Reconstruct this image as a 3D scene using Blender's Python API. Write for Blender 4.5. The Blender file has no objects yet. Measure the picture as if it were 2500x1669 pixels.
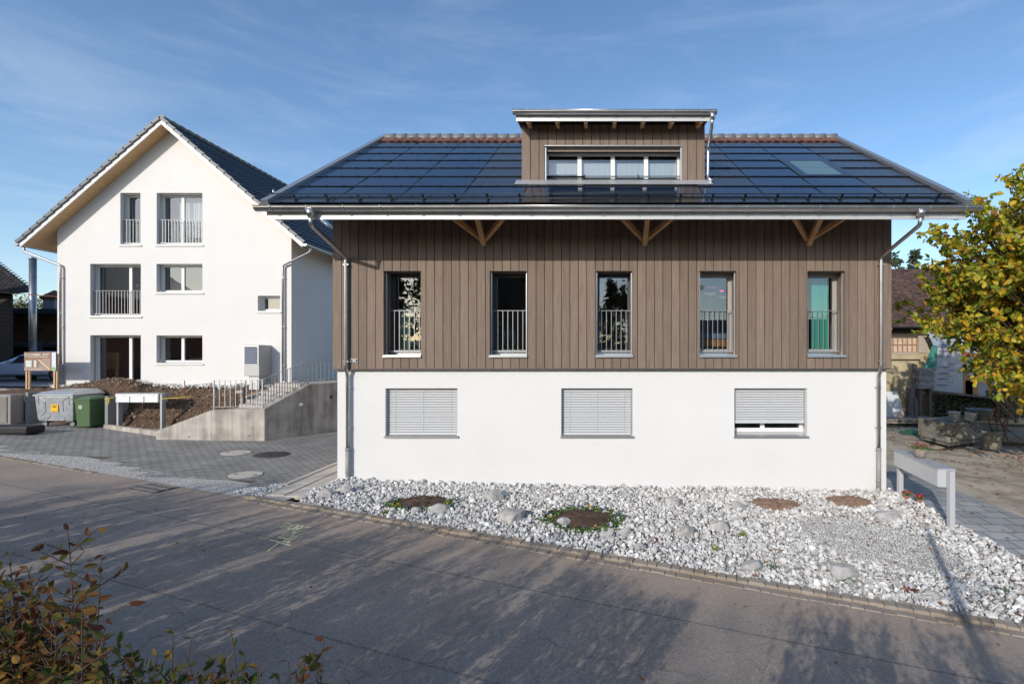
import bpy, math, random
import numpy as np
from mathutils import Vector, Matrix, noise
random.seed(7); rng = np.random.default_rng(11)
R = math.radians
S = bpy.context.scene
C = S.collection
# ------------------------------------------------------------------ camera, sky, sun, exposure
# metres; the camera is the origin, +Y runs into the picture, Z is height above the lens
cam = bpy.data.cameras.new('camera'); co = bpy.data.objects.new('camera', cam); C.objects.link(co)
cam.sensor_width = 36; cam.lens = 17.0; cam.shift_x = -0.0822; cam.shift_y = 0.0128
co.location = (0, 0, 0); co.rotation_euler = (R(90), 0, 0)
cam.clip_start = 0.05; cam.clip_end = 3000
S.camera = co
SUN_D = Vector((0.66, 1.3, -0.575)).normalized()          # direction the light travels
SUN_EL = math.asin(-SUN_D.z)
W = bpy.data.worlds.new('World'); S.world = W; W.use_nodes = True
nt = W.node_tree; nt.nodes.clear()
wo = nt.nodes.new('ShaderNodeOutputWorld'); bg = nt.nodes.new('ShaderNodeBackground')
sk = nt.nodes.new('ShaderNodeTexSky'); sk.sky_type = 'NISHITA'; sk.sun_disc = False
sk.sun_elevation = SUN_EL; sk.sun_rotation = math.atan2(-SUN_D.x, -SUN_D.y)
sk.altitude = 500; sk.air_density = 1.0; sk.dust_density = 1.0; sk.ozone_density = 1.8
tc = nt.nodes.new('ShaderNodeTexCoord')
mp = nt.nodes.new('ShaderNodeMapping'); mp.inputs['Scale'].default_value = (1.0, 1.0, 5.0); mp.inputs['Rotation'].default_value = (0.0, 0.35, 0.4)
nz = nt.nodes.new('ShaderNodeTexNoise'); nz.inputs['Scale'].default_value = 2.6; nz.inputs['Detail'].default_value = 8; nz.inputs['Roughness'].default_value = .62; nz.inputs['Distortion'].default_value = .6
cr = nt.nodes.new('ShaderNodeMapRange'); cr.inputs['From Min'].default_value = .47; cr.inputs['From Max'].default_value = .82; cr.inputs['To Max'].default_value = .27
sx = nt.nodes.new('ShaderNodeSeparateXYZ')
hz = nt.nodes.new('ShaderNodeMapRange'); hz.inputs['From Min'].default_value = .75; hz.inputs['From Max'].default_value = .1; hz.inputs['To Min'].default_value = .25; hz.inputs['To Max'].default_value = 1.0
mu = nt.nodes.new('ShaderNodeMath'); mu.operation = 'MULTIPLY'
mx = nt.nodes.new('ShaderNodeMix'); mx.data_type = 'RGBA'
hs = nt.nodes.new('ShaderNodeHueSaturation'); hs.inputs['Saturation'].default_value = 1.1; hs.inputs['Value'].default_value = 1.3
L = nt.links.new
L(tc.outputs['Generated'], mp.inputs[0]); L(mp.outputs[0], nz.inputs['Vector']); L(nz.outputs[0], cr.inputs['Value'])
L(tc.outputs['Generated'], sx.inputs[0]); L(sx.outputs[2], hz.inputs['Value'])
L(cr.outputs[0], mu.inputs[0]); L(hz.outputs[0], mu.inputs[1])
L(mu.outputs[0], mx.inputs[0]); L(sk.outputs[0], hs.inputs['Color']); L(hs.outputs[0], mx.inputs[6]); mx.inputs[7].default_value = (7.2, 7.6, 8.4, 1)
L(mx.outputs[2], bg.inputs[0]); bg.inputs[1].default_value = 0.12; L(bg.outputs[0], wo.inputs[0])
sl = bpy.data.lights.new('sun', 'SUN'); so = bpy.data.objects.new('sun', sl); C.objects.link(so)
sl.energy = 2.75; sl.angle = R(0.5); sl.color = (1.0, .93, .83)
so.rotation_euler = (-SUN_D).to_track_quat('Z', 'Y').to_euler()
S.view_settings.view_transform = 'Standard'; S.view_settings.look = 'None'
S.view_settings.exposure = 0.36; S.view_settings.gamma = 1
try:
    S.cycles.max_bounces = 8; S.cycles.transparent_max_bounces = 16; S.cycles.sample_clamp_indirect = 4
except Exception: pass
# ------------------------------------------------------------------ helpers
F = 1109.0
def at(px, py, Y):                     # a measured picture position at distance Y -> metres
    return Vector(((px-1367)/F*Y, Y, (814-py)/F*Y))
def srgb(c):
    return tuple(((v/255/12.92) if v/255 <= .04045 else ((v/255+.055)/1.055)**2.4) for v in c)
MATS = {}
def mat(name, col, rough=.6, metal=0.0, col2=None, nscale=6, detail=5, stretch=(1,1,1), bump=0, bscale=60, bstretch=(1,1,1), island=0, tone=0, spec=.5, trans=0, coat=0, lo=.35, hi=.65, world=True):
    if name in MATS: return MATS[name]
    m = bpy.data.materials.new(name); m.use_nodes = True; n = m.node_tree.nodes; l = m.node_tree.links.new
    b = n['Principled BSDF']; b.inputs['Roughness'].default_value = rough; b.inputs['Metallic'].default_value = metal
    b.inputs['Specular IOR Level'].default_value = spec; b.inputs['Coat Weight'].default_value = coat
    col = tuple(col)+(1,)
    out = None
    tcn = n.new('ShaderNodeTexCoord')
    rgb = n.new('ShaderNodeRGB'); rgb.outputs[0].default_value = col; out = rgb.outputs[0]
    if col2 is not None:
        mpn = n.new('ShaderNodeMapping'); mpn.inputs['Scale'].default_value = stretch
        nn = n.new('ShaderNodeTexNoise'); nn.inputs['Scale'].default_value = nscale; nn.inputs['Detail'].default_value = detail; nn.inputs['Roughness'].default_value = .6
        mr = n.new('ShaderNodeMapRange'); mr.inputs['From Min'].default_value = lo; mr.inputs['From Max'].default_value = hi
        mxn = n.new('ShaderNodeMix'); mxn.data_type = 'RGBA'; mxn.inputs[7].default_value = tuple(col2)+(1,)
        l(tcn.outputs['Object'], mpn.inputs[0]); l(mpn.outputs[0], nn.inputs['Vector']); l(nn.outputs[0], mr.inputs['Value']); l(mr.outputs[0], mxn.inputs[0]); l(out, mxn.inputs[6]); out = mxn.outputs[2]
    if island or tone:
        if island:
            g = n.new('ShaderNodeNewGeometry'); src = g.outputs['Random Per Island']; amt = island
        else:
            g = n.new('ShaderNodeAttribute'); g.attribute_name = 'tone'; src = g.outputs['Fac']; amt = tone
        mr = n.new('ShaderNodeMapRange'); mr.inputs['To Min'].default_value = 1-amt; mr.inputs['To Max'].default_value = 1+amt
        hsv = n.new('ShaderNodeHueSaturation'); l(src, mr.inputs['Value']); l(mr.outputs[0], hsv.inputs['Value']); l(out, hsv.inputs['Color']); out = hsv.outputs[0]
    l(out, b.inputs['Base Color'])
    if bump:
        mpb = n.new('ShaderNodeMapping'); mpb.inputs['Scale'].default_value = bstretch
        nb = n.new('ShaderNodeTexNoise'); nb.inputs['Scale'].default_value = bscale; nb.inputs['Detail'].default_value = 4
        bn = n.new('ShaderNodeBump'); bn.inputs['Strength'].default_value = min(1, bump*12) if bump < .08 else 1; bn.inputs['Distance'].default_value = bump
        l(tcn.outputs['Object'], mpb.inputs[0]); l(mpb.outputs[0], nb.inputs['Vector']); l(nb.outputs[0], bn.inputs['Height']); l(bn.outputs[0], b.inputs['Normal'])
    MATS[name] = m; m['_out'] = 1
    return m
class MB:
    def __init__(s): s.v = []; s.f = []; s.t = []; s.m = []; s.tone = 0.5; s.mi = 0; s.sm = []
    def face(s, idx, smooth=False): s.f.append(tuple(idx)); s.t.append(s.tone); s.m.append(s.mi); s.sm.append(smooth)
    def quad(s, *p):
        i = len(s.v); s.v += [tuple(q) for q in p]; s.face(range(i, i+len(p)))
    def box(s, x0, x1, y0, y1, z0, z1):
        i = len(s.v)
        s.v += [(x0,y0,z0),(x1,y0,z0),(x1,y1,z0),(x0,y1,z0),(x0,y0,z1),(x1,y0,z1),(x1,y1,z1),(x0,y1,z1)]
        for q in ((0,3,2,1),(4,5,6,7),(0,1,5,4),(1,2,6,5),(2,3,7,6),(3,0,4,7)): s.face([i+k for k in q])
    def obox(s, c, ux, uy, uz, hx, hy, hz):
        c = Vector(c); ux = Vector(ux).normalized()*hx; uy = Vector(uy).normalized()*hy; uz = Vector(uz).normalized()*hz; i = len(s.v)
        for a, b, d in ((-1,-1,-1),(1,-1,-1),(1,1,-1),(-1,1,-1),(-1,-1,1),(1,-1,1),(1,1,1),(-1,1,1)): s.v.append(tuple(c+a*ux+b*uy+d*uz))
        for q in ((0,3,2,1),(4,5,6,7),(0,1,5,4),(1,2,6,5),(2,3,7,6),(3,0,4,7)): s.face([i+k for k in q])
    def bar(s, a, b, w, h, up=(0,0,1)):
        a = Vector(a); b = Vector(b); d = b-a; sd = d.cross(Vector(up))
        if sd.length < 1e-6: sd = Vector((1,0,0))
        u = sd.cross(d)
        s.obox((a+b)/2, d, sd, u, d.length/2, w/2, h/2)
    def tube(s, pts, r, seg=8, cap=True, smooth=True):
        pts = [Vector(p) for p in pts]; n = len(pts)
        rr = r if isinstance(r, (list, tuple)) else [r]*n
        i0 = len(s.v); u = None
        for k, p in enumerate(pts):
            d = (pts[min(k+1, n-1)]-pts[max(k-1, 0)]).normalized()
            if u is None: u = d.orthogonal()
            u = u-d*u.dot(d)
            if u.length < 1e-5: u = d.orthogonal()
            u.normalize(); w = d.cross(u)
            for j in range(seg):
                a = 2*math.pi*j/seg
                s.v.append(tuple(p+(u*math.cos(a)+w*math.sin(a))*rr[k]))
        for k in range(n-1):
            for j in range(seg):
                a = i0+k*seg+j; b = i0+k*seg+(j+1) % seg
                s.face((a, b, b+seg, a+seg), smooth)
        if cap:
            s.face([i0+j for j in range(seg)][::-1]); s.face([i0+(n-1)*seg+j for j in range(seg)])
    def prism(s, poly, a, b, axis='y'):       # poly in the plane across the axis
        i = len(s.v); n = len(poly)
        for t in (a, b):
            for p, q in poly: s.v.append({'y':(p,t,q),'x':(t,p,q),'z':(p,q,t)}[axis])
        s.face([i+k for k in range(n)][::-1]); s.face([i+n+k for k in range(n)])
        for k in range(n): s.face((i+k, i+(k+1) % n, i+n+(k+1) % n, i+n+k))
    def lathe(s, prof, c=(0,0,0), seg=20, smooth=True):
        i = len(s.v); n = len(prof)
        for r, z in prof:
            for j in range(seg):
                a = 2*math.pi*j/seg; s.v.append((c[0]+r*math.cos(a), c[1]+r*math.sin(a), c[2]+z))
        for k in range(n-1):
            for j in range(seg):
                a = i+k*seg+j; b = i+k*seg+(j+1) % seg
                s.face((a, b, b+seg, a+seg), smooth)
        s.face([i+j for j in range(seg)][::-1]); s.face([i+(n-1)*seg+j for j in range(seg)])
    def build(s, name, mats, parent=None, bevel=0):
        me = bpy.data.meshes.new(name)
        v = s.v
        if parent is not None:
            root = parent
            off = Vector((0,0,0))
            while root is not None: off += root.location; root = root.parent
            v = [(a-off.x, b-off.y, c-off.z) for a, b, c in v]
        me.from_pydata(v, [], s.f)
        if not isinstance(mats, (list, tuple)): mats = [mats]
        for m in mats: me.materials.append(m)
        me.polygons.foreach_set('material_index', s.m); me.polygons.foreach_set('use_smooth', s.sm)
        at_ = me.attributes.new('tone', 'FLOAT', 'FACE'); at_.data.foreach_set('value', s.t)
        me.update()
        o = bpy.data.objects.new(name, me); C.objects.link(o)
        if parent is not None: o.parent = parent
        if bevel:
            bv = o.modifiers.new('bevel', 'BEVEL'); bv.width = bevel; bv.segments = 2; bv.limit_method = 'ANGLE'
        return o
def tag(o, label=None, cat=None, group=None, kind=None):
    if label: o['label'] = label
    if cat: o['category'] = cat
    if group: o['group'] = group
    if kind: o['kind'] = kind
    return o
def thing(name, label, cat, loc=(0,0,0), group=None):
    o = bpy.data.objects.new(name, None); C.objects.link(o); o.location = loc; o.empty_display_size = .2
    return tag(o, label, cat, group)
def copy_tree(o, parent=None):
    c = o.copy(); C.objects.link(c); c.parent = parent
    for ch in list(o.children): copy_tree(ch, c)
    return c
def npmesh(name, verts, faces, mats, parent=None, smooth=False, mi=None, uvs=None):
    verts = np.asarray(verts, dtype=np.float32); faces = np.asarray(faces, dtype=np.int32)
    if parent is not None:
        root = parent; off = Vector((0,0,0))
        while root is not None: off += root.location; root = root.parent
        verts = verts-np.array(off, dtype=np.float32)
    me = bpy.data.meshes.new(name); k = faces.shape[1]
    me.vertices.add(len(verts)); me.vertices.foreach_set('co', verts.ravel())
    me.loops.add(faces.size); me.loops.foreach_set('vertex_index', faces.ravel())
    me.polygons.add(len(faces)); me.polygons.foreach_set('loop_start', np.arange(0, faces.size, k, dtype=np.int32))
    me.polygons.foreach_set('loop_total', np.full(len(faces), k, dtype=np.int32))
    if mi is not None: me.polygons.foreach_set('material_index', mi)
    me.polygons.foreach_set('use_smooth', np.full(len(faces), smooth))
    if uvs is not None:
        ul = me.uv_layers.new(name='uv'); ul.data.foreach_set('uv', np.asarray(uvs, dtype=np.float32)[faces.ravel()].ravel())
    if not isinstance(mats, (list, tuple)): mats = [mats]
    for m in mats: me.materials.append(m)
    me.update(); me.validate()
    o = bpy.data.objects.new(name, me); C.objects.link(o)
    if parent is not None: o.parent = parent
    return o
def text(name, s, size, loc, rot, m, parent=None, ext=.002, align='LEFT', bold=0, sx=1):
    cu = bpy.data.curves.new(name, 'FONT'); cu.body = s; cu.size = size; cu.extrude = ext; cu.align_x = align; cu.offset = bold
    t = bpy.data.objects.new(name, cu); C.objects.link(t)
    bpy.context.view_layer.update()
    me = bpy.data.meshes.new_from_object(t.evaluated_get(bpy.context.evaluated_depsgraph_get()))
    bpy.data.objects.remove(t); bpy.data.curves.remove(cu)
    me.transform(Matrix.Translation(Vector(loc)) @ rot @ Matrix.Diagonal((sx,1,1,1)))
    if parent is not None:
        root = parent; off = Vector((0,0,0))
        while root is not None: off += root.location; root = root.parent
        me.transform(Matrix.Translation(-off))
    me.materials.clear(); me.materials.append(m)
    o = bpy.data.objects.new(name, me); C.objects.link(o)
    if parent is not None: o.parent = parent
    return o
FRONT = Matrix.Rotation(R(90), 4, 'X')
# ------------------------------------------------------------------ materials
white_render = mat('white_render', (.70,.693,.682), .92, col2=(.672,.666,.657), nscale=.9, detail=10, bump=.003, bscale=110)
white_metal = mat('white_metal', (.72,.72,.71), .35, metal=.0)
alu = mat('aluminium', (.62,.63,.64), .33, metal=.85)
zinc = mat('zinc', (.56,.55,.54), .3, metal=.95, col2=(.45,.44,.43), nscale=3, bump=.001, bscale=6)
dark_metal = mat('dark_metal', (.03,.04,.05), .4, metal=.3)
galv = mat('galvanised', (.5,.53,.55), .42, metal=.7, col2=(.38,.41,.43), nscale=9, bump=.0008, bscale=20)
plastic_grey = mat('grey_pipe', (.27,.28,.28), .45)
pine = mat('pine', (.62,.38,.18), .55, col2=(.45,.25,.11), nscale=3, stretch=(1,6,8), bump=.001, island=.12)
osb = mat('soffit_board', (.66,.43,.22), .6, col2=(.56,.35,.17), nscale=5, stretch=(3,.6,3), bump=.001)
black_plastic = mat('black_plastic', (.012,.012,.013), .4)
rubber = mat('rubber', (.015,.015,.015), .8)
roof_tile_dark = mat('dark_roof_tile', (.022,.026,.034), .38, col2=(.035,.04,.05), nscale=3, island=.15)
verge_grey = mat('verge_tile', (.13,.14,.15), .5, col2=(.17,.18,.19), nscale=8)
red_tile = mat('red_tile', (.21,.085,.055), .8, col2=(.10,.05,.04), nscale=7, island=.3)
concrete = None
def wood_mat(name, a, b, knot):
    m = bpy.data.materials.new(name); m.use_nodes = True; n = m.node_tree.nodes; l = m.node_tree.links.new; bs = n['Principled BSDF']
    t = n.new('ShaderNodeTexCoord')
    at_ = n.new('ShaderNodeAttribute'); at_.attribute_name = 'tone'
    off = n.new('ShaderNodeVectorMath'); off.operation = 'MULTIPLY_ADD'
    cmb = n.new('ShaderNodeCombineXYZ'); l(at_.outputs['Fac'], cmb.inputs[0]); l(at_.outputs['Fac'], cmb.inputs[2])
    off.inputs[1].default_value = (0, 0, 37); l(cmb.outputs[0], off.inputs[0]); l(t.outputs['Object'], off.inputs[2])
    mp = n.new('ShaderNodeMapping'); mp.inputs['Scale'].default_value = (20, 10, .8); l(off.outputs[0], mp.inputs[0])
    nn = n.new('ShaderNodeTexNoise'); nn.inputs['Scale'].default_value = 1.6; nn.inputs['Detail'].default_value = 7; nn.inputs['Roughness'].default_value = .65; nn.inputs['Distortion'].default_value = .8; l(mp.outputs[0], nn.inputs['Vector'])
    mr = n.new('ShaderNodeMapRange'); mr.inputs['From Min'].default_value = .3; mr.inputs['From Max'].default_value = .7; l(nn.outputs[0], mr.inputs['Value'])
    mx = n.new('ShaderNodeMix'); mx.data_type = 'RGBA'; mx.inputs[6].default_value = a+(1,); mx.inputs[7].default_value = b+(1,); l(mr.outputs[0], mx.inputs[0])
    mp2 = n.new('ShaderNodeMapping'); mp2.inputs['Scale'].default_value = (5, 5, 2.6); l(off.outputs[0], mp2.inputs[0])
    vo = n.new('ShaderNodeTexVoronoi'); vo.inputs['Scale'].default_value = 1.3; l(mp2.outputs[0], vo.inputs['Vector'])
    kr = n.new('ShaderNodeMapRange'); kr.inputs['From Min'].default_value = .035; kr.inputs['From Max'].default_value = .1; kr.inputs['To Min'].default_value = .8; kr.inputs['To Max'].default_value = 0; l(vo.outputs['Distance'], kr.inputs['Value'])
    m2 = n.new('ShaderNodeMix'); m2.data_type = 'RGBA'; m2.inputs[7].default_value = knot+(1,); l(kr.outputs[0], m2.inputs[0]); l(mx.outputs[2], m2.inputs[6])
    mr2 = n.new('ShaderNodeMapRange'); mr2.inputs['To Min'].default_value = .88; mr2.inputs['To Max'].default_value = 1.08; l(at_.outputs['Fac'], mr2.inputs['Value'])
    hv = n.new('ShaderNodeHueSaturation'); l(mr2.outputs[0], hv.inputs['Value']); l(m2.outputs[2], hv.inputs['Color']); l(hv.outputs[0], bs.inputs['Base Color'])
    bs.inputs['Roughness'].default_value = .75; bs.inputs['Specular IOR Level'].default_value = .3
    bn = n.new('ShaderNodeBump'); bn.inputs['Strength'].default_value = .4; bn.inputs['Distance'].default_value = .003; l(nn.outputs[0], bn.inputs['Height']); l(bn.outputs[0], bs.inputs['Normal'])
    return m
cladding_wood = wood_mat('stained_boards', (.248,.187,.146), (.152,.112,.087), (.32,.21,.14))
backing_dark = mat('backing_dark', (.015,.012,.01), .9)
reveal_wood = mat('reveal_wood', (.21,.16,.13), .7, col2=(.16,.12,.095), nscale=4, stretch=(8,8,1))
def glass_mat(name, tint=.95, refl=1.0, dark=(.86,.92,.92)):
    m = bpy.data.materials.new(name); m.use_nodes = True; n = m.node_tree.nodes; l = m.node_tree.links.new
    n.remove(n['Principled BSDF']); o = n['Material Output']
    tr = n.new('ShaderNodeBsdfTransparent'); tr.inputs[0].default_value = (dark[0]*tint, dark[1]*tint, dark[2]*tint, 1)
    gl = n.new('ShaderNodeBsdfGlossy'); gl.inputs['Roughness'].default_value = .0; gl.inputs[0].default_value = (.95,.97,1,1)
    fr = n.new('ShaderNodeFresnel'); fr.inputs[0].default_value = 1.7
    mm = n.new('ShaderNodeMath'); mm.operation = 'MULTIPLY_ADD'; mm.inputs[1].default_value = refl; mm.inputs[2].default_value = .10*refl; mm.use_clamp = True
    mx = n.new('ShaderNodeMixShader'); l(fr.outputs[0], mm.inputs[0]); l(mm.outputs[0], mx.inputs[0]); l(tr.outputs[0], mx.inputs[1]); l(gl.outputs[0], mx.inputs[2]); l(mx.outputs[0], o.inputs[0])
    tcn = n.new('ShaderNodeTexCoord'); nb = n.new('ShaderNodeTexNoise'); nb.inputs['Scale'].default_value = 1.4; bn = n.new('ShaderNodeBump'); bn.inputs['Strength'].default_value = .25; bn.inputs['Distance'].default_value = .004
    l(tcn.outputs['Object'], nb.inputs['Vector']); l(nb.outputs[0], bn.inputs['Height']); l(bn.outputs[0], gl.inputs['Normal'])
    return m
glass = glass_mat('window_glass')
def leaf_mat(name, cols, tr=.35, rough=.5, veins=True):
    m = bpy.data.materials.new(name); m.use_nodes = True; n = m.node_tree.nodes; l = m.node_tree.links.new; b = n['Principled BSDF']; o = n['Material Output']
    g = n.new('ShaderNodeNewGeometry'); cr = n.new('ShaderNodeValToRGB'); cr.color_ramp.interpolation = 'LINEAR'
    e = cr.color_ramp.elements
    while len(e) < len(cols): e.new(.5)
    for k, c in enumerate(cols): e[k].position = c[0]; e[k].color = tuple(c[1])+(1,)
    l(g.outputs['Random Per Island'], cr.inputs[0]); out = cr.outputs[0]
    if veins:
        uv = n.new('ShaderNodeUVMap'); uv.uv_map = 'uv'; sp = n.new('ShaderNodeSeparateXYZ'); l(uv.outputs[0], sp.inputs[0])
        ab = n.new('ShaderNodeMath'); ab.operation = 'ABSOLUTE'; l(sp.outputs[0], ab.inputs[0])
        ad = n.new('ShaderNodeMath'); ad.operation = 'SUBTRACT'; l(sp.outputs[1], ad.inputs[0]); l(ab.outputs[0], ad.inputs[1])
        ml = n.new('ShaderNodeMath'); ml.operation = 'MULTIPLY'; ml.inputs[1].default_value = 60; l(ad.outputs[0], ml.inputs[0])
        sn = n.new('ShaderNodeMath'); sn.operation = 'SINE'; l(ml.outputs[0], sn.inputs[0])
        mr = n.new('ShaderNodeMapRange'); mr.inputs['From Min'].default_value = -1; mr.inputs['To Min'].default_value = .75; mr.inputs['To Max'].default_value = 1.15; l(sn.outputs[0], mr.inputs['Value'])
        hv = n.new('ShaderNodeHueSaturation'); l(mr.outputs[0], hv.inputs['Value']); l(out, hv.inputs['Color']); out = hv.outputs[0]
        bn = n.new('ShaderNodeBump'); bn.inputs['Strength'].default_value = .6; bn.inputs['Distance'].default_value = .002; l(sn.outputs[0], bn.inputs['Height']); l(bn.outputs[0], b.inputs['Normal'])
    l(out, b.inputs['Base Color']); b.inputs['Roughness'].default_value = rough; b.inputs['Specular IOR Level'].default_value = .35
    t = n.new('ShaderNodeBsdfTranslucent'); l(out, t.inputs[0]); mx = n.new('ShaderNodeMixShader'); mx.inputs[0].default_value = tr
    l(b.outputs[0], mx.inputs[1]); l(t.outputs[0], mx.inputs[2]); l(mx.outputs[0], o.inputs[0])
    return m
leaf_autumn = leaf_mat('hornbeam_leaf', [(0,(.06,.085,.02)),(.25,(.11,.115,.025)),(.45,(.22,.12,.025)),(.62,(.20,.075,.025)),(.88,(.13,.05,.025)),(1,(.42,.24,.03))])
leaf_green = leaf_mat('hornbeam_leaf_green', [(0,(.035,.07,.018)),(.5,(.08,.11,.025)),(.8,(.26,.20,.035)),(1,(.18,.08,.025))])
leaf_yellow = leaf_mat('cherry_leaf', [(0,(.12,.18,.02)),(.25,(.24,.31,.03)),(.5,(.44,.43,.04)),(.75,(.66,.46,.03)),(.92,(.60,.30,.03)),(1,(.22,.10,.04))], tr=.4, veins=False)
leaf_far = leaf_mat('far_leaf', [(0,(.10,.12,.03)),(.6,(.20,.20,.05)),(1,(.32,.26,.06))], veins=False)
needle = leaf_mat('needle', [(0,(.04,.055,.03)),(1,(.08,.10,.05))], tr=.1, veins=False)
bark = mat('bark', (.09,.07,.055), .9, col2=(.04,.032,.027), nscale=12, stretch=(1,1,.3), bump=.006, bscale=20)
twig = mat('twig', (.075,.045,.032), .7)
# ------------------------------------------------------------------ ground heights
RD = Vector((0.957, -0.290)); RN = Vector((0.290, 0.957)); RO = Vector((-7.0, 10.0))
def uv_road(x, y): p = Vector((x, y))-RO; return p.dot(RD), p.dot(RN)
def sstep(a, b, t): t = min(1, max(0, (t-a)/(b-a))); return t*t*(3-2*t)
def h_base(x, y):
    u, v = uv_road(x, y)
    uc = max(-26, min(24, u))
    z = -3.0-0.043*uc
    if v > 0:
        z += min(v, 4.5)/4.5*0.3*min(1, max(0, (x+6)/13))
        z -= 0.012*min(v, 12)*(1 if x < -6 else 0)
    return z
def h_bank(x, y):                         # raised garden in front of the white house
    z = h_base(x, y)
    edge = 16.9 if x < -14 else 16.9
    if x < -4:
        s0 = 17.35 if x < -16.9 else 16.6
        xe = -12.15+max(0, y-16.2)*.476
        t = sstep(s0, s0+ (0.35 if x < -16.9 else 1.9), y)*sstep(xe+.5, xe, x)
        z = z*(1-t)+(-1.27)*t
    return z
def h_terrain(x, y):
    z = h_bank(x, y)
    u, v = uv_road(x, y)
    near = 6.05                              # road width
    if v < -near:                           # bank rising behind the hedge
        z += 2.0*sstep(near, near+3.0, -v)
        z += max(0, -v-40)*.03
    if y > 45: z += (y-45)*.012
    return z
def sheet(name, xs, ys, hf, m, off=0.0, smooth=True, jit=0, label=None):
    xs = np.asarray(xs); ys = np.asarray(ys); v = []
    for y in ys:
        for x in xs:
            z = hf(x, y)+off
            if jit: z += jit*noise.fractal(Vector((x*1.7, y*1.7, 3.1)), .8, 2, 4)
            v.append((x, y, z))
    nx = len(xs); f = [(j*nx+i, j*nx+i+1, (j+1)*nx+i+1, (j+1)*nx+i) for j in range(len(ys)-1) for i in range(nx-1)]
    return npmesh(name, v, f, m, smooth=smooth)
soil = mat('soil', (.105,.062,.038), .95, col2=(.055,.034,.022), nscale=3, bump=.03, bscale=9)
ground_m = mat('rough_ground', (.17,.13,.095), .95, col2=(.075,.075,.035), nscale=.5, bump=.02, bscale=12, lo=.4, hi=.6)
xs = list(np.r_[-900,-400,-150,-80,-50,np.arange(-40,-24,1.0),np.arange(-24,-8.5,.18),np.arange(-8.5,16,.5),np.arange(16,40,1.5),60,100,200,500,900])
ys = list(np.r_[-900,-400,-120,-60,np.arange(-40,-6,2.0),np.arange(-6,15,.4),np.arange(15,20,.12),np.arange(20,40,1.0),50,70,120,250,500,900])
def ht(x, y):
    z = h_terrain(x, y)
    u, v = uv_road(x, y)
    if -6.1 < v < 0.1 : z -= .06
    if v >= -.3 and x > -24 and x < 26 and y < 17.2: z -= .13
    if x < -9 and 16.3 < y < 18.9 and x > -24 and z > -2.55:
        z += .07*noise.fractal(Vector((x*1.3, y*1.3, 0)), .8, 2, 5)
    z += (.40*math.exp(-(((x+18.1)/1.25)**2)-((y-18.1)/.38)**2)) if x < -12 else 0
    return z
tag(sheet('ground', xs, ys, ht, [soil]), kind='structure')
g = bpy.data.objects['ground']; g.data.materials.clear()
def zone_ground():
    m = bpy.data.materials.new('garden_ground'); m.use_nodes = True; n = m.node_tree.nodes; l = m.node_tree.links.new; b = n['Principled BSDF']
    t = n.new('ShaderNodeTexCoord'); nz = n.new('ShaderNodeTexNoise'); nz.inputs['Scale'].default_value = .6; nz.inputs['Detail'].default_value = 8
    l(t.outputs['Object'], nz.inputs['Vector'])
    sp = n.new('ShaderNodeSeparateXYZ'); l(t.outputs['Object'], sp.inputs[0])
    c1 = n.new('ShaderNodeValToRGB'); e = c1.color_ramp.elements; e[0].position = .35; e[0].color = (.055,.033,.02,1); e[1].position = .7; e[1].color = (.13,.08,.048,1)
    n2 = n.new('ShaderNodeTexNoise'); n2.inputs['Scale'].default_value = 7; n2.inputs['Detail'].default_value = 8; l(t.outputs['Object'], n2.inputs['Vector']); l(n2.outputs[0], c1.inputs[0])
    c2 = n.new('ShaderNodeValToRGB'); e = c2.color_ramp.elements; e[0].position = .42; e[0].color = (.05,.07,.02,1); e[1].position = .58; e[1].color = (.27,.22,.17,1)
    l(nz.outputs[0], c2.inputs[0])
    mr = n.new('ShaderNodeMapRange'); mr.inputs['From Min'].default_value = -9; mr.inputs['From Max'].default_value = -8; l(sp.outputs[0], mr.inputs['Value'])
    mx = n.new('ShaderNodeMix'); mx.data_type = 'RGBA'; l(mr.outputs[0], mx.inputs[0]); l(c1.outputs[0], mx.inputs[6]); l(c2.outputs[0], mx.inputs[7]); l(mx.outputs[2], b.inputs['Base Color']); b.inputs['Roughness'].default_value = .95
    n3 = n.new('ShaderNodeTexNoise'); n3.inputs['Scale'].default_value = 14; n3.inputs['Detail'].default_value = 6; l(t.outputs['Object'], n3.inputs['Vector'])
    bn = n.new('ShaderNodeBump'); bn.inputs['Distance'].default_value = .04; l(n3.outputs[0], bn.inputs['Height']); l(bn.outputs[0], b.inputs['Normal'])
    return m
g.data.materials.append(zone_ground())
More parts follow.
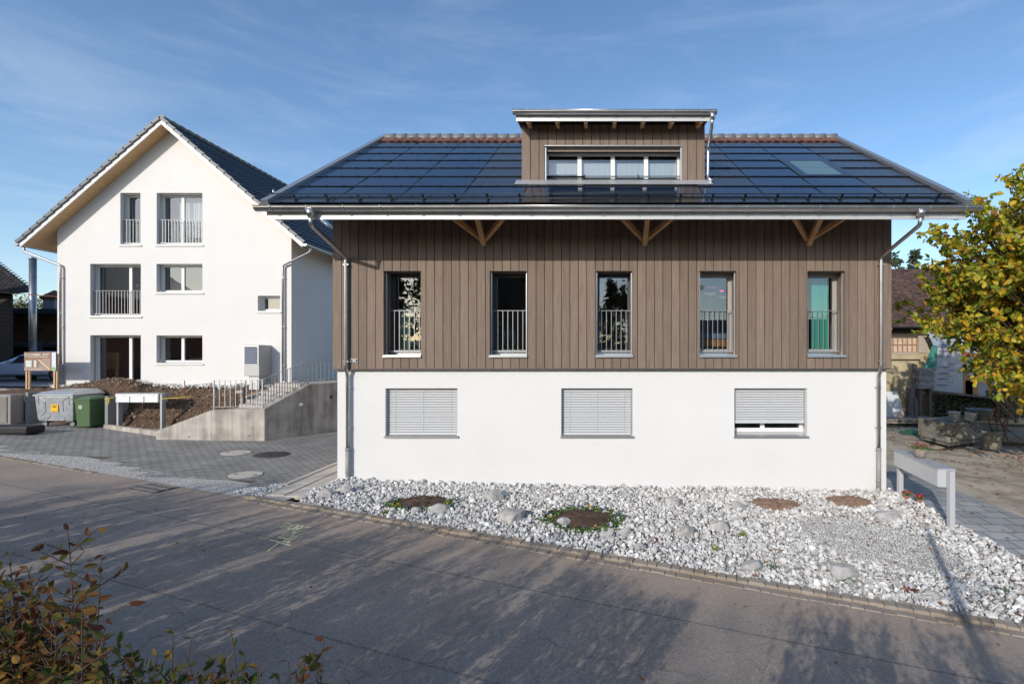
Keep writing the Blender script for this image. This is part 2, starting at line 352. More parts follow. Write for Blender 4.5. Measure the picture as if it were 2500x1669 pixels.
# ---- road
def asphalt():
    m = bpy.data.materials.new('asphalt'); m.use_nodes = True; n = m.node_tree.nodes; l = m.node_tree.links.new; b = n['Principled BSDF']
    t = n.new('ShaderNodeTexCoord')
    big = n.new('ShaderNodeTexNoise'); big.inputs['Scale'].default_value = .8; big.inputs['Detail'].default_value = 6; l(t.outputs['Object'], big.inputs['Vector'])
    cr = n.new('ShaderNodeValToRGB'); e = cr.color_ramp.elements; e[0].position = .35; e[0].color = (.265,.226,.194,1); e[1].position = .68; e[1].color = (.335,.285,.245,1); l(big.outputs[0], cr.inputs[0])
    vo = n.new('ShaderNodeTexVoronoi'); vo.inputs['Scale'].default_value = 95; l(t.outputs['Object'], vo.inputs['Vector'])
    vr = n.new('ShaderNodeMapRange'); vr.inputs['To Min'].default_value = .72; vr.inputs['To Max'].default_value = 1.3; l(vo.outputs['Color'], vr.inputs['Value'])
    hv = n.new('ShaderNodeHueSaturation'); l(cr.outputs[0], hv.inputs['Color']); l(vr.outputs[0], hv.inputs['Value'])
    # brown silt washed along the kerb : distance from the road edge
    dp = n.new('ShaderNodeVectorMath'); dp.operation = 'DOT_PRODUCT'; dp.inputs[1].default_value = (RN.x, RN.y, 0); l(t.outputs['Object'], dp.inputs[0])
    sb = n.new('ShaderNodeMath'); sb.operation = 'SUBTRACT'; sb.inputs[1].default_value = RO.dot(RN); l(dp.outputs['Value'], sb.inputs[0])
    ad = n.new('ShaderNodeMath'); ad.operation = 'MULTIPLY_ADD'; ad.inputs[1].default_value = 1.6; l(big.outputs[0], ad.inputs[0]); l(sb.outputs[0], ad.inputs[2])
    dr = n.new('ShaderNodeMapRange'); dr.inputs['From Min'].default_value = -.3; dr.inputs['From Max'].default_value = .75; dr.inputs['To Max'].default_value = .85; l(ad.outputs[0], dr.inputs['Value'])
    mx = n.new('ShaderNodeMix'); mx.data_type = 'RGBA'; mx.inputs[7].default_value = (.40,.31,.24,1); l(dr.outputs[0], mx.inputs[0]); l(hv.outputs[0], mx.inputs[6])
    md = n.new('ShaderNodeTexNoise'); md.inputs['Scale'].default_value = 22; md.inputs['Detail'].default_value = 6; md.inputs['Roughness'].default_value = .75; l(t.outputs['Object'], md.inputs['Vector'])
    mdr = n.new('ShaderNodeMapRange'); mdr.inputs['From Min'].default_value = .3; mdr.inputs['From Max'].default_value = .7; mdr.inputs['To Min'].default_value = .8; mdr.inputs['To Max'].default_value = 1.2; l(md.outputs[0], mdr.inputs['Value'])
    hm = n.new('ShaderNodeHueSaturation'); l(mx.outputs[2], hm.inputs['Color']); l(mdr.outputs[0], hm.inputs['Value'])
    # lengthwise paving seams
    sm = None
    for off_, w_ in ((1.25, .010), (3.1, .008)):
        a1 = n.new('ShaderNodeMath'); a1.operation = 'ADD'; a1.inputs[1].default_value = off_; l(sb.outputs[0], a1.inputs[0])
        a2 = n.new('ShaderNodeMath'); a2.operation = 'MULTIPLY_ADD'; a2.inputs[1].default_value = .12; l(md.outputs[0], a2.inputs[0]); l(a1.outputs[0], a2.inputs[2])
        a3 = n.new('ShaderNodeMath'); a3.operation = 'ABSOLUTE'; l(a2.outputs[0], a3.inputs[0])
        a4 = n.new('ShaderNodeMapRange'); a4.inputs['From Min'].default_value = w_; a4.inputs['From Max'].default_value = w_*2.2; a4.inputs['To Min'].default_value = .5; a4.inputs['To Max'].default_value = 0; l(a3.outputs[0], a4.inputs['Value'])
        if sm is None: sm = a4.outputs[0]
        else:
            a5 = n.new('ShaderNodeMath'); a5.operation = 'MAXIMUM'; l(sm, a5.inputs[0]); l(a4.outputs[0], a5.inputs[1]); sm = a5.outputs[0]
    ms = n.new('ShaderNodeMix'); ms.data_type = 'RGBA'; ms.inputs[7].default_value = (.07,.06,.05,1); l(sm, ms.inputs[0]); l(hm.outputs[0], ms.inputs[6]); mx = ms
    # cracks
    dn = n.new('ShaderNodeTexNoise'); dn.inputs['Scale'].default_value = 1.3; dn.inputs['Detail'].default_value = 5; l(t.outputs['Object'], dn.inputs['Vector'])
    va = n.new('ShaderNodeVectorMath'); va.operation = 'MULTIPLY_ADD'; va.inputs[1].default_value = (.6,.6,.6); l(dn.outputs['Color'], va.inputs[0]); l(t.outputs['Object'], va.inputs[2])
    vc = n.new('ShaderNodeTexVoronoi'); vc.feature = 'DISTANCE_TO_EDGE'; vc.inputs['Scale'].default_value = .2; l(va.outputs[0], vc.inputs['Vector'])
    ck = n.new('ShaderNodeMapRange'); ck.inputs['From Min'].default_value = .0006; ck.inputs['From Max'].default_value = .0022; ck.inputs['To Min'].default_value = .3; ck.inputs['To Max'].default_value = 0; l(vc.outputs['Distance'], ck.inputs['Value'])
    m2 = n.new('ShaderNodeMix'); m2.data_type = 'RGBA'; m2.inputs[7].default_value = (.05,.045,.04,1); l(ck.outputs[0], m2.inputs[0]); l(mx.outputs[2], m2.inputs[6])
    l(m2.outputs[2], b.inputs['Base Color']); b.inputs['Roughness'].default_value = .85; b.inputs['Specular IOR Level'].default_value = .25
    bn = n.new('ShaderNodeBump'); bn.inputs['Strength'].default_value = .6; bn.inputs['Distance'].default_value = .004; l(vo.outputs['Distance'], bn.inputs['Height']); l(bn.outputs[0], b.inputs['Normal'])
    return m
def strip_sheet(name, us, vs, m, off):
    v = []; 
    for vv in vs:
        for u in us:
            p = RO+RD*u+RN*vv; v.append((p.x, p.y, h_base(p.x, p.y)+off))
    nx = len(us); f = [(j*nx+i, j*nx+i+1, (j+1)*nx+i+1, (j+1)*nx+i) for j in range(len(vs)-1) for i in range(nx-1)]
    return npmesh(name, v, f, m, smooth=True)
tag(strip_sheet('road', list(np.arange(-60,80,1.0)), [-6.15,-5,-3,-1.5,-.6,0,.08], asphalt(), 0.0), kind='structure')
# ---- driveway of grey pavers with a ragged front edge
def paver_mat(name, c1, c2, mort, sc, bw, rh, rot=0, off=.5):
    m = bpy.data.materials.new(name); m.use_nodes = True; n = m.node_tree.nodes; l = m.node_tree.links.new; b = n['Principled BSDF']
    t = n.new('ShaderNodeTexCoord'); mp = n.new('ShaderNodeMapping'); mp.inputs['Rotation'].default_value = (0,0,rot); l(t.outputs['Object'], mp.inputs[0])
    br = n.new('ShaderNodeTexBrick'); br.inputs['Scale'].default_value = sc; br.inputs['Brick Width'].default_value = bw; br.inputs['Row Height'].default_value = rh; br.inputs['Mortar Size'].default_value = .012; br.inputs['Mortar Smooth'].default_value = .3; br.inputs['Bias'].default_value = 0; br.offset = off
    br.inputs['Color1'].default_value = c1+(1,); br.inputs['Color2'].default_value = c2+(1,); br.inputs['Mortar'].default_value = mort+(1,); l(mp.outputs[0], br.inputs['Vector'])
    nn = n.new('ShaderNodeTexNoise'); nn.inputs['Scale'].default_value = 1.1; nn.inputs['Detail'].default_value = 9; l(t.outputs['Object'], nn.inputs['Vector'])
    mr = n.new('ShaderNodeMapRange'); mr.inputs['From Min'].default_value = .3; mr.inputs['From Max'].default_value = .7; mr.inputs['To Min'].default_value = .82; mr.inputs['To Max'].default_value = 1.18; l(nn.outputs[0], mr.inputs['Value'])
    hv = n.new('ShaderNodeHueSaturation'); l(br.outputs[0], hv.inputs['Color']); l(mr.outputs[0], hv.inputs['Value']); l(hv.outputs[0], b.inputs['Base Color']); b.inputs['Roughness'].default_value = .8; b.inputs['Specular IOR Level'].default_value = .3
    iv = n.new('ShaderNodeMath'); iv.operation = 'SUBTRACT'; iv.inputs[0].default_value = 1; l(br.outputs['Fac'], iv.inputs[1])
    bn = n.new('ShaderNodeBump'); bn.inputs['Distance'].default_value = .006; l(iv.outputs[0], bn.inputs['Height']); l(bn.outputs[0], b.inputs['Normal'])
    return m
driveway_m = paver_mat('grey_pavers', (.275,.265,.245), (.345,.333,.308), (.08,.078,.07), 1.0, .26, .13, rot=R(0))
v = []; f = []
stepsx = np.arange(-30, -7.35, .26)
for i, x in enumerate(stepsx):                # columns of pavers, each ends on a whole row: the stepped edge
    y0 = RO.y-(x-RO.x)*.303+.36
    y0 = math.ceil((y0+.30*math.sin(i*.31))/.39)*.39
    x1 = x+.26; y1 = 17.6
    ysn = [y0, (y0+y1)/2, y1]; k = len(v)
    for yy in ysn: v += [(x, yy, h_base(x, yy)+.02), (x1, yy, h_base(x1, yy)+.02)]
    v += [(x, y0, h_base(x, y0)-.08), (x1, y0, h_base(x1, y0)-.08)]
    f += [(k, k+1, k+3, k+2), (k+2, k+3, k+5, k+4), (k+6, k+7, k+1, k)]
# the part beside the concrete wall reaching the house corner
tag(npmesh('driveway_paving', v, f, driveway_m), kind='structure')
v = []; f = []
for x in np.arange(-10.1, -7.3, .5):
    k = len(v)
    for yy in (17.6, 24): v += [(x, yy, h_base(x, 17.6)+.02), (min(-7.3, x+.5), yy, h_base(x+.5, 17.6)+.02)]
    f.append((k, k+1, k+3, k+2))
tag(npmesh('driveway_back', v, f, driveway_m), kind='structure')
grit_m = mat('grit', (.56,.54,.50), .95, col2=(.34,.325,.30), nscale=38, detail=3, bump=.02, bscale=55)
tag(strip_sheet('grit_strip', list(np.arange(-24,.65,.35)), [.0,.2,.4,.6,.8], grit_m, .008), kind='structure')
# ---- pale slab path beside the house (left) and paved path (right)
slab_m = mat('sand_slabs', (.62,.545,.46), .85, col2=(.54,.475,.40), nscale=2.5, bump=.002, bscale=60, island=.06)
mb = MB()
for k, y in enumerate(np.arange(9.95, 20, .62)):
    for x0, x1 in ((-7.02,-6.62),(-6.61,-6.13)):
        yo = y+(.3 if x0 > -6.7 else 0)
        z = h_base((x0+x1)/2, yo)+.045
        # front edge follows the kerb
        lim = RO.y-(x0-RO.x)*.303+.27
        if yo+.61 < lim+.15: continue
        mb.box(x0, x1-.008, max(yo, lim), yo+.61, z-.08, z)
mb.build('slab_path', slab_m, bevel=.004)
tag(bpy.data.objects['slab_path'], kind='structure')
mb = MB()
for k, y in enumerate(np.arange(11.0, 20, .99)):
    z = h_base(-7.1, y)+.06
    mb.box(-7.15, -7.03, y, y+.98, z-.1, z)
tag(mb.build('slab_edging', slab_m), kind='structure')
path_m = paver_mat('path_pavers', (.30,.305,.305), (.40,.40,.395), (.12,.12,.12), 1.0, .5, .34, rot=0, off=.4)
v = []; f = []; ysn = np.arange(5.4, 26, .5); 
for y in ysn:
    for x in (7.12, 8.75):
        yy = max(y, RO.y-(x-RO.x)*.303+.3); v.append((x, yy, h_base(x, yy)+.03))
f = [(2*i, 2*i+1, 2*i+3, 2*i+2) for i in range(len(ysn)-1)]
tag(npmesh('paved_path', v, f, path_m), kind='structure')
mb = MB()
for y in np.arange(6.2, 25, 1.0):
    z = h_base(7.1, y)+.045; mb.box(7.06, 7.115, y, y+.99, z-.1, z)
tag(mb.build('path_edging', mat('edging_grey', (.24,.25,.255), .8)), kind='structure')
dirt_m = mat('dirt_drive', (.50,.43,.34), .95, col2=(.31,.245,.18), nscale=1.6, detail=9, bump=.03, bscale=16, lo=.42, hi=.62)
def hdirt(x, y): return h_base(x, y)+.02+.05*noise.fractal(Vector((x*.5, y*.5, 0)), .7, 2, 4)*sstep(8.7, 9.6, x)
tag(sheet('dirt_drive', list(np.arange(8.76, 26, .3)), list(np.arange(5, 23, .3)), hdirt, dirt_m), kind='structure')
# ---- kerb of old granite setts along the road
kerb_m = mat('granite_setts', (.33,.285,.235), .9, col2=(.25,.195,.14), nscale=1.6, detail=8, bump=.006, bscale=30, island=.10)
mb = MB()
def sett(u0, u1, v0, v1, z0, z1):
    q = []
    for (u, v_) in ((u0,v0),(u1,v0),(u1,v1),(u0,v1)):
        p = RO+RD*u+RN*v_; q.append(p)
    zb = h_base(q[0].x, q[0].y); i = len(mb.v); ins = .012; c = (q[0]+q[1]+q[2]+q[3])/4
    for z, k in ((z0, 0), (z1-.014, 0), (z1, 1)):
        for p in q:
            pp = p+(c-p).normalized()*ins*k; zz = h_base(p.x, p.y); mb.v.append((pp.x, pp.y, zz+z))
    for a in (0, 4):
        for k in range(4): mb.face((i+a+k, i+a+(k+1) % 4, i+a+4+(k+1) % 4, i+a+4+k))
    mb.face((i+8, i+9, i+10, i+11))
u = -.4
while u < 26:
    w = random.uniform(.13, .24); sett(u, u+w-.005, -.0+random.uniform(-.008,.008), .13+random.uniform(-.01,.01), -.1, .05+random.uniform(-.012,.008)); u += w
u = -.2
while u < 26:
    w = random.uniform(.13, .26); sett(u, u+w-.012, -.15+random.uniform(-.015,.015), -.012, -.1, .014+random.uniform(-.005,.006)); u += w
u = -14
while u < -4.6:
    w = random.uniform(.14, .3)
    if random.random() < .8: sett(u, u+w-.012, -.1+random.uniform(-.015,.015), .02, -.1, .012+random.uniform(-.005,.006))
    u += w
tag(mb.build('kerb', kerb_m), kind='structure')
# ---- stone bed: base sheet, thousands of stones, boulders
def bed_inside(x, y):
    u, v_ = uv_road(x, y)
    return v_ > .15 and y < 11.40 and -6.12 < x < 7.02 
def bed_z(x, y):
    u, v_ = uv_road(x, y)
    t = max(0, min(1, v_/max(.5, (11.4-(RO.y-(x-RO.x)*.303)))))
    return h_base(x, y)+.03+.05*math.sin(t*math.pi)+.04*noise.noise(Vector((x*.6, y*.6, 0)))
v = []; f = []; cols = list(np.arange(-6.10, 7.05, .25))
for i, x in enumerate(cols):
    ya = RO.y-(x-RO.x)*.303+.15
    for j in range(9):
        y = ya+(11.44-ya)*j/8; v.append((x, y, bed_z(x, y)-.03))
f = [(i*9+j, (i+1)*9+j, (i+1)*9+j+1, i*9+j+1) for i in range(len(cols)-1) for j in range(8)]
gravel_m = mat('marble_gravel', (.52,.51,.49), .9, col2=(.30,.29,.275), nscale=60, detail=3, bump=.03, bscale=45)
tag(npmesh('gravel_bed', v, f, gravel_m, smooth=True), kind='structure')
def ico(sub):
    import bmesh
    bm = bmesh.new(); bmesh.ops.create_icosphere(bm, subdivisions=sub, radius=1); bm.verts.ensure_lookup_table()
    vv = np.array([w.co[:] for w in bm.verts]); ff = np.array([[q.index for q in w.verts] for w in bm.faces]); bm.free(); return vv, ff
IV, IF = ico(2)
def rock_shape(seed, k=.35):
    r = np.random.default_rng(seed); v = IV.copy()
    for _ in range(9):                        # chop with random planes: angular broken stone
        n = r.normal(size=3); n /= np.linalg.norm(n); d = r.uniform(.5, .92); s_ = v@n; over = s_ > d; v[over] -= np.outer((s_-d)[over], n)
    v *= np.array([1, r.uniform(.65, .95), r.uniform(.5, .8)]); v += r.normal(scale=.02, size=v.shape); return v
SH = [rock_shape(i) for i in range(10)]
def rot_batch(n, rg):
    q = rg.normal(size=(n, 4)); q /= np.linalg.norm(q, axis=1)[:, None]; w, x, y, z = q.T
    return np.stack([1-2*(y*y+z*z), 2*(x*y-z*w), 2*(x*z+y*w), 2*(x*y+z*w), 1-2*(x*x+z*z), 2*(y*z-x*w), 2*(x*z-y*w), 2*(y*z+x*w), 1-2*(x*x+y*y)], 1).reshape(n, 3, 3)
def stones(name, pts, sizes, m, seed=0, smooth=False):
    rg = np.random.default_rng(seed); n = len(pts); Rm = rot_batch(n, rg); V = []; Fc = []; k = len(IV); ids = rg.integers(0, len(SH), n)
    for i in range(n):
        V.append(SH[ids[i]]@Rm[i].T*sizes[i]+pts[i]); Fc.append(IF+i*k)
    return npmesh(name, np.concatenate(V), np.concatenate(Fc), m, smooth=smooth)
stone_m = mat('white_stone', (.67,.66,.635), .9, col2=(.46,.45,.435), nscale=6, bump=.006, bscale=40, island=.32)
SOIL_SPOTS = [at(968,1146,10.0), at(1338,1178,9.3), at(1777,1152,10.35), at(1948,1157,10.6)]
SPOT_R = [(.66,.30),(.72,.42),(.62,.30),(.52,.28)]
def in_spot(x, y, pad=1.0):
    for p, (a, b) in zip(SOIL_SPOTS, SPOT_R):
        if ((x-p.x)/(a*pad))**2+((y-p.y)/(b*pad*1.35))**2 < 1: return True
    return False
def fine_patch(x, y):                          # patch of finer chippings in front of the letter boxes
    c = at(2010, 1255, 8.6); n_ = .25*noise.noise(Vector((x*1.4, y*1.4, 0)))
    return ((x-c.x+.35*(y-c.y))/1.15)**2+((y-c.y)/1.05)**2 < 1+n_*2
pts = []; sz = []
while len(pts) < 23000:
    x = random.uniform(-6.12, 7.02); y = random.uniform(5.6, 11.40)
    if not bed_inside(x, y) or in_spot(x, y, .93+.3*noise.noise(Vector((x*3.1, y*3.1, 7)))): continue
    if fine_patch(x, y):
        if random.random() < .9: continue
        r = random.uniform(.008, .02)
    else:
        r = random.lognormvariate(math.log(.0265), .42); r = min(max(r, .012), .085)
    pts.append((x, y, bed_z(x, y)+r*.25+random.uniform(-.01, .02))); sz.append(r)
for k in range(260):                           # piled up against the wall
    x = random.uniform(-6.0, 6.9); r = random.uniform(.03, .07); pts.append((x, 11.36-random.uniform(0,.12), bed_z(x, 11.3)+random.uniform(.02,.09))); sz.append(r)
tag(stones('stone_bed', np.array(pts), np.array(sz), stone_m, 3), 'bed of broken white marble stones in front of the timber house', 'stones', kind='stuff')
pts = []; sz = []
while len(pts) < 9000:
    x = random.uniform(2.5, 7.0); y = random.uniform(6.5, 10.2)
    if bed_inside(x, y) and fine_patch(x, y): pts.append((x, y, bed_z(x, y)+.005)); sz.append(random.uniform(.005, .013))
tag(stones('fine_chippings', np.array(pts), np.array(sz), stone_m, 5), 'patch of fine white chippings in the stone bed before the letter boxes', 'gravel', kind='stuff')
pts = []; sz = []
for k in range(520):                           # wedge of stones between slab path and road
    x = random.uniform(-7.9, -7.04); y = random.uniform(10.2, 11.35)
    if y > RO.y-(x-RO.x)*.303+.15 and (x+7.9) > (y-10.3)*.85: pts.append((x, y, h_base(x, y)+.03)); sz.append(random.uniform(.02, .045))
tag(stones('stone_wedge', np.array(pts), np.array(sz), stone_m, 6), 'small wedge of white stones between driveway and slab path', 'stones', kind='stuff')
pts = []; sz = []
for k in range(900):
    x = random.uniform(-20.9, -11.9); y = random.uniform(18.35, 18.78); pts.append((x, y, ht(x, y)+.05+random.uniform(0,.07))); sz.append(random.uniform(.03, .08))
tag(stones('drip_stones', np.array(pts), np.array(sz), stone_m, 7), 'strip of pale stones along the foot of the white house', 'stones', kind='stuff')
pts = []; sz = []
brown_stone = mat('earth_stone', (.30,.22,.16), .9, col2=(.14,.09,.06), nscale=6, island=.45)
while len(pts) < 4200:
    x = random.uniform(-21, -10.2); y = random.uniform(16.4, 18.5)
    z = ht(x, y)
    if z < h_base(x, y)-.02 or (x < -16.9 and y < 17.75): continue
    r = random.lognormvariate(math.log(.022), .5); pts.append((x, y, z+r*.1)); sz.append(min(r, .08))
tag(stones('earth_clods', np.array(pts), np.array(sz), brown_stone, 8), 'stones and clods lying in the raw earth bank', 'clods', kind='stuff')
# fine loose grit along the driveway edge
pts = []; sz = []
for k in range(4200):
    u = random.uniform(-9, .5); v_ = random.uniform(.02, .62)
    p = RO+RD*u+RN*v_; pts.append((p.x, p.y, h_base(p.x, p.y)+.02)); sz.append(random.uniform(.004, .011))
tag(stones('loose_grit', np.array(pts), np.array(sz), mat('grit_stone', (.58,.56,.53), .9, island=.3), 9), 'strip of loose grey grit between road and driveway', 'grit', kind='stuff')
boulder_m = mat('boulder', (.50,.48,.455), .95, col2=(.30,.295,.285), nscale=5, detail=9, bump=.02, bscale=9)
BV, BF = ico(4)
B = [(1130,1145,60,'pale grey boulder behind the left stone bed ridge, beside the near soil patch'),(1178,1192,62,'upright grey boulder left of the pansy ring'),(1007,1172,46,'grey boulder just in front of the first soil patch'),(953,1175,28,'small grey boulder beside the front of the first soil patch'),
     (793,1128,40,'low boulder at the left corner of the house'),(745,1140,38,'small boulder next to the slab path'),(1293,1202,36,'small boulder at the foot of the pansy ring'),
     (1395,1232,38,'boulder in front of the pansy ring, the closer to the kerb of a pair'),(1432,1225,34,'boulder in front of the pansy ring, the right one of a pair'),(1573,1227,50,'round cream boulder in the middle of the bed'),
     (1650,1213,50,'flat pale boulder right of the round cream boulder'),(1545,1157,40,'cream boulder between the pansy ring and the bare soil patches'),(1693,1165,42,'split pale boulder below the wide bare soil patch'),
     (2035,1190,56,'pale boulder heap at the post of the letter boxes'),(1467,1258,30,'small egg shaped boulder near the kerb'),(1940,1320,66,'long flat boulder near the kerb on the right'),(1725,1305,50,'flat pale boulder beside the kerb plants'),(2140,1370,38,'grey boulder lying in the trunk shadow')]
for i, (px, py, w, lab) in enumerate(B):
    # distance where the sight line meets the bed
    Y = 9.0
    for _ in range(12):
        p = at(px, py, Y); zz = bed_z(p.x, min(p.y, 11.4)); Y = F*(-zz)/(py-814)
    p = at(px, py, Y); r = w/F*Y*.52
    rr = np.random.default_rng(i+40); v = BV.copy()
    for _ in range(20):
        n_ = rr.normal(size=3); n_ /= np.linalg.norm(n_); d = rr.uniform(.62, .95); s_ = v@n_; o_ = s_ > d; v[o_] -= np.outer((s_-d)[o_], n_)
    v *= np.array([1, .85, rr.uniform(.55,.75)])*r
    for q in range(len(v)): v[q] += np.array(Vector(v[q]).normalized())*.07*r*noise.fractal(Vector(v[q])*3/r*.6+Vector((i,0,0)), .9, 2, 4)
    root = npmesh('boulder', v, BF, boulder_m, smooth=True); root.location = (p.x, p.y, p.z+r*.22); tag(root, lab, 'boulder', 'boulders in the stone bed')
# ---- soil patches with pansies
patch_soil = mat('patch_soil', (.33,.215,.15), .95, col2=(.20,.125,.085), nscale=16, bump=.025, bscale=22)
petal = {'violet': mat('violet_petal', (.10,.03,.32), .6), 'yellow': mat('yellow_petal', (.75,.42,.02), .6), 'wine': mat('wine_petal', (.22,.02,.06), .6), 'white': mat('white_petal', (.7,.68,.75), .6)}
plant_green = mat('plant_green', (.06,.12,.025), .6, col2=(.10,.17,.04), nscale=12, island=.3)
def leaf_batch(P, size, rg, w=.5, droop=.0, up=None, fold=.15, seg=0):
    """P: Nx3 leaf base points; returns verts, quads, uv of folded pointed leaves"""
    n = len(P); size = np.broadcast_to(size, (n,))
    d = rg.normal(size=(n, 3)); d[:, 2] -= droop*1.2
    if up is not None: d += up
    d /= np.linalg.norm(d, axis=1)[:, None]
    t = rg.normal(size=(n, 3)); t[:, 2] += .0; s_ = np.cross(d, t); s_ /= np.linalg.norm(s_, axis=1)[:, None]; nn = np.cross(s_, d)
    prof = [(0, .0), (.22, .42), (.55, .5), (.82, .27), (1, 0)]
    cols = []
    for (a, b) in prof:
        bend = -(a**2)*.22
        mid = P+d*(a*size)[:, None]+nn*(bend*size)[:, None]
        L_ = mid-s_*(b*w*size)[:, None]*1.0+nn*(fold*b*size)[:, None]; R_ = mid+s_*(b*w*size)[:, None]+nn*(fold*b*size)[:, None]
        cols.append((L_, mid, R_, a, b))
    V = np.stack([c for q in cols for c in (q[0], q[1], q[2])], 1)      # n x 15 x 3
    uv = np.array([[s1*q[4], q[3]] for q in cols for s1 in (-1, 0, 1)])
    Fq = []
    for k in range(4):
        a = k*3; Fq += [(a, a+1, a+4, a+3), (a+1, a+2, a+5, a+4)]
    Fq = np.array(Fq); Fa = (Fq[None]+(np.arange(n)*15)[:, None, None]).reshape(-1, 4)
    return V.reshape(-1, 3), Fa, np.tile(uv, (n, 1))
def bedz_pt(px, py):
    Y = 9.0
    for _ in range(12):
        p = at(px, py, Y); zz = bed_z(p.x, min(p.y, 11.4)); Y = F*(-zz)/(py-814)
    return at(px, py, Y)
labs = ['brown soil patch ringed with a few pansies, nearest the left house corner','large dark soil patch closely ringed by violet pansies','bare reddish soil patch, the wider of the two near the right downpipe','bare reddish soil patch closest to the right downpipe']
for i, (p, (a, b)) in enumerate(zip(SOIL_SPOTS, SPOT_R)):
    v = [(0, 0, .05)]; f = []
    for k in range(1, 9):
        for j in range(40):
            an = 2*math.pi*j/40; w_ = 1+.28*noise.noise(Vector((math.cos(an)*2, math.sin(an)*2, i*5)))
            x = math.cos(an)*a*1.08*w_*k/8; y = math.sin(an)*b*1.45*w_*k/8
            zz = bed_z(p.x+x, p.y+y)-bed_z(p.x, p.y)+.065*(1-(k/8)**2)+.05*noise.fractal(Vector((x*8, y*8, i)), .9, 2, 4)*(1 if k < 8 else 0)-(.03 if k == 8 else 0)
            v.append((x, y, zz))
    for j in range(40): f.append((0, 1+j, 1+(j+1) % 40, 1+(j+1) % 40))
    fq = [(1+(k-1)*40+j, 1+k*40+j, 1+k*40+(j+1) % 40, 1+(k-1)*40+(j+1) % 40) for k in range(1, 8) for j in range(40)]
    me = bpy.data.meshes.new('soil_patch'); me.from_pydata(v, [], [q[:3] for q in f]+fq); me.materials.append(patch_soil if i > 1 else soil)
    me.polygons.foreach_set('use_smooth', [True]*len(me.polygons))
    o = bpy.data.objects.new('soil_patch', me); C.objects.link(o); o.location = (p.x, p.y, bed_z(p.x, p.y)+.0); tag(o, labs[i], 'soil patch', 'soil patches in the stone bed')
rp = np.random.default_rng(5)
def pansy_parts(parent, c, col, n=6, r=.055):
    P = np.array([[c[0]+rp.normal()*r*1.3, c[1]+rp.normal()*r*1.1, c[2]] for _ in range(80)])
    V, Fa, uv = leaf_batch(P, rp.uniform(.035, .065, 80), rp, w=.7, up=np.array([0,0,1.0]))
    npmesh('foliage', V, Fa, plant_green, parent)
    P = np.array([[c[0]+rp.normal()*r*.7, c[1]+rp.normal()*r*.7-.02, c[2]+.045+rp.uniform(0,.03)] for _ in range(n)])
    V, Fa, uv = leaf_batch(P, rp.uniform(.02, .034, n), rp, w=1.5, fold=.05, up=np.array([0,-.8,.6]))
    npmesh('blossom', V, Fa, petal[col], parent)
cols_ = ['violet','violet','yellow','violet','wine','white']
desc = {'violet':'violet','yellow':'yellow','wine':'wine red','white':'pale'}
ring = []
for k in range(8):
    an = math.pi*(.95+k*.155); ring.append((0, SOIL_SPOTS[0].x+.62*math.cos(an), SOIL_SPOTS[0].y+.38*math.sin(an), cols_[k % 4]))
for k in range(20):
    an = 2*math.pi*k/20+.1; ring.append((1, SOIL_SPOTS[1].x+.68*math.cos(an), SOIL_SPOTS[1].y+.52*math.sin(an), cols_[(k*5) % 6]))
seen_ = []
for s_, x, y, c_ in ring:
    z = bed_z(x, y)+.02
    c0 = SOIL_SPOTS[s_]; an = math.degrees(math.atan2((y-c0.y), (x-c0.x))) % 360; pos = ['right','back right','back','back left','left','front left','front','front right'][int((an+22.5)//45) % 8]
    seen_.append((s_, pos, c_)); big = 'second ' if seen_.count((s_, pos, c_)) > 1 else ''
    t = thing('pansy', f"{big}{desc[c_]} pansy at the {pos} rim of the {'soil patch near the left house corner' if s_ == 0 else 'large dark soil patch'}", 'flower', (x, y, z), 'pansies around the soil patches')
    pansy_parts(t, (x, y, z), c_)
sed = mat('sedum', (.20,.26,.03), .7, col2=(.10,.16,.02), nscale=20, island=.3); sedr = mat('red_sedum', (.14,.035,.035), .7, island=.3); sedg = mat('blue_sedum', (.10,.16,.10), .7, island=.3)
for (px, py, m_, lab) in ((885,1178,sed,'lime green plantlet by the kerb on the left'),(1500,1242,sedr,'dark red rosette plant beside the egg shaped boulder'),(1702,1227,sed,'bright green cushion plant in mid bed'),(1640,1262,sed,'yellow green cushion plant by the kerb, near the cream boulder'),(1770,1303,sedg,'grey green cushion plant right of the kerb boulder'),(1945,1334,sedg,'pale green cushion plant below the long flat boulder'),(2090,1358,sedr,'purple brown rosette plant near the trunk shadow'),(2300,1358,sedg,'dark green tuft at the right end of the bed'),(1318,1226,sedg,'little green tuft under the pansy ring'),(1045,1160,sedg,'green tuft between the boulders by the first soil patch')):
    p = bedz_pt(px, py); t = thing('cushion_plant', lab, 'plant', p, 'small plants in the stone bed')
    P = np.array([[p.x+rp.normal()*.045, p.y+rp.normal()*.045, p.z+rp.uniform(0,.04)] for _ in range(90)])
    V, Fa, uv = leaf_batch(P, rp.uniform(.02, .04, 90), rp, w=.8, up=np.array([0,0,1.2])); npmesh('foliage', V, Fa, m_, t)
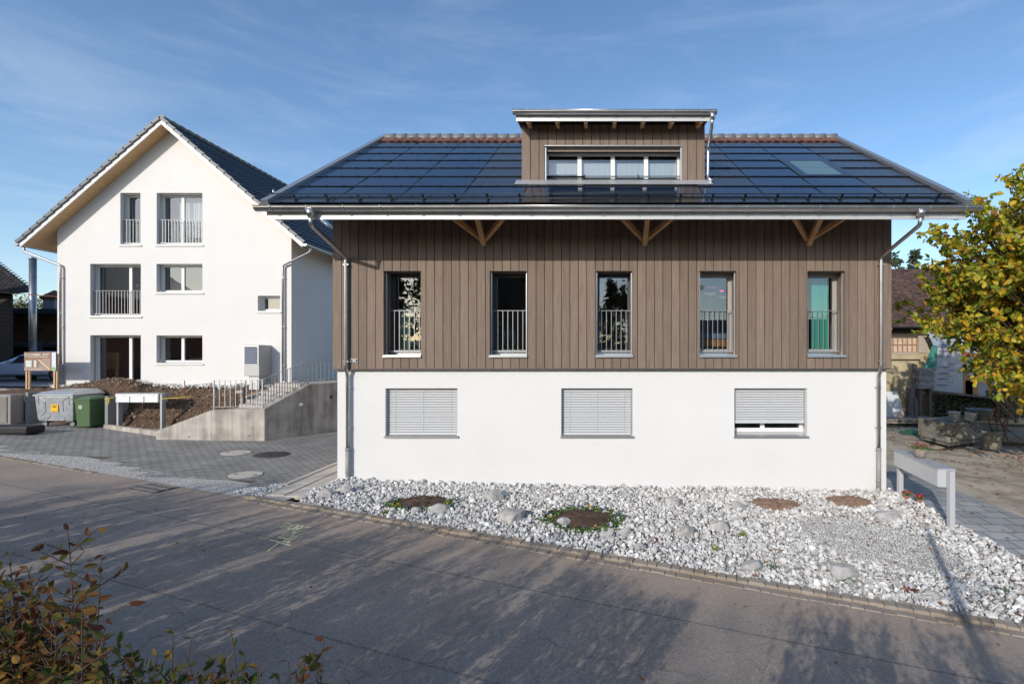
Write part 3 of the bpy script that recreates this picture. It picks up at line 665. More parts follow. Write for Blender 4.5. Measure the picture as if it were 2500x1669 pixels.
# ---- leaves on the ground
dry = leaf_mat('dry_leaf', [(0,(.22,.09,.04)),(.5,(.32,.15,.06)),(1,(.16,.07,.04))], tr=.1, veins=False)
def litter(name, n, fn, size, label, m=dry, seed=1):
    rg = np.random.default_rng(seed); P = []
    while len(P) < n:
        q = fn(rg)
        if q: P.append(q)
    P = np.array(P); up = np.zeros((n, 3)); V, Fa, uv = leaf_batch(P, rg.uniform(size*.6, size*1.2, n), rg, w=.7, up=up, fold=.12)
    V = V.reshape(n, 15, 3); V[:, :, 2] = P[:, None, 2]+(V[:, :, 2]-P[:, None, 2])*.35; V[:, :, 2] -= (V[:, :, 2].min(1)-P[:, 2])[:, None]
    return tag(npmesh(name, V.reshape(-1, 3), Fa, m, uvs=uv), label, 'leaves', kind='stuff')
def f1(r):
    x = r.uniform(-5, 7); y = r.uniform(6, 11.3)
    if r.random() > (x+6)/10: return None
    return (x, y, bed_z(x, y)+.05) if bed_inside(x, y) else None
litter('bed_leaves', 620, f1, .07, 'dry brown leaves scattered over the white stone bed')
def f2(r):
    x = r.uniform(8.9, 26); y = r.uniform(6, 22)
    d = noise.noise(Vector((x*.35, y*.35, 4)))
    cx = x-(9.5+ (y-8)*.32)
    if r.random() > .08+.9*sstep(.5, 2.2, cx)+d*.2: return None
    return (x, y, hdirt(x, y)+.005)
litter('drive_leaves', 9500, f2, .12, 'brown leaf litter over the dirt drive under the yellow tree', seed=4)
def f3(r): 
    x = r.uniform(-11, 6); y = r.uniform(3.2, 9.5); u, v_ = uv_road(x, y)
    return (x, y, h_base(x, y)+.006) if v_ < -.2 else None
litter('road_leaves', 90, f3, .06, 'few dark leaves lying on the road', seed=6)
def f4(r): x = r.uniform(7.2, 8.7); y = r.uniform(6.5, 16); return (x, y, h_base(x, y)+.035)
litter('path_leaves', 26, f4, .09, 'few dry leaves on the paved path', seed=8)
# ---- round covers, road drain and chalk
def on_ground(px, py, off=0.0):
    Y = 10.0
    for _ in range(30):
        p = at(px, py, Y); Y = .5*Y+.5*F*(-(h_base(p.x, p.y)+off))/(py-814)
    return at(px, py, Y)
cov = mat('concrete_cover', (.60,.54,.46), .85, col2=(.50,.45,.385), nscale=6, bump=.002); iron = mat('cast_iron', (.075,.075,.075), .6, metal=.3, bump=.006, bscale=60)
def follow(mb, p): mb.v = [(x, y, z+h_base(x, y)-h_base(p.x, p.y)) for x, y, z in mb.v]
for (px, py, r, m_, lab) in ((541,1038,.40,cov,'pale round manhole cover on the driveway, the farther one'),(563,1088,.38,cov,'pale round manhole cover on the driveway, nearer the road'),(623,1042,.47,iron,'dark cast iron manhole cover on the driveway')):
    p = on_ground(px, py, .022); t = thing('manhole_cover', lab, 'manhole cover', p, 'manhole covers on the driveway')
    mb = MB(); mb.lathe([(r,-.03),(r,.002)], p, 40); follow(mb, p); mb.build('rim', iron, t)
    mb = MB(); mb.lathe([(r*.93,-.03),(r*.93,.004),(r*.9,.006)], p, 40); follow(mb, p)
    o = mb.build('cover_plate', m_, t)
    mb = MB()
    if m_ is iron:
        for k in range(1, 7):
            for j in range(0, 28, 2):
                a0 = 2*math.pi*j/28; rr_ = r*.9*k/7
                c0 = Vector((p.x+rr_*math.cos(a0), p.y+rr_*math.sin(a0), p.z+.013)); mb.obox(c0, (math.cos(a0), math.sin(a0), 0), (-math.sin(a0), math.cos(a0), 0), (0,0,1), .018, .03*k/4, .005)
        follow(mb, p); mb.build('tread_pattern', iron, t)
    else:
        for s_ in (-1, 1): mb = MB(); mb.box(p.x+s_*r*.62-.05, p.x+s_*r*.62+.05, p.y-.02, p.y+.02, p.z+.006, p.z+.010); follow(mb, p); mb.build('lifting_slot', backing_dark, t)
p = on_ground(380, 1083, .0) if False else at(350,1118,1)
p = on_ground(352, 1117, .012)
t = thing('road_drain', 'iron storm drain grating set in the road edge', 'drain', p)
mb = MB(); mb.obox(p-Vector((0,0,.006)), RD.to_3d(), RN.to_3d(), (0,0,1), .42, .22, .006); follow(mb, p); mb.build('drain_well', backing_dark, t)
mb = MB()
for k in range(9):
    c0 = p+RD.to_3d()*(-.36+.09*k); mb.obox(c0+Vector((0,0,.002)), RD.to_3d(), RN.to_3d(), (0,0,1), .02, .19, .008)
for s_ in (-1, 0, 1): mb.obox(p+RN.to_3d()*s_*.19+Vector((0,0,.003)), RD.to_3d(), RN.to_3d(), (0,0,1), .42, .018, .009)
follow(mb, p); mb.build('grating', mat('worn_iron', (.30,.28,.26), .5, metal=.5), t)
chalk = mat('chalk', (.80,.76,.46), .95, col2=(.55,.52,.34), nscale=60, lo=.3, hi=.8)
t = thing('chalk_note', 'yellow chalk writing with a T mark on the road', 'chalk writing', on_ground(665, 1225))
for s_, (px, py), sz_, sxx in (('Deckel', (716,1208), .50, .40), ('70cm', (697,1230), .42, .42)):
    p = on_ground(px, py, .008)
    o = text('lettering', s_, sz_, p, Matrix.Rotation(R(165), 4, 'Z'), chalk, t, ext=.0005, bold=.006, sx=sxx)
    for q_ in o.data.vertices: w_ = q_.co+Vector(t.location); q_.co.z += h_base(w_.x, w_.y)-h_base(p.x, p.y)
mb = MB(); a = on_ground(618,1237,.006); b = on_ground(666,1250,.006); c = on_ground(641,1243,.009); d = on_ground(614,1263,.009)
mb.bar(a, b, .03, .001); mb.bar(c, d, .03, .001); mb.build('t_mark', chalk, t)
# ================================================================== timber clad house
def wall_holes(mb, poly, holes, Y, depth, reveal=True):
    """front wall in the plane y=Y: convex outline poly [(x,z)], rectangular holes (x0,x1,z0,z1); reveals run back by depth"""
    zs = sorted(set([round(p[1], 5) for p in poly]+[h[2] for h in holes]+[h[3] for h in holes]))
    def bounds(z):
        xs_ = []
        for i in range(len(poly)):
            (xa, za), (xb, zb) = poly[i], poly[(i+1) % len(poly)]
            if abs(za-zb) < 1e-9:
                if abs(z-za) < 1e-6: xs_ += [xa, xb]
            elif min(za, zb)-1e-6 <= z <= max(za, zb)+1e-6: xs_.append(xa+(xb-xa)*(z-za)/(zb-za))
        return min(xs_), max(xs_)
    for z0, z1 in zip(zs[:-1], zs[1:]):
        if z1-z0 < 1e-6: continue
        l0, r0 = bounds(z0+1e-7); l1, r1 = bounds(z1-1e-7)
        hs_ = sorted([h for h in holes if h[2] <= z0+1e-6 and h[3] >= z1-1e-6])
        cur = (l0, l1)
        for h in hs_:
            mb.quad((cur[0], Y, z0), (h[0], Y, z0), (h[0], Y, z1), (cur[1], Y, z1)); cur = (h[1], h[1])
        mb.quad((cur[0], Y, z0), (r0, Y, z0), (r1, Y, z1), (cur[1], Y, z1))
    if reveal:
        for (a, b, c, d) in holes:
            y2 = Y+depth
            mb.quad((a,Y,c),(a,y2,c),(a,y2,d),(a,Y,d)); mb.quad((b,Y,c),(b,Y,d),(b,y2,d),(b,y2,c))
            mb.quad((a,Y,d),(a,y2,d),(b,y2,d),(b,Y,d)); mb.quad((a,Y,c),(b,Y,c),(b,y2,c),(a,y2,c))
def boards(mb, x0, x1, w, zb, zt, holes, Y, th=.024, gap=.014, seed=1):
    """vertical boards in the plane y=Y (front face); zt may be a function of x"""
    rg = random.Random(seed); n = max(1, round((x1-x0)/w)); w = (x1-x0)/n
    for i in range(n):
        a = x0+i*w+gap/2; b = x0+(i+1)*w-gap/2; mb.tone = rg.random(); pr = rg.uniform(-.002, .002)
        cuts = sorted(set([a, b]+[h[k] for h in holes for k in (0, 1) if a < h[k] < b]))
        for xa, xb in zip(cuts[:-1], cuts[1:]):
            top = zt((xa+xb)/2) if callable(zt) else zt
            segs = [(zb, top)]
            for h in holes:
                if h[0] < (xa+xb)/2 < h[1]:
                    ns = []
                    for s0, s1 in segs:
                        if h[2] > s0: ns.append((s0, min(s1, h[2])))
                        if h[3] < s1: ns.append((max(s0, h[3]), s1))
                    segs = [q for q in ns if q[1]-q[0] > .005]
            for s0, s1 in segs: mb.box(xa, xb, Y+pr, Y+th, s0, s1)
    mb.tone = .5
PT = R(34.6); E0 = Vector((0, 9.95, 3.115)); UP = Vector((0, math.cos(PT), math.sin(PT))); NR = Vector((0, -math.sin(PT), math.cos(PT)))
def rf(x, t, n=0.0): return Vector((x, 0, 0))+E0+UP*t+NR*n
HX0, HX1 = -6.16, 6.91; TR = 6.68; RY = 15.45
H = thing('timber_house', 'brown timber clad house on white plinth with black solar roof and dormer', 'house', (.4, 11.4, -3.1))
win_up = [(-4.975,-4.105,-.03,1.967),(-2.494,-1.624,-.03,1.967),(-.006,.850,-.03,1.967),(2.42,3.285,-.03,1.967),(4.945,5.83,-.03,1.967)]
win_lo = [(-4.978,-3.278,-1.90,-.783),(-.825,.859,-1.90,-.783),(3.264,4.984,-1.90,-.783)]
mb = MB(); PX0, PX1 = -6.11, 6.85
wall_holes(mb, [(PX0,-4.2),(PX1,-4.2),(PX1,-.33),(PX0,-.33)], win_lo, 11.42, .34)
mb.quad((PX0,11.42,-4.2),(PX0,11.42,-.33),(PX0,19.6,-.33),(PX0,19.6,-4.2)); mb.quad((PX1,11.42,-4.2),(PX1,19.6,-4.2),(PX1,19.6,-.33),(PX1,11.42,-.33))
mb.quad((PX0,19.6,-4.2),(PX0,19.6,-.33),(PX1,19.6,-.33),(PX1,19.6,-4.2))
mb.build('plinth_wall', white_render, H)
mb = MB()                                       # wall core behind the boards
wall_holes(mb, [(HX0+.03,-.335),(HX1-.03,-.335),(HX1-.03,3.75),(HX0+.03,3.75)], win_up, 11.365, .02)
for x in (HX0+.03, HX1-.03):
    i = len(mb.v); mb.v += [(x,11.365,-.335),(x,19.6,-.335),(x,19.6,3.6),(x,15.45,6.6),(x,11.365,3.75)]; mb.face(range(i, i+5))
mb.quad((HX0,19.6,-.335),(HX1,19.6,-.335),(HX1,19.6,3.6),(HX0,19.6,3.6)); mb.quad((HX0,11.365,-.335),(HX1,11.365,-.335),(HX1,19.6,-.335),(HX0,19.6,-.335))
mb.build('wall_core', backing_dark, H)
mb = MB(); boards(mb, HX0, HX1, .197, -.315, 3.72, win_up, 11.32, seed=5)
for x, s_ in ((HX0-.02, 1), (HX1-.004, 1)):      # side cladding
    rg = random.Random(3)
    for k in range(41):
        y = 11.345+k*.2; mb.tone = rg.random(); top = 3.7+ (min(y, 2*15.45-y)-11.3)*.69; mb.box(x, x+.024, y, y+.193, -.315, top)
mb.tone = .5
mb.build('board_cladding', cladding_wood, H)
mb = MB(); mb.box(HX0-.02, HX1+.02, 11.30, 11.44, -.345, -.32); mb.build('base_flashing', mat('drip_brown', (.10,.085,.075), .5, metal=.4), H)
# interior box, bare floors
room_m = mat('interior_plaster', (.33,.31,.28), .9); floor_m = mat('interior_floor', (.22,.13,.07), .6)
def room(parent, x0, x1, y0, y1, z0, z1, m=None):
    mb = MB(); mb.quad((x0,y0,z0),(x0,y1,z0),(x0,y1,z1),(x0,y0,z1)); mb.quad((x1,y0,z0),(x1,y0,z1),(x1,y1,z1),(x1,y1,z0))
    mb.quad((x0,y1,z0),(x1,y1,z0),(x1,y1,z1),(x0,y1,z1)); mb.quad((x0,y0,z1),(x0,y1,z1),(x1,y1,z1),(x1,y0,z1)); mb.mi = 1; mb.quad((x0,y0,z0),(x1,y0,z0),(x1,y1,z0),(x0,y1,z0))
    return mb.build('interior', [m or room_m, floor_m], parent)
for a, b in ((-6.0,-3.4),(-3.3,-.8),(-.7,1.9),(2.0,4.1),(4.2,6.7)): room(H, a, b, 11.80, 15.2, -.1, 2.35)
room(H, 3.0, 5.3, 11.84, 14.5, -3.0, -.55)
frame_m = mat('window_frame', (.36,.34,.31), .45); frame_dk = mat('dark_frame', (.05,.048,.045), .45)
def railing(x0, x1, y, z0, z1, n, m, parent, name='railing', r=.007):
    mb = MB(); mb.box(x0, x1, y-.02, y+.02, z1-.012, z1); mb.box(x0, x1, y-.018, y+.018, z0, z0+.035)
    for k in range(n+1):
        x = x0+.006+(x1-x0-.012)*k/n; mb.box(x-r, x+r, y-r, y+r, z0+.035, z1-.012)
    return mb.build(name, m, parent)
bar_m = mat('railing_steel', (.33,.34,.35), .45, metal=.5)
lab_w = ['tall window with pale curtain and tree reflection', 'tall window with dark empty room behind', 'middle tall window reflecting conifers', 'tall window with childish drawings on the pane', 'tall window with turquoise curtain']
for k, (a, b, c, d) in enumerate(win_up):
    mb = MB()                                    # casing (reveal boards) + frame
    y0, y1 = 11.345, 11.80
    mb.box(a-.025, a+.004, y0, y1, c, d); mb.box(b-.004, b+.025, y0, y1, c, d); mb.box(a-.025, b+.025, y0, y1, d-.004, d+.03)
    w = mb.build('window', reveal_wood, H); w['label'] = lab_w[k]
    mb = MB(); yf = 11.72; fw = .055
    mb.box(a+.004, a+fw, yf, yf+.07, c+.10, d-.004); mb.box(b-fw, b-.004, yf, yf+.07, c+.10, d-.004); mb.box(a+fw, b-fw, yf, yf+.07, d-.09, d-.004); mb.box(a+fw, b-fw, yf, yf+.07, c+.10, c+.17)
    s_ = .035
    mb.box(a+fw, a+fw+s_, yf+.02, yf+.06, c+.17, d-.09); mb.box(b-fw-s_, b-fw, yf+.02, yf+.06, c+.17, d-.09)
    mb.build('frame', frame_dk if k < 3 else frame_m, w)
    mb = MB(); mb.quad((a+fw+.02,yf+.04,c+.17),(b-fw-.02,yf+.04,c+.17),(b-fw-.02,yf+.04,d-.09),(a+fw+.02,yf+.04,d-.09)); mb.build('pane', glass, w)
    mb = MB(); mb.box(a-.012, b+.012, 11.27, 11.30, -.055, -.008); mb.quad((a-.012,11.27,-.008),(b+.012,11.27,-.008),(b+.012,11.36,-.0),(a-.012,11.36,-.0)); mb.box(a+.005, b-.005, 11.30, yf+.0, -.02, .004); mb.box(a+.006, b-.006, yf-.03, yf+.0, .004, .065)
    mb.build('sill', alu, w)
    railing(a+.01, b-.01, 11.60, .075, 1.07, 7, bar_m, w)
    mb = MB()
    for x in (a+.006, b-.032): mb.box(x, x+.026, 11.42, 11.45, .004, d-.005)
    mb.build('guide_rail', alu, w)
# basement windows with slatted blinds
blind_m = mat('blind_slats', (.54,.55,.56), .5); pvc = mat('white_pvc', (.75,.75,.74), .4)
for k, (a, b, c, d) in enumerate(win_lo):
    mb = MB(); yf = 11.70
    mb.box(a+.001, a+.07, yf, yf+.06, c+.05, d-.001); mb.box(b-.07, b-.001, yf, yf+.06, c+.05, d-.001); mb.box(a+.07, b-.07, yf, yf+.06, d-.08, d-.001); mb.box(a+.07, b-.07, yf, yf+.06, c+.05, c+.14)
    xm = (a+b)/2-.1; mb.box(xm-.05, xm+.05, yf+.003, yf+.055, c+.14, d-.08)
    w = mb.build('basement_window', pvc, H)
    mb = MB(); mb.quad((a+.05,yf+.03,c+.12),(b-.05,yf+.03,c+.12),(b-.05,yf+.03,d-.07),(a+.05,yf+.03,d-.07)); mb.build('pane', glass, w)
    mb = MB(); zb = c+.03 if k < 2 else -1.585; z = d-.03
    while z > zb+.02:                            # curved slats, one louvre pitch each
        pr = [(11.572, z), (11.555, z-.012), (11.538, z-.028), (11.524, z-.046), (11.518, z-.0565)]
        for (ya, za), (yb, zb_) in zip(pr[:-1], pr[1:]): mb.quad((a+.035,ya,za),(b-.035,ya,za),(b-.035,yb,zb_),(a+.035,yb,zb_))
        z -= .0595
    mb.box(a+.035, b-.035, 11.515, 11.55, zb-.035, zb+.005)
    for x in (a+.19, (a+b)/2, b-.19): mb.box(x-.004, x+.004, 11.516, 11.5165, zb, d-.02)
    mb.build('blind', blind_m, w)
    mb = MB()
    for x in (a+.003, b-.031): mb.box(x, x+.028, 11.51, 11.56, c+.02, d-.002)
    mb.box(a+.031, b-.031, 11.50, 11.57, d-.028, d-.002); mb.build('guide_rail', alu, w)
    mb = MB(); mb.box(a-.02, b+.03, 11.375, 11.405, c-.05, c-.005); mb.quad((a-.02,11.375,c-.005),(b+.03,11.375,c-.005),(b-.0,yf,c+.045),(a+.0,yf,c+.045)); mb.box(a-.02, b+.03, 11.405, 11.42, c-.03, c-.007)
    mb.build('sill', alu, w)
# roof
slate_m = mat('roof_core', (.03,.032,.036), .6)
RX0, RX1 = -6.80, 7.64
mb = MB()
for sgn in (0, 1):
    def q(x, t, n):
        p = rf(x, t, n)
        if sgn: p.y = 2*RY-p.y
        return p
    th = .20; i = len(mb.v)
    pts_ = [q(RX0+.05, .0, -.05), q(RX1-.05, .0, -.05), q(RX1-.05, TR, -.05), q(RX0+.05, TR, -.05), q(RX0+.05, .0, -.05-.08), q(RX1-.05, .0, -.13), q(RX1-.05, TR, -.13), q(RX0+.05, TR, -.13)]
    mb.v += [tuple(p) for p in pts_]
    for f_ in ((0,1,2,3),(4,7,6,5),(0,4,5,1),(1,5,6,2),(3,2,6,7),(0,3,7,4)): mb.face([i+k for k in f_])
mb.build('roof', slate_m, H)
# solar panels: one glazed plate per field, lapped like slates
def solar_mat(name, cell, line, rough):
    m = bpy.data.materials.new(name); m.use_nodes = True; n = m.node_tree.nodes; l = m.node_tree.links.new; b = n['Principled BSDF']
    t = n.new('ShaderNodeTexCoord'); br = n.new('ShaderNodeTexBrick'); br.offset = 0; br.inputs['Scale'].default_value = 1; br.inputs['Brick Width'].default_value = .158; br.inputs['Row Height'].default_value = .158; br.inputs['Mortar Size'].default_value = .003; br.inputs['Color1'].default_value = cell+(1,); br.inputs['Color2'].default_value = tuple(c*1.15 for c in cell)+(1,); br.inputs['Mortar'].default_value = line+(1,)
    mp = n.new('ShaderNodeMapping'); mp.inputs['Rotation'].default_value = (-PT, 0, 0); l(t.outputs['Object'], mp.inputs[0]); l(mp.outputs[0], br.inputs['Vector']); l(br.outputs[0], b.inputs['Base Color'])
    b.inputs['Roughness'].default_value = rough; b.inputs['IOR'].default_value = 1.6; b.inputs['Specular IOR Level'].default_value = .8
    return m
solar_m = solar_mat('solar_cells', (.008,.017,.040), (.02,.032,.06), .08); dummy_m = solar_mat('blind_panel', (.022,.024,.028), (.024,.026,.03), .16)
D_Y = 11.35; DX0, DX1 = -1.751, 2.554
cx = [RX0+.03]+[-5.48+1.30*k for k in range(11)]+[RX1-.03]; rows = [.02, .43]+[1.255+.828*k for k in range(7)]
def panel(x0, x1, t0, t1, m, name='solar_panel'):
    mb = MB(); g_ = .006; i = len(mb.v); j_ = [random.uniform(-.0025,.0025) for _ in range(4)]; a = (rf(x0+g_, t0+.004, .012+j_[0]), rf(x1-g_, t0+.004, .012+j_[1]), rf(x1-g_, t1+.02, -.004+j_[2]), rf(x0+g_, t1+.02, -.004+j_[3])); lo = (rf(x0+g_, t0+.004, .002), rf(x1-g_, t0+.004, .002), rf(x1-g_, t1+.03, -.012), rf(x0+g_, t1+.03, -.012))
    mb.v += [tuple(p) for p in a+lo]
    mb.face((i,i+1,i+2,i+3)); mb.mi = 1
    for f_ in ((4,7,6,5),(0,4,5,1),(1,5,6,2),(2,6,7,3),(3,7,4,0)): mb.face([i+k for k in f_])
    return mb.build(name, [m, mat('seam_black', (.012,.013,.015), .85, spec=.15)], H)
hooks = MB()
for r_ in range(len(rows)-1):
    for c_ in range(len(cx)-1):
        x0, x1, t0, t1 = cx[c_], cx[c_+1], rows[r_], rows[r_+1]
        if x1-x0 < .1: continue
        if t0 > 1.2 and x0 > DX0-.0 and x1 < DX1+.3 and t1 < 5.3: 
            if x0 > -.5 and x1 < 2.4: continue
        if t0 > 2.0 and t1 < 3.8 and abs(x0-4.92) < .02: continue
        dm = r_ == 0 or (t0 > 1.2 and t0 < 5.0 and ((-3.0 < x0 < -1.2) or (1.9 < x0 < 2.4))) or (x1 > 7.5) or (c_ == 0) and False
        panel(x0, x1, t0, t1, dummy_m if dm else solar_m)
        for k in (.2, .5, .8): hooks.obox(rf(x0+(x1-x0)*k, t0+.01, .018), (1,0,0), UP, NR, .018, .018, .004)
    if r_: hooks.bar(rf(RX0+.05, rows[r_], .006), rf(RX1-.05, rows[r_]+.0, .012), .016, .012)
for x in cx[1:-1]: hooks.bar(rf(x, .02, .004), rf(x, rows[-1], .004), .018, .012)
hooks.build('panel_hooks', mat('seam_black', (.012,.013,.015), .85, spec=.15), H)
# skylight
mb = MB(); x0, x1, t0, t1 = 4.93, 6.21, 2.09, 3.75
for (a, b, c, d) in ((x0,x0+.2,t0,t1),(x1-.2,x1,t0,t1),(x0+.2,x1-.2,t0,t0+.14),(x0+.2,x1-.2,t1-.14,t1)):
    mb.obox(rf((a+b)/2,(c+d)/2,.012), (1,0,0), UP, NR, (b-a)/2, (d-c)/2, .012)
o = mb.build('skylight', mat('skylight_frame', (.02,.03,.05), .12), H)
mb = MB(); mb.obox(rf((x0+x1)/2,(t0+t1)/2,.01), (1,0,0), UP, NR, (x1-x0)/2-.2, (t1-t0)/2-.14, .008); mb.build('pane', mat('skylight_glass', (.10,.17,.17), .05, spec=.9), o)
# ridge: red tiles course and grey caps
mb = MB(); x = RX0+.05
while x < RX1-.1:
    for k, (n_) in enumerate((.02, .05, .055, .03)):
        mb.tone = random.random(); xa = x+k*.062; mb.bar(rf(xa+.03, rows[-1]-.02, n_*.6), rf(xa+.03, TR-.03, n_*.6+.01), .062, .03, up=NR)
    x += .25
mb.build('ridge_tiles', red_tile, H)
mb = MB(); x = RX0+.02
while x < RX1-.1:
    ca = Vector((x, RY, E0.z+TR*math.sin(PT)+.0)); mb.tube([ca+Vector((0,0,.0)), ca+Vector((.40,0,.015))], [.125,.14], 10); x += .36
mb.build('ridge_caps', verge_grey, H)
# verges
for xa, xb in ((RX0-.08, RX0+.07), (RX1-.07, RX1+.08)):
    mb = MB(); 
    for sgn in (0, 1):
        a = rf((xa+xb)/2, -.02, -.02); b = rf((xa+xb)/2, TR+.02, -.02)
        if sgn: a.y = 2*RY-a.y; b.y = 2*RY-b.y
        mb.bar(a, b, xb-xa, .20, up=(0,0,1))
    mb.build('verge', mat('verge_metal', (.40,.42,.45), .38, metal=.7), H)
# gutter, fascia, soffit, rafters
def gutter_mesh(mb, x0, x1, yc, zt, r, th=.006, seg=10):
    for k in range(seg):
        a0 = math.pi*k/seg; a1 = math.pi*(k+1)/seg
        for rr_, fl in ((r, 0), (r-th, 1)):
            p = [(x0, yc-rr_*math.cos(a0), zt-rr_*math.sin(a0)), (x1, yc-rr_*math.cos(a0), zt-rr_*math.sin(a0)), (x1, yc-rr_*math.cos(a1), zt-rr_*math.sin(a1)), (x0, yc-rr_*math.cos(a1), zt-rr_*math.sin(a1))]
            i = len(mb.v); mb.v += p; mb.face((i, i+1, i+2, i+3) if fl else (i+3, i+2, i+1, i), True)
    for x in (x0, x1):
        i = len(mb.v); mb.v += [(x, yc-r*math.cos(math.pi*k/seg), zt-r*math.sin(math.pi*k/seg)) for k in range(seg+1)]; mb.face(range(i, i+seg+1))
    mb.tube([(x0, yc-r, zt), (x1, yc-r, zt)], .011, 8)
def bands(xs_, yc, zt, r, parent):
    for x in xs_:
        mb = MB()
        for k in range(8):
            a0 = math.pi*k/8-.1; a1 = math.pi*(k+1)/8-.1; rr_ = r+.003
            mb.bar((x, yc-rr_*math.cos(a0), zt-rr_*math.sin(a0)), (x, yc-rr_*math.cos(a1), zt-rr_*math.sin(a1)), .022, .005, up=(1,0,0.01))
        mb.build('gutter_bracket', alu, parent)
mb = MB(); gutter_mesh(mb, -6.94, 7.83, 9.86, 3.02, .095); go = mb.build('gutter', zinc, H)
bands([-6.6+.742*k for k in range(20)], 9.86, 3.02, .097, go)
fascia_m = mat('fascia_metal', (.55,.545,.535), .4, metal=.35)
mb = MB(); mb.box(-6.80, 7.62, 9.985, 10.0, 2.80, 3.06); mb.box(-6.80, 7.62, 9.975, 9.985, 2.80, 2.90); mb.build('fascia', fascia_m, H)
mb = MB(); 
a = Vector((.42, 10.0, 2.93)); b = a+UP*1.62
mb.obox((a+b)/2, (1,0,0), UP, NR, (RX1-RX0)/2-.03, 0.81, .012); mb.build('soffit', pine, H)
x = -6.62; k = 0
while x < 7.6:
    mb = MB(); a = Vector((x, 10.01, 2.85)); mb.bar(a, a+UP*1.62, .10, .12, up=(0,0,1)); mb.build('rafter', pine, H); x += .705
for xc in (-2.62, 1.13, 4.95):
    mb = MB(); ap = Vector((xc, 11.27, 2.64)); mb.bar(ap-Vector((0,.0,.06)), Vector((xc, 10.55, 3.12)), .11, .11)
    mb.bar(ap+Vector((-.03,0,.05)), Vector((xc-.66, 10.62, 3.12)), .09, .10); mb.bar(ap+Vector((.03,0,.05)), Vector((xc+.66, 10.62, 3.12)), .09, .10)
    mb.build('eave_brace', pine, H)
mb = MB(); mb.box(RX0+.08, RX1-.08, 10.55, 10.67, 3.05, 3.17); mb.build('purlin', pine, H)
# downpipes
def bend(pts_, rad=.07, n=5):
    out = [Vector(pts_[0])]
    for i in range(1, len(pts_)-1):
        a, b, c = map(Vector, pts_[i-1:i+2]); d1 = (a-b).normalized(); d2 = (c-b).normalized(); rd = min(rad, (a-b).length*.45, (c-b).length*.45); s_, e_ = b+d1*rd, b+d2*rd
        for k in range(n+1): t_ = k/n; out.append((1-t_)**2*s_+2*t_*(1-t_)*b+t_*t_*e_)
    out.append(Vector(pts_[-1])); return out
for xo, xw in ((-5.83,-5.82), (6.62,6.62)):
    zg = h_base(xw, 11.3)+.02
    mb = MB(); yw = 11.24; r = .042
    mb.tube([(xo,9.86,2.97),(xo,9.87,2.80)], [.11,.05], 12)
    mb.tube(bend([(xo,9.87,2.86),(xo,9.88,2.66),(xw,yw,2.27),(xw,yw,-.30),(xw,yw+.09,-.46),(xw,yw+.09,-2.25)]), r, 12)
    dp = mb.build('downpipe', zinc, H)
    mb = MB(); mb.tube([(xw,yw+.09,-2.2),(xw,yw+.09,zg-.1)], .052, 12); mb.tube([(xw,yw+.09,-2.23),(xw,yw+.09,-2.17)], .06, 12); mb.tube([(xw,yw+.09,zg+.28),(xw,yw+.09,zg+.33)], .058, 12); mb.build('standpipe', plastic_grey, dp)
    mb = MB()
    for z in (2.1, -.15): mb.box(xw-.05, xw+.06, yw-.02, yw+.06, z-.012, z+.012)
    for z in (-.75, -1.7): mb.box(xw-.055, xw+.055, yw+.07, yw+.17, z-.012, z+.012)
    mb.build('pipe_clip', alu, dp)
# snow guard
mb = MB(); 
for (n_, t_) in ((.14,.2),(.045,.2)): mb.tube([rf(-6.95 if n_ > .1 else -6.6, t_, n_), rf(7.44, t_, n_)], .012, 8)
sg = mb.build('snow_guard', dark_metal, H)
x = -6.3
while x < 7.3:
    mb = MB(); mb.bar(rf(x,.26,.01), rf(x,.19,.15), .012, .05, up=(1,0,0)); mb.bar(rf(x,.16,.02), rf(x,.42,.02), .03, .008, up=NR); mb.build('bracket', dark_metal, sg); x += .672
# house number
t = mb = MB(); mb.box(-5.735, -5.575, 11.30, 11.312, -.172, -.085); np_ = mb.build('number_plate', mat('enamel_white', (.75,.75,.75), .3), H)
mb = MB(); mb.box(-5.727, -5.583, 11.297, 11.30, -.164, -.093); mb.build('number_field', mat('enamel_black', (.01,.01,.015), .3), np_)
text('numerals', '50', .075, (-5.655, 11.296, -.155), FRONT, mat('enamel_white', (.75,.75,.75), .3), np_, align='CENTER', bold=.002, sx=1.1)
# dormer
mb = MB(); dz = 4.09; DT = 5.44; dwin = (-1.216, 2.02, 4.03, 4.92)
slope = math.tan(R(9.5))
boards(mb, DX0, DX1, .206, dz, 5.40, [dwin], D_Y, seed=9)
for x in (DX0-.0, DX1-.024):
    for k in range(18):
        y = D_Y+.026+k*.2; zl = E0.z+(y-E0.y)*math.tan(PT)-.05; zt_ = DT+(y-D_Y)*slope; mb.tone = random.random()
        if zt_ > zl: mb.box(x, x+.024, y, y+.194, zl, zt_)
mb.tone = .5
dm_ = mb.build('dormer', cladding_wood, H)
mb = MB(); wall_holes(mb, [(DX0+.03,dz-.1),(DX1-.03,dz-.1),(DX1-.03,5.5),(DX0+.03,5.5)], [dwin], D_Y+.03, .02)
mb.quad((DX0+.03,D_Y+.03,4),(DX0+.03,14.2,6.1),(DX0+.03,D_Y+.03,5.5)); mb.quad((DX1-.03,D_Y+.03,4),(DX1-.03,14.2,6.1),(DX1-.03,D_Y+.03,5.5))
mb.build('dormer_core', backing_dark, dm_)
a, b, c, d = dwin; yf = D_Y+.34
mb = MB(); mb.box(a-.02, a+.004, D_Y+.02, yf+.06, c, d); mb.box(b-.004, b+.02, D_Y+.02, yf+.06, c, d); mb.box(a, b, D_Y+.15, yf+.06, d-.005, d+.02); mb.box(a, b, D_Y+.12, D_Y+.16, d-.10, d)
mb.build('reveal', reveal_wood, dm_)
mb = MB(); mb.box(a, b, D_Y+.0, D_Y+.12, d-.012, d-.002)
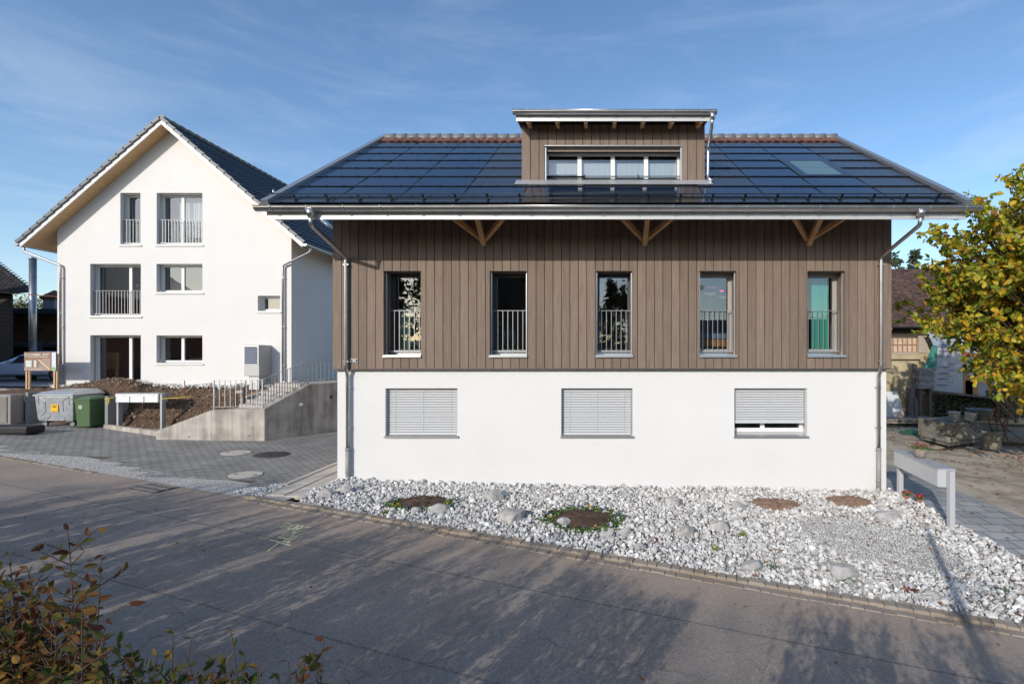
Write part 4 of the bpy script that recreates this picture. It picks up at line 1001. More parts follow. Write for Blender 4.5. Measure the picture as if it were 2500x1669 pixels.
for x in (a+.005, b-.035): mb.box(x, x+.03, D_Y+.05, D_Y+.08, c+.02, d-.01)
mb.build('guide_rail', alu, dm_)
mb = MB(); n = 4; fw = .05; xs_ = [a+.01+(b-a-.02)*k/n for k in range(n+1)]
mb.box(a, b, yf, yf+.06, c+.01, c+.07); mb.box(a, b, yf, yf+.06, d-.10, d-.05)
for k, x in enumerate(xs_): mb.box(max(a, x-fw), min(b, x+fw), yf+.002, yf+.058, c+.07, d-.10)
wf = mb.build('window_frame', pvc, dm_)
for k in range(n):
    mb = MB(); x0 = max(a, xs_[k]-fw)+(fw if k == 0 else 2*fw)-.02; x1 = xs_[k+1]-fw+.02; mb.quad((x0,yf+.03,c+.06),(x1,yf+.03,c+.06),(x1,yf+.03,d-.09),(x0,yf+.03,d-.09)); mb.build('pane', glass, dm_)
mb = MB(); nx = 160
for k in range(nx):                               # pleated curtain behind the dormer panes; its pale blue also paints the mirrored sky
    x0 = a+.06+(b-a-.12)*k/nx; x1 = a+.06+(b-a-.12)*(k+1)/nx; y0 = yf+.12+.0025*math.sin(k*.9); y1 = yf+.12+.0025*math.sin((k+1)*.9)
    mb.quad((x0,y0,c+.02),(x1,y1,c+.02),(x1,y1,d-.25),(x0,y0,d-.25))
mb.tube([(a+.05,yf+.12,d-.24),(b-.05,yf+.12,d-.24)], .008, 6)
tag(mb.build('dormer_curtain', mat('sky_pale_curtain', (.55,.58,.62), .9)), 'long half height curtain behind the dormer windows, painted pale like mirrored sky', 'curtain')
room(dm_, a-.3, b+.3, yf+.06, 13.6, 3.6, 5.4)
mb = MB(); z0 = 5.44
def dr(x, y, n_=0): return Vector((x, y, 5.43+(y-10.85)*slope+n_))
for (n0, n1, m_, nm) in ((-.0,.06,zinc,'dormer_roof'),(-.03,-.002,pine,'dormer_soffit')):
    mb = MB(); i = len(mb.v); xa, xb = -1.81, 2.58
    mb.v += [tuple(dr(x, y, n_)) for n_ in (n0, n1) for (x, y) in ((xa,10.87),(xb,10.87),(xb,14.3),(xa,14.3))]
    for f_ in ((0,3,2,1),(4,5,6,7),(0,1,5,4),(1,2,6,5),(2,3,7,6),(3,0,4,7)): mb.face([i+k for k in f_])
    mb.build(nm, m_, dm_)
for k in range(7):
    x = -1.54+.652*k; mb = MB(); mb.bar(dr(x,10.90,-.12), dr(x,12.2,-.12), .08, .17); mb.build('rafter', pine, dm_)
mb = MB(); gutter_mesh(mb, -1.86, 2.69, 10.80, 5.44, .075); gd = mb.build('gutter', zinc, dm_)
bands([-1.55+.65*k for k in range(7)], 10.80, 5.44, .077, gd)
mb = MB()
for x in (-1.82, 2.60): mb.box(x-.02, x+.02, 10.86, 10.90, 5.44, 5.52)
mb.build('gutter_end', alu, dm_)
mb = MB(); mb.box(-1.80, 2.56, 10.872, 10.885, 5.255, 5.40); mb.box(-1.80, 2.56, 10.885, 10.90, 5.38, 5.44)
for x in (-1.80, 2.545):
    p0 = dr(x,10.89,-.06); p1 = dr(x,14.2,-.06); mb.bar(p0, p1, .02, .12)
mb.build('fascia', fascia_m, dm_)
mb = MB(); xo = 2.60; mb.tube([(xo,10.8,5.40),(xo,10.82,5.25)], [.08,.042], 12)
mb.tube(bend([(xo,10.82,5.3),(xo+.0,10.84,5.16),(2.615,11.30,4.82),(2.615,11.33,4.20),(2.615,11.30,4.13),(2.70,11.22,4.02)], .09), .036, 12); mb.build('downpipe', zinc, dm_)
# flashing round the dormer foot
tb = (D_Y-E0.y)/math.cos(PT)
mb = MB(); mb.obox(rf((DX0+DX1)/2, tb-.17, .02), (1,0,0), UP, NR, (DX1-DX0)/2+.12, .17, .004); mb.box(DX0+.03, a, D_Y-.012, D_Y-.002, 3.98, 4.085); mb.box(b, DX1-.06, D_Y-.012, D_Y-.002, 3.98, 4.085); mb.box(a, b, D_Y-.01, yf+.0, 4.0, 4.03)
mb.build('flashing', mat('lead_sheet', (.58,.60,.62), .4, metal=.6), dm_)
# curtains and furniture seen through the windows
def curtain(name, x0, x1, y, z0, z1, m, label, ph=1.0):
    mb = MB(); n = max(10, int((x1-x0)/.012))
    for k in range(n):
        xa = x0+(x1-x0)*k/n; xb = x0+(x1-x0)*(k+1)/n; ya = y+.03*math.sin(xa*55*ph)+.012*math.sin(xa*131); yb = y+.03*math.sin(xb*55*ph)+.012*math.sin(xb*131); mb.quad((xa,ya,z0),(xb,yb,z0),(xb,yb,z1),(xa,ya,z1))
        mb.sm[-1] = True
    return tag(mb.build(name, m), label, 'curtain')
curtain('curtain', -4.88, -4.55, 11.92, 0, 1.15, mat('mint_curtain', (.42,.48,.40), .9), 'pale green half curtain inside the leftmost tall window')
teal = mat('teal_curtain', (.06,.42,.33), .9)
curtain('curtain', 5.30, 5.73, 11.90, 0, 2.2, teal, 'bright turquoise curtain inside the rightmost tall window')
curtain('curtain', 2.44, 2.57, 11.92, 0, 2.2, mat('dark_teal_curtain', (.04,.26,.22), .9), 'dark teal curtain edge behind the pane with drawings')
orange_wood = mat('orange_wood', (.50,.22,.06), .6)
for (x0, x1, lab) in ((2.62,3.4,'orange wooden bed behind the pane with drawings'),(4.6,5.25,'orange bunk bed beside the turquoise curtain')):
    t = thing('bed', lab, 'bed', ((x0+x1)/2, 12.6, 0))
    mb = MB()
    for z in ((.22,.40),) if x0 < 4 else ((.2,.32),(.62,.74)): mb.box(x0, x1, 12.4, 12.45, z[0], z[1])
    for x in (x0, x1-.06): mb.box(x, x+.06, 12.38, 12.46, -.1, .9 if x0 > 4 else .5)
    mb.build('bed_frame', orange_wood, t)
    mb = MB(); mb.box(x0, x1, 12.45, 13.6, .42, .56); mb.build('mattress', mat('bedding', (.20,.26,.42), .9), t)
# drawings on the pane of the fourth window
def window_pen(name, col): return mat(name, col, .8)
w4 = [o for o in H.children if o.get('label') == lab_w[3]][0]
p = lambda px, py: at(px, py, 11.755)
D4 = 1/1.0643/15.68
def zp(zx, zy): return at((1700+zx/15.68)/1.0643, (660+zy/15.68)/1.0643, 11.752)
pa = window_pen('pale_marker', (.42,.46,.44)); 
for s_, x_, y_, sz_, m_ in (('HAVE A', 350, 690, .075, window_pen('lilac_marker', (.38,.30,.42))), ('SWEET', 310, 940, .075, pa), ('DAY', 880, 1070, .075, pa)):
    text('drawn_words', s_, sz_, zp(x_, y_), FRONT, m_, w4, ext=.0003, sx=1.15)
mb = MB(); c0 = zp(660, 1130)
for k in range(10):
    an = 2*math.pi*k/10+.2; mb.bar(c0+Vector((math.cos(an),0,math.sin(an)))*.04, c0+Vector((math.cos(an),0,math.sin(an)))*.17, .003, .003, up=(0,1,0))
mb.lathe([(.02,-.001),(.02,.001)], c0, 10) if False else None
mb.build('drawn_sun', pa, w4)
mb = MB(); c0 = zp(955, 750); mb.prism([(c0.x+.055*math.cos(math.pi+math.pi*k/10), c0.z+.055*math.sin(math.pi+math.pi*k/10)) for k in range(11)], c0.y-.001, c0.y, 'y'); mb.build('drawn_melon', window_pen('pink_marker', (.65,.22,.38)), w4)
mb = MB(); c0 = zp(1230, 895); mb.prism([(c0.x-.022,c0.z),(c0.x+.022,c0.z),(c0.x+.006,c0.z-.075),(c0.x-.006,c0.z-.075)], c0.y-.002, c0.y-.001, 'y'); c0 = zp(1215,1105); mb.prism([(c0.x+.018*math.cos(k*.5), c0.z+.018*math.sin(k*.5)) for k in range(12)], c0.y-.002, c0.y-.001, 'y')
mb.build('drawn_exclamation', window_pen('cyan_marker', (.02,.33,.50)), w4)
mb = MB(); c0 = zp(200, 650)
for k in range(8): an = k*.785; mb.prism([(c0.x,c0.z),(c0.x+.055*math.cos(an-.25),c0.z+.055*math.sin(an-.25)),(c0.x+.075*math.cos(an),c0.z+.075*math.sin(an)),(c0.x+.055*math.cos(an+.25),c0.z+.055*math.sin(an+.25))], c0.y-.001, c0.y, 'y')
mb.build('drawn_flower', window_pen('cream_marker', (.5,.48,.35)), w4)
# ================================================================== white gabled house
K = 18.8/F
WX0, WX1, WY, WYF, WYB = -20.95, -11.85, 18.8, 18.24, 31.0
WC = -16.4; SL = .872; APZ = 8.755
G2 = thing('white_house', 'tall white rendered house with steep dark tiled gable roof', 'house', (WC, WY, -1.3))
def wx(px): return (px-1367)*K
def wz(py): return (814-py)*K
wins = {  # x0,x1,z0,z1, mullion x or None, railing, label
 'a': (wx(275.7), wx(321.8), wz(562), wz(442.5), None, True, 'narrow gable window with railing'),
 'b': (wx(359), wx(464), wz(562), wz(442.5), -16.30, True, 'wide gable window with railing'),
 'c': (wx(206.7), wx(322.7), wz(725.5), wz(605), -18.36, True, 'large middle floor window with railing'),
 'd': (wx(358.6), wx(464), wz(671.5), wz(605), -16.30, False, 'small middle floor window'),
 'e': (wx(206.7), wx(322.7), wz(884), wz(768.4), -18.36, False, 'large ground floor terrace window'),
 'f': (wx(358.6), wx(464), wz(834), wz(768.9), -16.30, False, 'ground floor kitchen window'),
 'g': (wx(590.9), wx(641.9), wz(715), wz(678), None, False, 'small square window by the downpipe')}
mb = MB(); holes = [w[:4] for w in wins.values()]
az = lambda x: APZ+.05-SL*abs(x-WC)
wall_holes(mb, [(WX0,-2.2),(WX1,-2.2),(WX1,az(WX1)),(WC,APZ+.05),(WX0,az(WX0))], holes, WY, .36)
for x in (WX0, WX1): mb.quad((x,WY,-3.4),(x,WYB,-3.4),(x,WYB,az(x)),(x,WY,az(x)))
i = len(mb.v); mb.v += [(WX0,WYB,-3.4),(WX1,WYB,-3.4),(WX1,WYB,az(WX1)),(WC,WYB,APZ),(WX0,WYB,az(WX0))]; mb.face(range(i, i+5))
mb.build('wall', white_render, G2)
room(G2, -20.2, -17.4, WY+.40, 23, -1.25, 1.0); room(G2, -17.3, -14.6, WY+.40, 23, -1.25, 1.0); room(G2, -20.2, -17.4, WY+.40, 23, 1.3, 3.7); room(G2, -17.3, -14.6, WY+.40, 23, 1.3, 3.7); room(G2, -18.7, -14.4, WY+.40, 22, 4.0, 6.5); room(G2, -13.6, -12.0, WY+.40, 21, 1.2, 2.7)
for k, (a, b, c, d, mx_, rl, lab) in wins.items():
    mb = MB(); yf = WY+.27; fw = .07
    mb.box(a+.001, a+fw, yf, yf+.07, c+.05, d-.001); mb.box(b-fw, b-.001, yf, yf+.07, c+.05, d-.001); mb.box(a+fw, b-fw, yf, yf+.07, d-.08, d-.001); mb.box(a+fw, b-fw, yf, yf+.07, c+.05, c+.13)
    if mx_: mb.box(mx_-.055, mx_+.055, yf+.002, yf+.068, c+.13, d-.08)
    w = mb.build('window', pvc, G2); w['label'] = lab
    mb = MB(); mb.quad((a+.05,yf+.035,c+.1),(b-.05,yf+.035,c+.1),(b-.05,yf+.035,d-.06),(a+.05,yf+.035,d-.06)); mb.build('pane', glass, w)
    mb = MB(); mb.box(a-.05, b+.06, WY-.05, WY-.005, c-.045, c+.0); mb.box(a+.002, b-.002, WY-.005, yf, c-.03, c+.03); mb.build('sill', pvc, w)
    if k != 'g':
        mb = MB(); mb.box(a+.002, a+.03, WY+.13, WY+.18, c+.03, d-.002); mb.box(b-.03, b-.002, WY+.13, WY+.18, c+.03, d-.002); mb.box(a+.002, b-.002, WY+.14, WY+.26, d-.035, d-.002); mb.build('guide_rail', alu, w)
    if rl: railing(a+.01, b-.01, WY+.12, c+.08, c+1.02, max(6, int((b-a)/.118)), bar_m, w, r=.009)
curtain('curtain', wx(385), wx(462), WY+.55, 4.7, 6.1, mat('white_curtain', (.62,.63,.66), .9), 'white curtains inside the wide gable window of the white house', .6)
# lamp and beam seen in the large middle window
t = thing('pendant_lamp', 'dark ball pendant lamp behind the large middle window of the white house', 'lamp', (-19.0, 19.9, 3.0)); mb = MB(); mb.lathe([(.01,-.09),(.08,-.07),(.12,0),(.08,.07),(.01,.09)], (-18.9,20.0,2.85), 16); mb.build('shade', mat('lamp_shade', (.05,.05,.06), .3), t); mb = MB(); mb.tube([(-18.9,20.0,2.93),(-18.9,20.0,3.7)], .006, 5); mb.build('cable', black_plastic, t)
mb = MB(); mb.tube([(-18.1,20.6,1.3),(-18.1,20.6,3.7)], .06, 10); tag(mb.build('post', mat('red_post', (.25,.05,.05), .5)), 'dark red round post inside the large middle window', 'post')
# roof slopes of profiled tiles
def tiled_slope(name, o, u, v_, LU, LV, tw, th, m, parent, amp=.022, step=.03, clip=None, seed=0):
    o = Vector(o); u = Vector(u).normalized(); v_ = Vector(v_).normalized(); n = u.cross(v_).normalized()
    if n.z < 0: n = -n
    sub = 6; nu = int(LU/tw)*sub; nv = int(round(LV/th)); V = []; Fc = []; rg = random.Random(seed)
    for j in range(nv):
        jit = rg.uniform(-.004, .004)
        for e in (0, 1):
            vv = th*(j+e) + (-.012 if e == 0 else 0)
            for i in range(nu+1):
                ph = (i/sub+ (0 if j % 2 == 0 else 0)) % 1.0
                hgt = amp*(math.sin(2*math.pi*ph)*.5+.5*(abs(math.sin(math.pi*ph)))); hh = hgt+(step if e == 0 else 0)+jit
                V.append(tuple(o+u*(i*tw/sub)+v_*vv+n*hh))
        base = j*2*(nu+1)
        for i in range(nu):
            Fc.append((base+i, base+i+1, base+nu+1+i+1, base+nu+1+i))
            if j: Fc.append((base-(nu+1)+i, base-(nu+1)+i+1, base+i+1, base+i))
    return npmesh(name, V, Fc, m, parent, smooth=False)
ca, sa = 1/math.hypot(1, SL), SL/math.hypot(1, SL)
ex = 5.27+.05; topz = APZ+.17
for sg_, nm in ((-1, 'tile_slope'), (1, 'tile_slope')):
    o = Vector((WC+sg_*(ex+.06), WYF-.02, topz-SL*(ex+.06)))
    tiled_slope(nm, o, (0,1,0), (-sg_*ca, 0, sa), WYB-WYF+.4, (ex+.06)/ca, .30, .345, roof_tile_dark, G2, seed=sg_)
mb = MB()                                          # roof slab + soffit
for sg_ in (-1, 1):
    xe = WC+sg_*ex; i = len(mb.v)
    for y in (WYF+.02, WYB+.3): mb.v += [(WC,y,topz-.03),(xe,y,topz-.03-SL*ex),(xe,y,topz-.12-SL*ex),(WC,y,topz-.12)]
    for f_ in ((0,1,2,3),(7,6,5,4),(0,4,5,1),(1,5,6,2),(2,6,7,3)): mb.face([i+k for k in f_])
mb.build('roof_slab', osb, G2)
mb = MB()
for sg_ in (-1, 1):
    a = Vector((WC, WYF, topz-.10)); b = Vector((WC+sg_*ex, WYF, topz-.10-SL*ex)); i = len(mb.v); hv = .125
    for y in (WYF-.02, WYF+.015): mb.v += [(a.x,y,a.z+.06),(b.x,y,b.z+.06),(b.x,y,b.z-hv),(a.x,y,a.z-hv)]
    for f_ in ((0,1,2,3),(7,6,5,4),(0,4,5,1),(1,5,6,2),(2,6,7,3)): mb.face([i+k for k in f_])
mb.build('barge_board', mat('barge_white', (.76,.76,.75), .5), G2)
mb = MB()
for sg_ in (-1, 1):
    d = Vector((-sg_*ca, 0, sa)); nn = Vector((sg_*sa, 0, ca)); L_ = (ex+.06)/ca; n = 20
    for k in range(n):
        c0 = Vector((WC+sg_*(ex+.06), WYF-.03, topz-SL*(ex+.06)))+d*(L_*(k+.5)/n)+nn*.02; mb.tone = random.random()
        mb.obox(c0, d+nn*-.09, (0,1,0), nn+d*.09, L_/n*.56, .055, .055)
mb.tone = .5; mb.build('verge_tiles', verge_grey, G2)
mb = MB(); y = WYF-.02
while y < WYB+.3: mb.tube([(WC,y,topz+.02),(WC,y+.42,topz+.005)], [.12,.10], 10); y += .37
mb.build('ridge_caps', verge_grey, G2)
# skylight, vent and white cheeked dormer on the right slope
def rs(x, y, n_=0): return Vector((x+n_*sa, y, topz-SL*(x-WC)+n_*ca))
mb = MB(); c0 = rs(-14.0, 24.6, .07); mb.obox(c0, (ca,0,-sa), (0,1,0), (sa,0,ca), .62, .36, .05); o = mb.build('skylight', alu, G2); mb = MB(); mb.obox(c0+Vector((sa,0,ca))*.055, (ca,0,-sa), (0,1,0), (sa,0,ca), .54, .29, .003); mb.build('pane', mat('skylight_glass', (.10,.17,.17), .05), o)
mb = MB(); p0 = rs(-14.3, 21.4, .02); mb.tube([p0, p0+Vector((0,0,.22))], .04, 8); mb.build('roof_vent', alu, G2)
mb = MB(); p0 = rs(-13.4, 27.6); i = len(mb.v); q0 = rs(-12.9, 26.3); q1 = rs(-10.9, 26.3)
mb.v += [(-13.6,26.3,6.6),(-11.55,26.3,6.4),(-11.55,26.3,3.6),(-13.6,26.3,5),(-13.6,30,6.6),(-11.55,30,6.4),(-11.55,30,3.6),(-13.6,30,5)]
for f_ in ((0,1,2,3),(1,5,6,2),(0,4,5,1),(4,7,6,5)): mb.face([i+k for k in f_])
mb.build('dormer_cheek', white_render, G2)
# gutters and downpipes
for sg_ in (-1, 1):
    xe = WC+sg_*(ex+.11); ze = topz-SL*(ex+.1)-.02; mb = MB()
    for k in range(8):
        a0 = math.pi*k/8; a1 = math.pi*(k+1)/8; r = .075
        mb.quad((xe-r*math.cos(a0),WYF-.05,ze-r*math.sin(a0)),(xe-r*math.cos(a0),WYB,ze-r*math.sin(a0)),(xe-r*math.cos(a1),WYB,ze-r*math.sin(a1)),(xe-r*math.cos(a1),WYF-.05,ze-r*math.sin(a1)))
    i = len(mb.v); mb.v += [(xe-.075*math.cos(math.pi*k/8), WYF-.05, ze-.075*math.sin(math.pi*k/8)) for k in range(9)]; mb.face(range(i, i+9))
    mb.build('gutter', zinc if sg_ < 0 else alu, G2)
    xw = -20.72 if sg_ < 0 else -12.12; yo = WYF+.32 if sg_ > 0 else WYF+.20
    mb = MB(); mb.tube(bend([(xe-.0*sg_,yo,ze-.02),(xe,yo,ze-.22),(xw,WY-.09,ze-.72),(xw,WY-.09,-1.0 if sg_ > 0 else -.35)], .08), .042, 10); dp = mb.build('downpipe', zinc, G2)
    if sg_ < 0: mb = MB(); mb.tube([(xw,WY-.09,-.35),(xw,WY-.09,-1.3)], .06, 10); mb.build('standpipe', plastic_grey, dp)
    mb = MB()
    for z in (3.0, 1.1, -.4): mb.box(xw-.05, xw+.05, WY-.12, WY-.01, z-.012, z+.012)
    mb.build('pipe_clip', alu, dp)
# ventilation box beside the stairs
t = thing('ventilation_box', 'grey ventilation box with louvre on the front of the white house', 'ventilation box', (-12.9, 18.4, -1.25))
bx0, bx1, by0, by1, bz0, bz1 = -13.20, -12.63, 18.12, 18.79, -.79, .384
mb = MB(); mb.box(bx0, bx1, by0, by1, bz0, bz1); mb.build('housing', mat('powder_grey', (.46,.46,.45), .5), t, bevel=.01)
mb = MB(); mb.box(bx0-.01, bx0+.56, by0-.02, by0-.002, bz1-.76, bz1-.03); mb.build('louvre_frame', pvc, t)
mb = MB(); mb.box(bx0+.04, bx1-.06, by0-.024, by0-.021, bz1-.72, bz1-.08); o = mb.build('louvre_opening', backing_dark, t)
mb = MB()
for k in range(9): z = bz1-.13-.07*k; mb.quad((bx0+.03,by0-.028,z),(bx1-.05,by0-.028,z),(bx1-.05,by0-.05,z-.035),(bx0+.03,by0-.05,z-.035))
mb.build('louvre_slats', alu, o)
mb = MB(); mb.box(bx0+.12, bx1-.08, by0+.1, by1-.05, -1.3, bz0); mb.build('duct', galv, t)
mb = MB(); mb.box(WX1, WX1+.25, 24.2, 26.5, 1.15, 1.27); tag(mb.build('side_sill', alu), 'grey window ledge on the shaded side wall of the white house', 'window ledge') if False else mb.build('ledge', alu, G2)
# ================================================================== concrete stair wall, stairs and rail
def conc():
    m = bpy.data.materials.new('fair_concrete'); m.use_nodes = True; n = m.node_tree.nodes; l = m.node_tree.links.new; b = n['Principled BSDF']; t = n.new('ShaderNodeTexCoord')
    mp = n.new('ShaderNodeMapping'); mp.inputs['Scale'].default_value = (5, 5, .35); l(t.outputs['Object'], mp.inputs[0]); a = n.new('ShaderNodeTexNoise'); a.inputs['Scale'].default_value = 1.2; a.inputs['Detail'].default_value = 6; l(mp.outputs[0], a.inputs['Vector'])
    c = n.new('ShaderNodeTexNoise'); c.inputs['Scale'].default_value = 2.2; c.inputs['Detail'].default_value = 8; l(t.outputs['Object'], c.inputs['Vector'])
    ad = n.new('ShaderNodeMath'); ad.operation = 'ADD'; l(a.outputs[0], ad.inputs[0]); l(c.outputs[0], ad.inputs[1])
    cr = n.new('ShaderNodeValToRGB'); e = cr.color_ramp.elements; e[0].position = .39; e[0].color = (.27,.242,.212,1); e[1].position = .61; e[1].color = (.52,.475,.425,1)
    hf = n.new('ShaderNodeMath'); hf.operation = 'MULTIPLY'; hf.inputs[1].default_value = .5; l(ad.outputs[0], hf.inputs[0]); l(hf.outputs[0], cr.inputs[0]); l(cr.outputs[0], b.inputs['Base Color']); b.inputs['Roughness'].default_value = .8
    bn = n.new('ShaderNodeBump'); bn.inputs['Distance'].default_value = .01; bn.inputs['Strength'].default_value = .4; l(c.outputs[0], bn.inputs['Height']); l(bn.outputs[0], b.inputs['Normal'])
    return m
concrete = conc()
CT = thing('stair_wall', 'raw concrete retaining wall with outside stairs up to the white house', 'retaining wall', (-11, 16.5, -2.9))
P0, P1, P2 = Vector((-13.9,15.27,0)), Vector((-10.84,15.8,0)), Vector((-8.5,20.71,0))
def wall_seg(mb, a, b, th, prof, zb):
    """wall from a to b, thickness th to the back-left; prof = [(t, ztop)]"""
    d = (b-a).normalized(); n = Vector((-d.y, d.x, 0))*th; pts_ = [(t_, z) for t_, z in prof]
    for (t0, z0), (t1, z1) in zip(pts_[:-1], pts_[1:]):
        p, q = a.lerp(b, t0), a.lerp(b, t1); i = len(mb.v)
        mb.v += [(p.x,p.y,zb),(q.x,q.y,zb),(q.x,q.y,z1),(p.x,p.y,z0),(p.x+n.x,p.y+n.y,zb),(q.x+n.x,q.y+n.y,zb),(q.x+n.x,q.y+n.y,z1),(p.x+n.x,p.y+n.y,z0)]
        for f_ in ((0,1,2,3),(7,6,5,4),(3,2,6,7),(0,3,7,4),(1,5,6,2)): mb.face([i+k for k in f_])
mb = MB(); wall_seg(mb, P0, P1, .25, [(0,-2.40),(.50,-1.77),(1,-1.75)], -3.3); 
Lw = (P2-P1).length; tt = ((at(710,882,17.18)-at(606,937,15.8)).xy.length)/Lw
wall_seg(mb, P1, P2, .25, [(0,-1.75),(tt,-1.04),(1,-1.0)], -3.4)
mb.build('wall', concrete, CT, bevel=.012)
mb = MB(); d = (P2-P1).normalized(); n = Vector((-d.y, d.x, 0))
# landing and steps between the outer wall and a low inner wall
i = len(mb.v)
land = [P1+n*.25+d*.2, P1+n*1.6+d*.2, P0.lerp(P1,.52)+Vector((.0,1.5,0)), P0.lerp(P1,.52)+Vector((0,.26,0))]
mb.v += [(p.x,p.y,-1.80) for p in land]; mb.face(range(i, i+4)[::-1])
mb.build('landing', concrete, CT)
ns = 6; stair0 = .15; run = (Lw*tt-.1)/ns; zt0 = -1.80; rise = (.80-.03)/ns
mb = MB()
for k in range(ns):
    s0 = stair0+run*k; a = P1+d*s0+n*.26; mb.obox(a+d*(run*.5+1.6)+n*.72+Vector((0,0,zt0+rise*(k+1)-.45)), d, n, (0,0,1), run*.5+1.6, .72, .45)
mb.build('steps', mat('step_concrete', (.47,.44,.40), .85, col2=(.38,.35,.32), nscale=5), CT)
mb = MB(); a = P1+n*1.72+d*.3; b = a+d*4.3; wall_seg(mb, a, b, .18, [(0,-1.50),(.45,-.98),(1,-.95)], -3.0); mb.build('inner_wall', concrete, CT)
i_ = None
mb = MB()
for (t_, z) in ((.13,-2.72),(.30,-2.6),(.86,-2.62)):
    p = P0.lerp(P1, t_)+Vector((.0,-.002,z)); mb.obox(p, (1,.17,0), (-.17,1,0), (0,0,1), .018, .004, .018)
mb.build('tie_hole', mat('tie_hole_dark', (.05,.045,.04), .9), CT)
mb = MB(); p = P1+d*1.2-n*.01+Vector((0,0,-1.72)); mb.obox(p, d, n, (0,0,1), .06, .02, .045); mb.build('wall_light', mat('stainless', (.7,.7,.7), .25, metal=.9), CT)
mb = MB(); p = P1+d*2.35-n*.01+Vector((0,0,-1.55)); mb.obox(p, d, n, (0,0,1), .035, .02, .06); mb.build('switch_box', black_plastic, CT)
# handrail with vertical bars
RT = thing('handrail', 'galvanised steel handrail along the concrete stair wall', 'railing', (-11, 16.2, -1.75))
mb = MB(); path = []
pa_ = P0.lerp(P1,.50)+Vector((0,.12,0)); pb_ = P1+n*.1; pc_ = P1+(P2-P1)*tt+n*.1; pd_ = P2+n*.1
segs = [(pa_,pb_,-1.77,-1.75,-.82,-.80,9),(pb_,pc_,-1.75,-1.04,-.80,-.205,17),(pc_,pd_,-1.04,-1.0,-.205,-.20,24)]
top = MB()
for a, b, z0, z1, h0, h1, nn_ in segs:
    top.bar(Vector((a.x,a.y,h0)), Vector((b.x,b.y,h1)), .04, .012); top.bar(Vector((a.x,a.y,z0+.09)), Vector((b.x,b.y,z1+.09)), .03, .012)
    for k in range(nn_):
        t_ = k/nn_; p = a.lerp(b, t_); zz = z0+(z1-z0)*t_; hh = h0+(h1-h0)*t_; w_ = .014 if k == 0 else .008; mb.box(p.x-w_, p.x+w_, p.y-w_*1.4, p.y+w_*1.4, zz+(.0 if k == 0 else .08), hh)
top.build('top_rail', galv, RT); mb.build('balusters', galv, RT)
t = thing('bollard_lamp', 'dark framed path lamp on the stair landing', 'lamp', at(550,930,16.6))
b0 = at(550, 930, 16.6); mb = MB()
for s_ in (-1, 1): mb.box(b0.x+s_*.13-.02, b0.x+s_*.13+.02, b0.y-.03, b0.y+.03, -1.8, -1.18)
mb.box(b0.x-.15, b0.x+.15, b0.y-.032, b0.y+.032, -1.18, -1.13); mb.build('frame', dark_metal, t)
mb = MB(); mb.box(b0.x-.11, b0.x+.11, b0.y-.028, b0.y+.02, -1.31, -1.21); mb.build('lamp_head', mat('stainless', (.7,.7,.7), .25, metal=.9), t)
# formwork boards, marker pegs
mb = MB(); a = at(500,925,17.9); b = at(655,892,18.3); mb.bar(a+Vector((-.0,0,0)), b, .03, .26); tag(mb.build('formwork_board', mat('formwork', (.55,.34,.18), .8, col2=(.42,.25,.13), nscale=3, stretch=(1,5,9))), 'pale brown formwork boards lying up the slope behind the handrail', 'board')
peg_m = mat('rusty_rod', (.25,.07,.035), .8)
for (px, py0, py1, Y, lab) in ((424,896,872,18.0,'thin rusty rod in the earth left of the handrail'),(485,890,877,18.3,'short rusty rod just left of the handrail end'),(563,895,872,18.0,'rusty rod behind the dark path lamp'),(627,880,868,18.2,'red marker rod beside the ventilation box'),(636,900,868,17.8,'dark wooden peg below the ventilation box')):
    mb = MB(); a = at(px, py0, Y); b = at(px-1, py1, Y); mb.tube([a-Vector((0,0,.25)), b], .014, 6); o = mb.build('marker_rod', peg_m); tag(o, lab, 'rod', 'rods in the building site earth')
# low concrete kerb before the earth bank
mb = MB(); a = at(243,986,16.75); a.z = h_base(a.x, a.y)+.05; b = Vector((P0.x+.6, P0.y+.25, -2.62)); mb.bar(a, b, .14, .2); tag(mb.build('concrete_edging', concrete), 'low concrete edging in front of the earth bank', 'kerb')
# ================================================================== refuse niche and its contents
gran = mat('granite_slab', (.20,.20,.205), .85, col2=(.33,.33,.33), nscale=60, detail=3, bump=.01, bscale=50, lo=.45, hi=.6)
for (x, y0, y1, lab) in ((-19.85,16.85,17.75,'grey granite slab upright between steel cabinet and metal container'),(-17.02,16.8,17.75,'grey granite slab upright right of the green bin')):
    z = h_base(x, y0); mb = MB(); mb.box(x-.055, x+.055, y0, y1-.48, z-.3, z+1.12); mb.box(x-.05, x+.05, y1-.47, y1, z-.3, z+1.10); tag(mb.build('granite_slab', gran, bevel=.008), lab, 'stone slab', 'granite slabs of the refuse niche')
mb = MB(); x = -24.0
while x < -17.15:
    w_ = .46; z = h_base(x, 17.8); mb.box(x, x+w_, 17.76, 17.86, z-.3, z+1.08+random.uniform(-.02,.02)); x += w_+.012
tag(mb.build('slab_wall', gran), 'row of granite slabs holding the earth behind the containers', 'retaining wall')
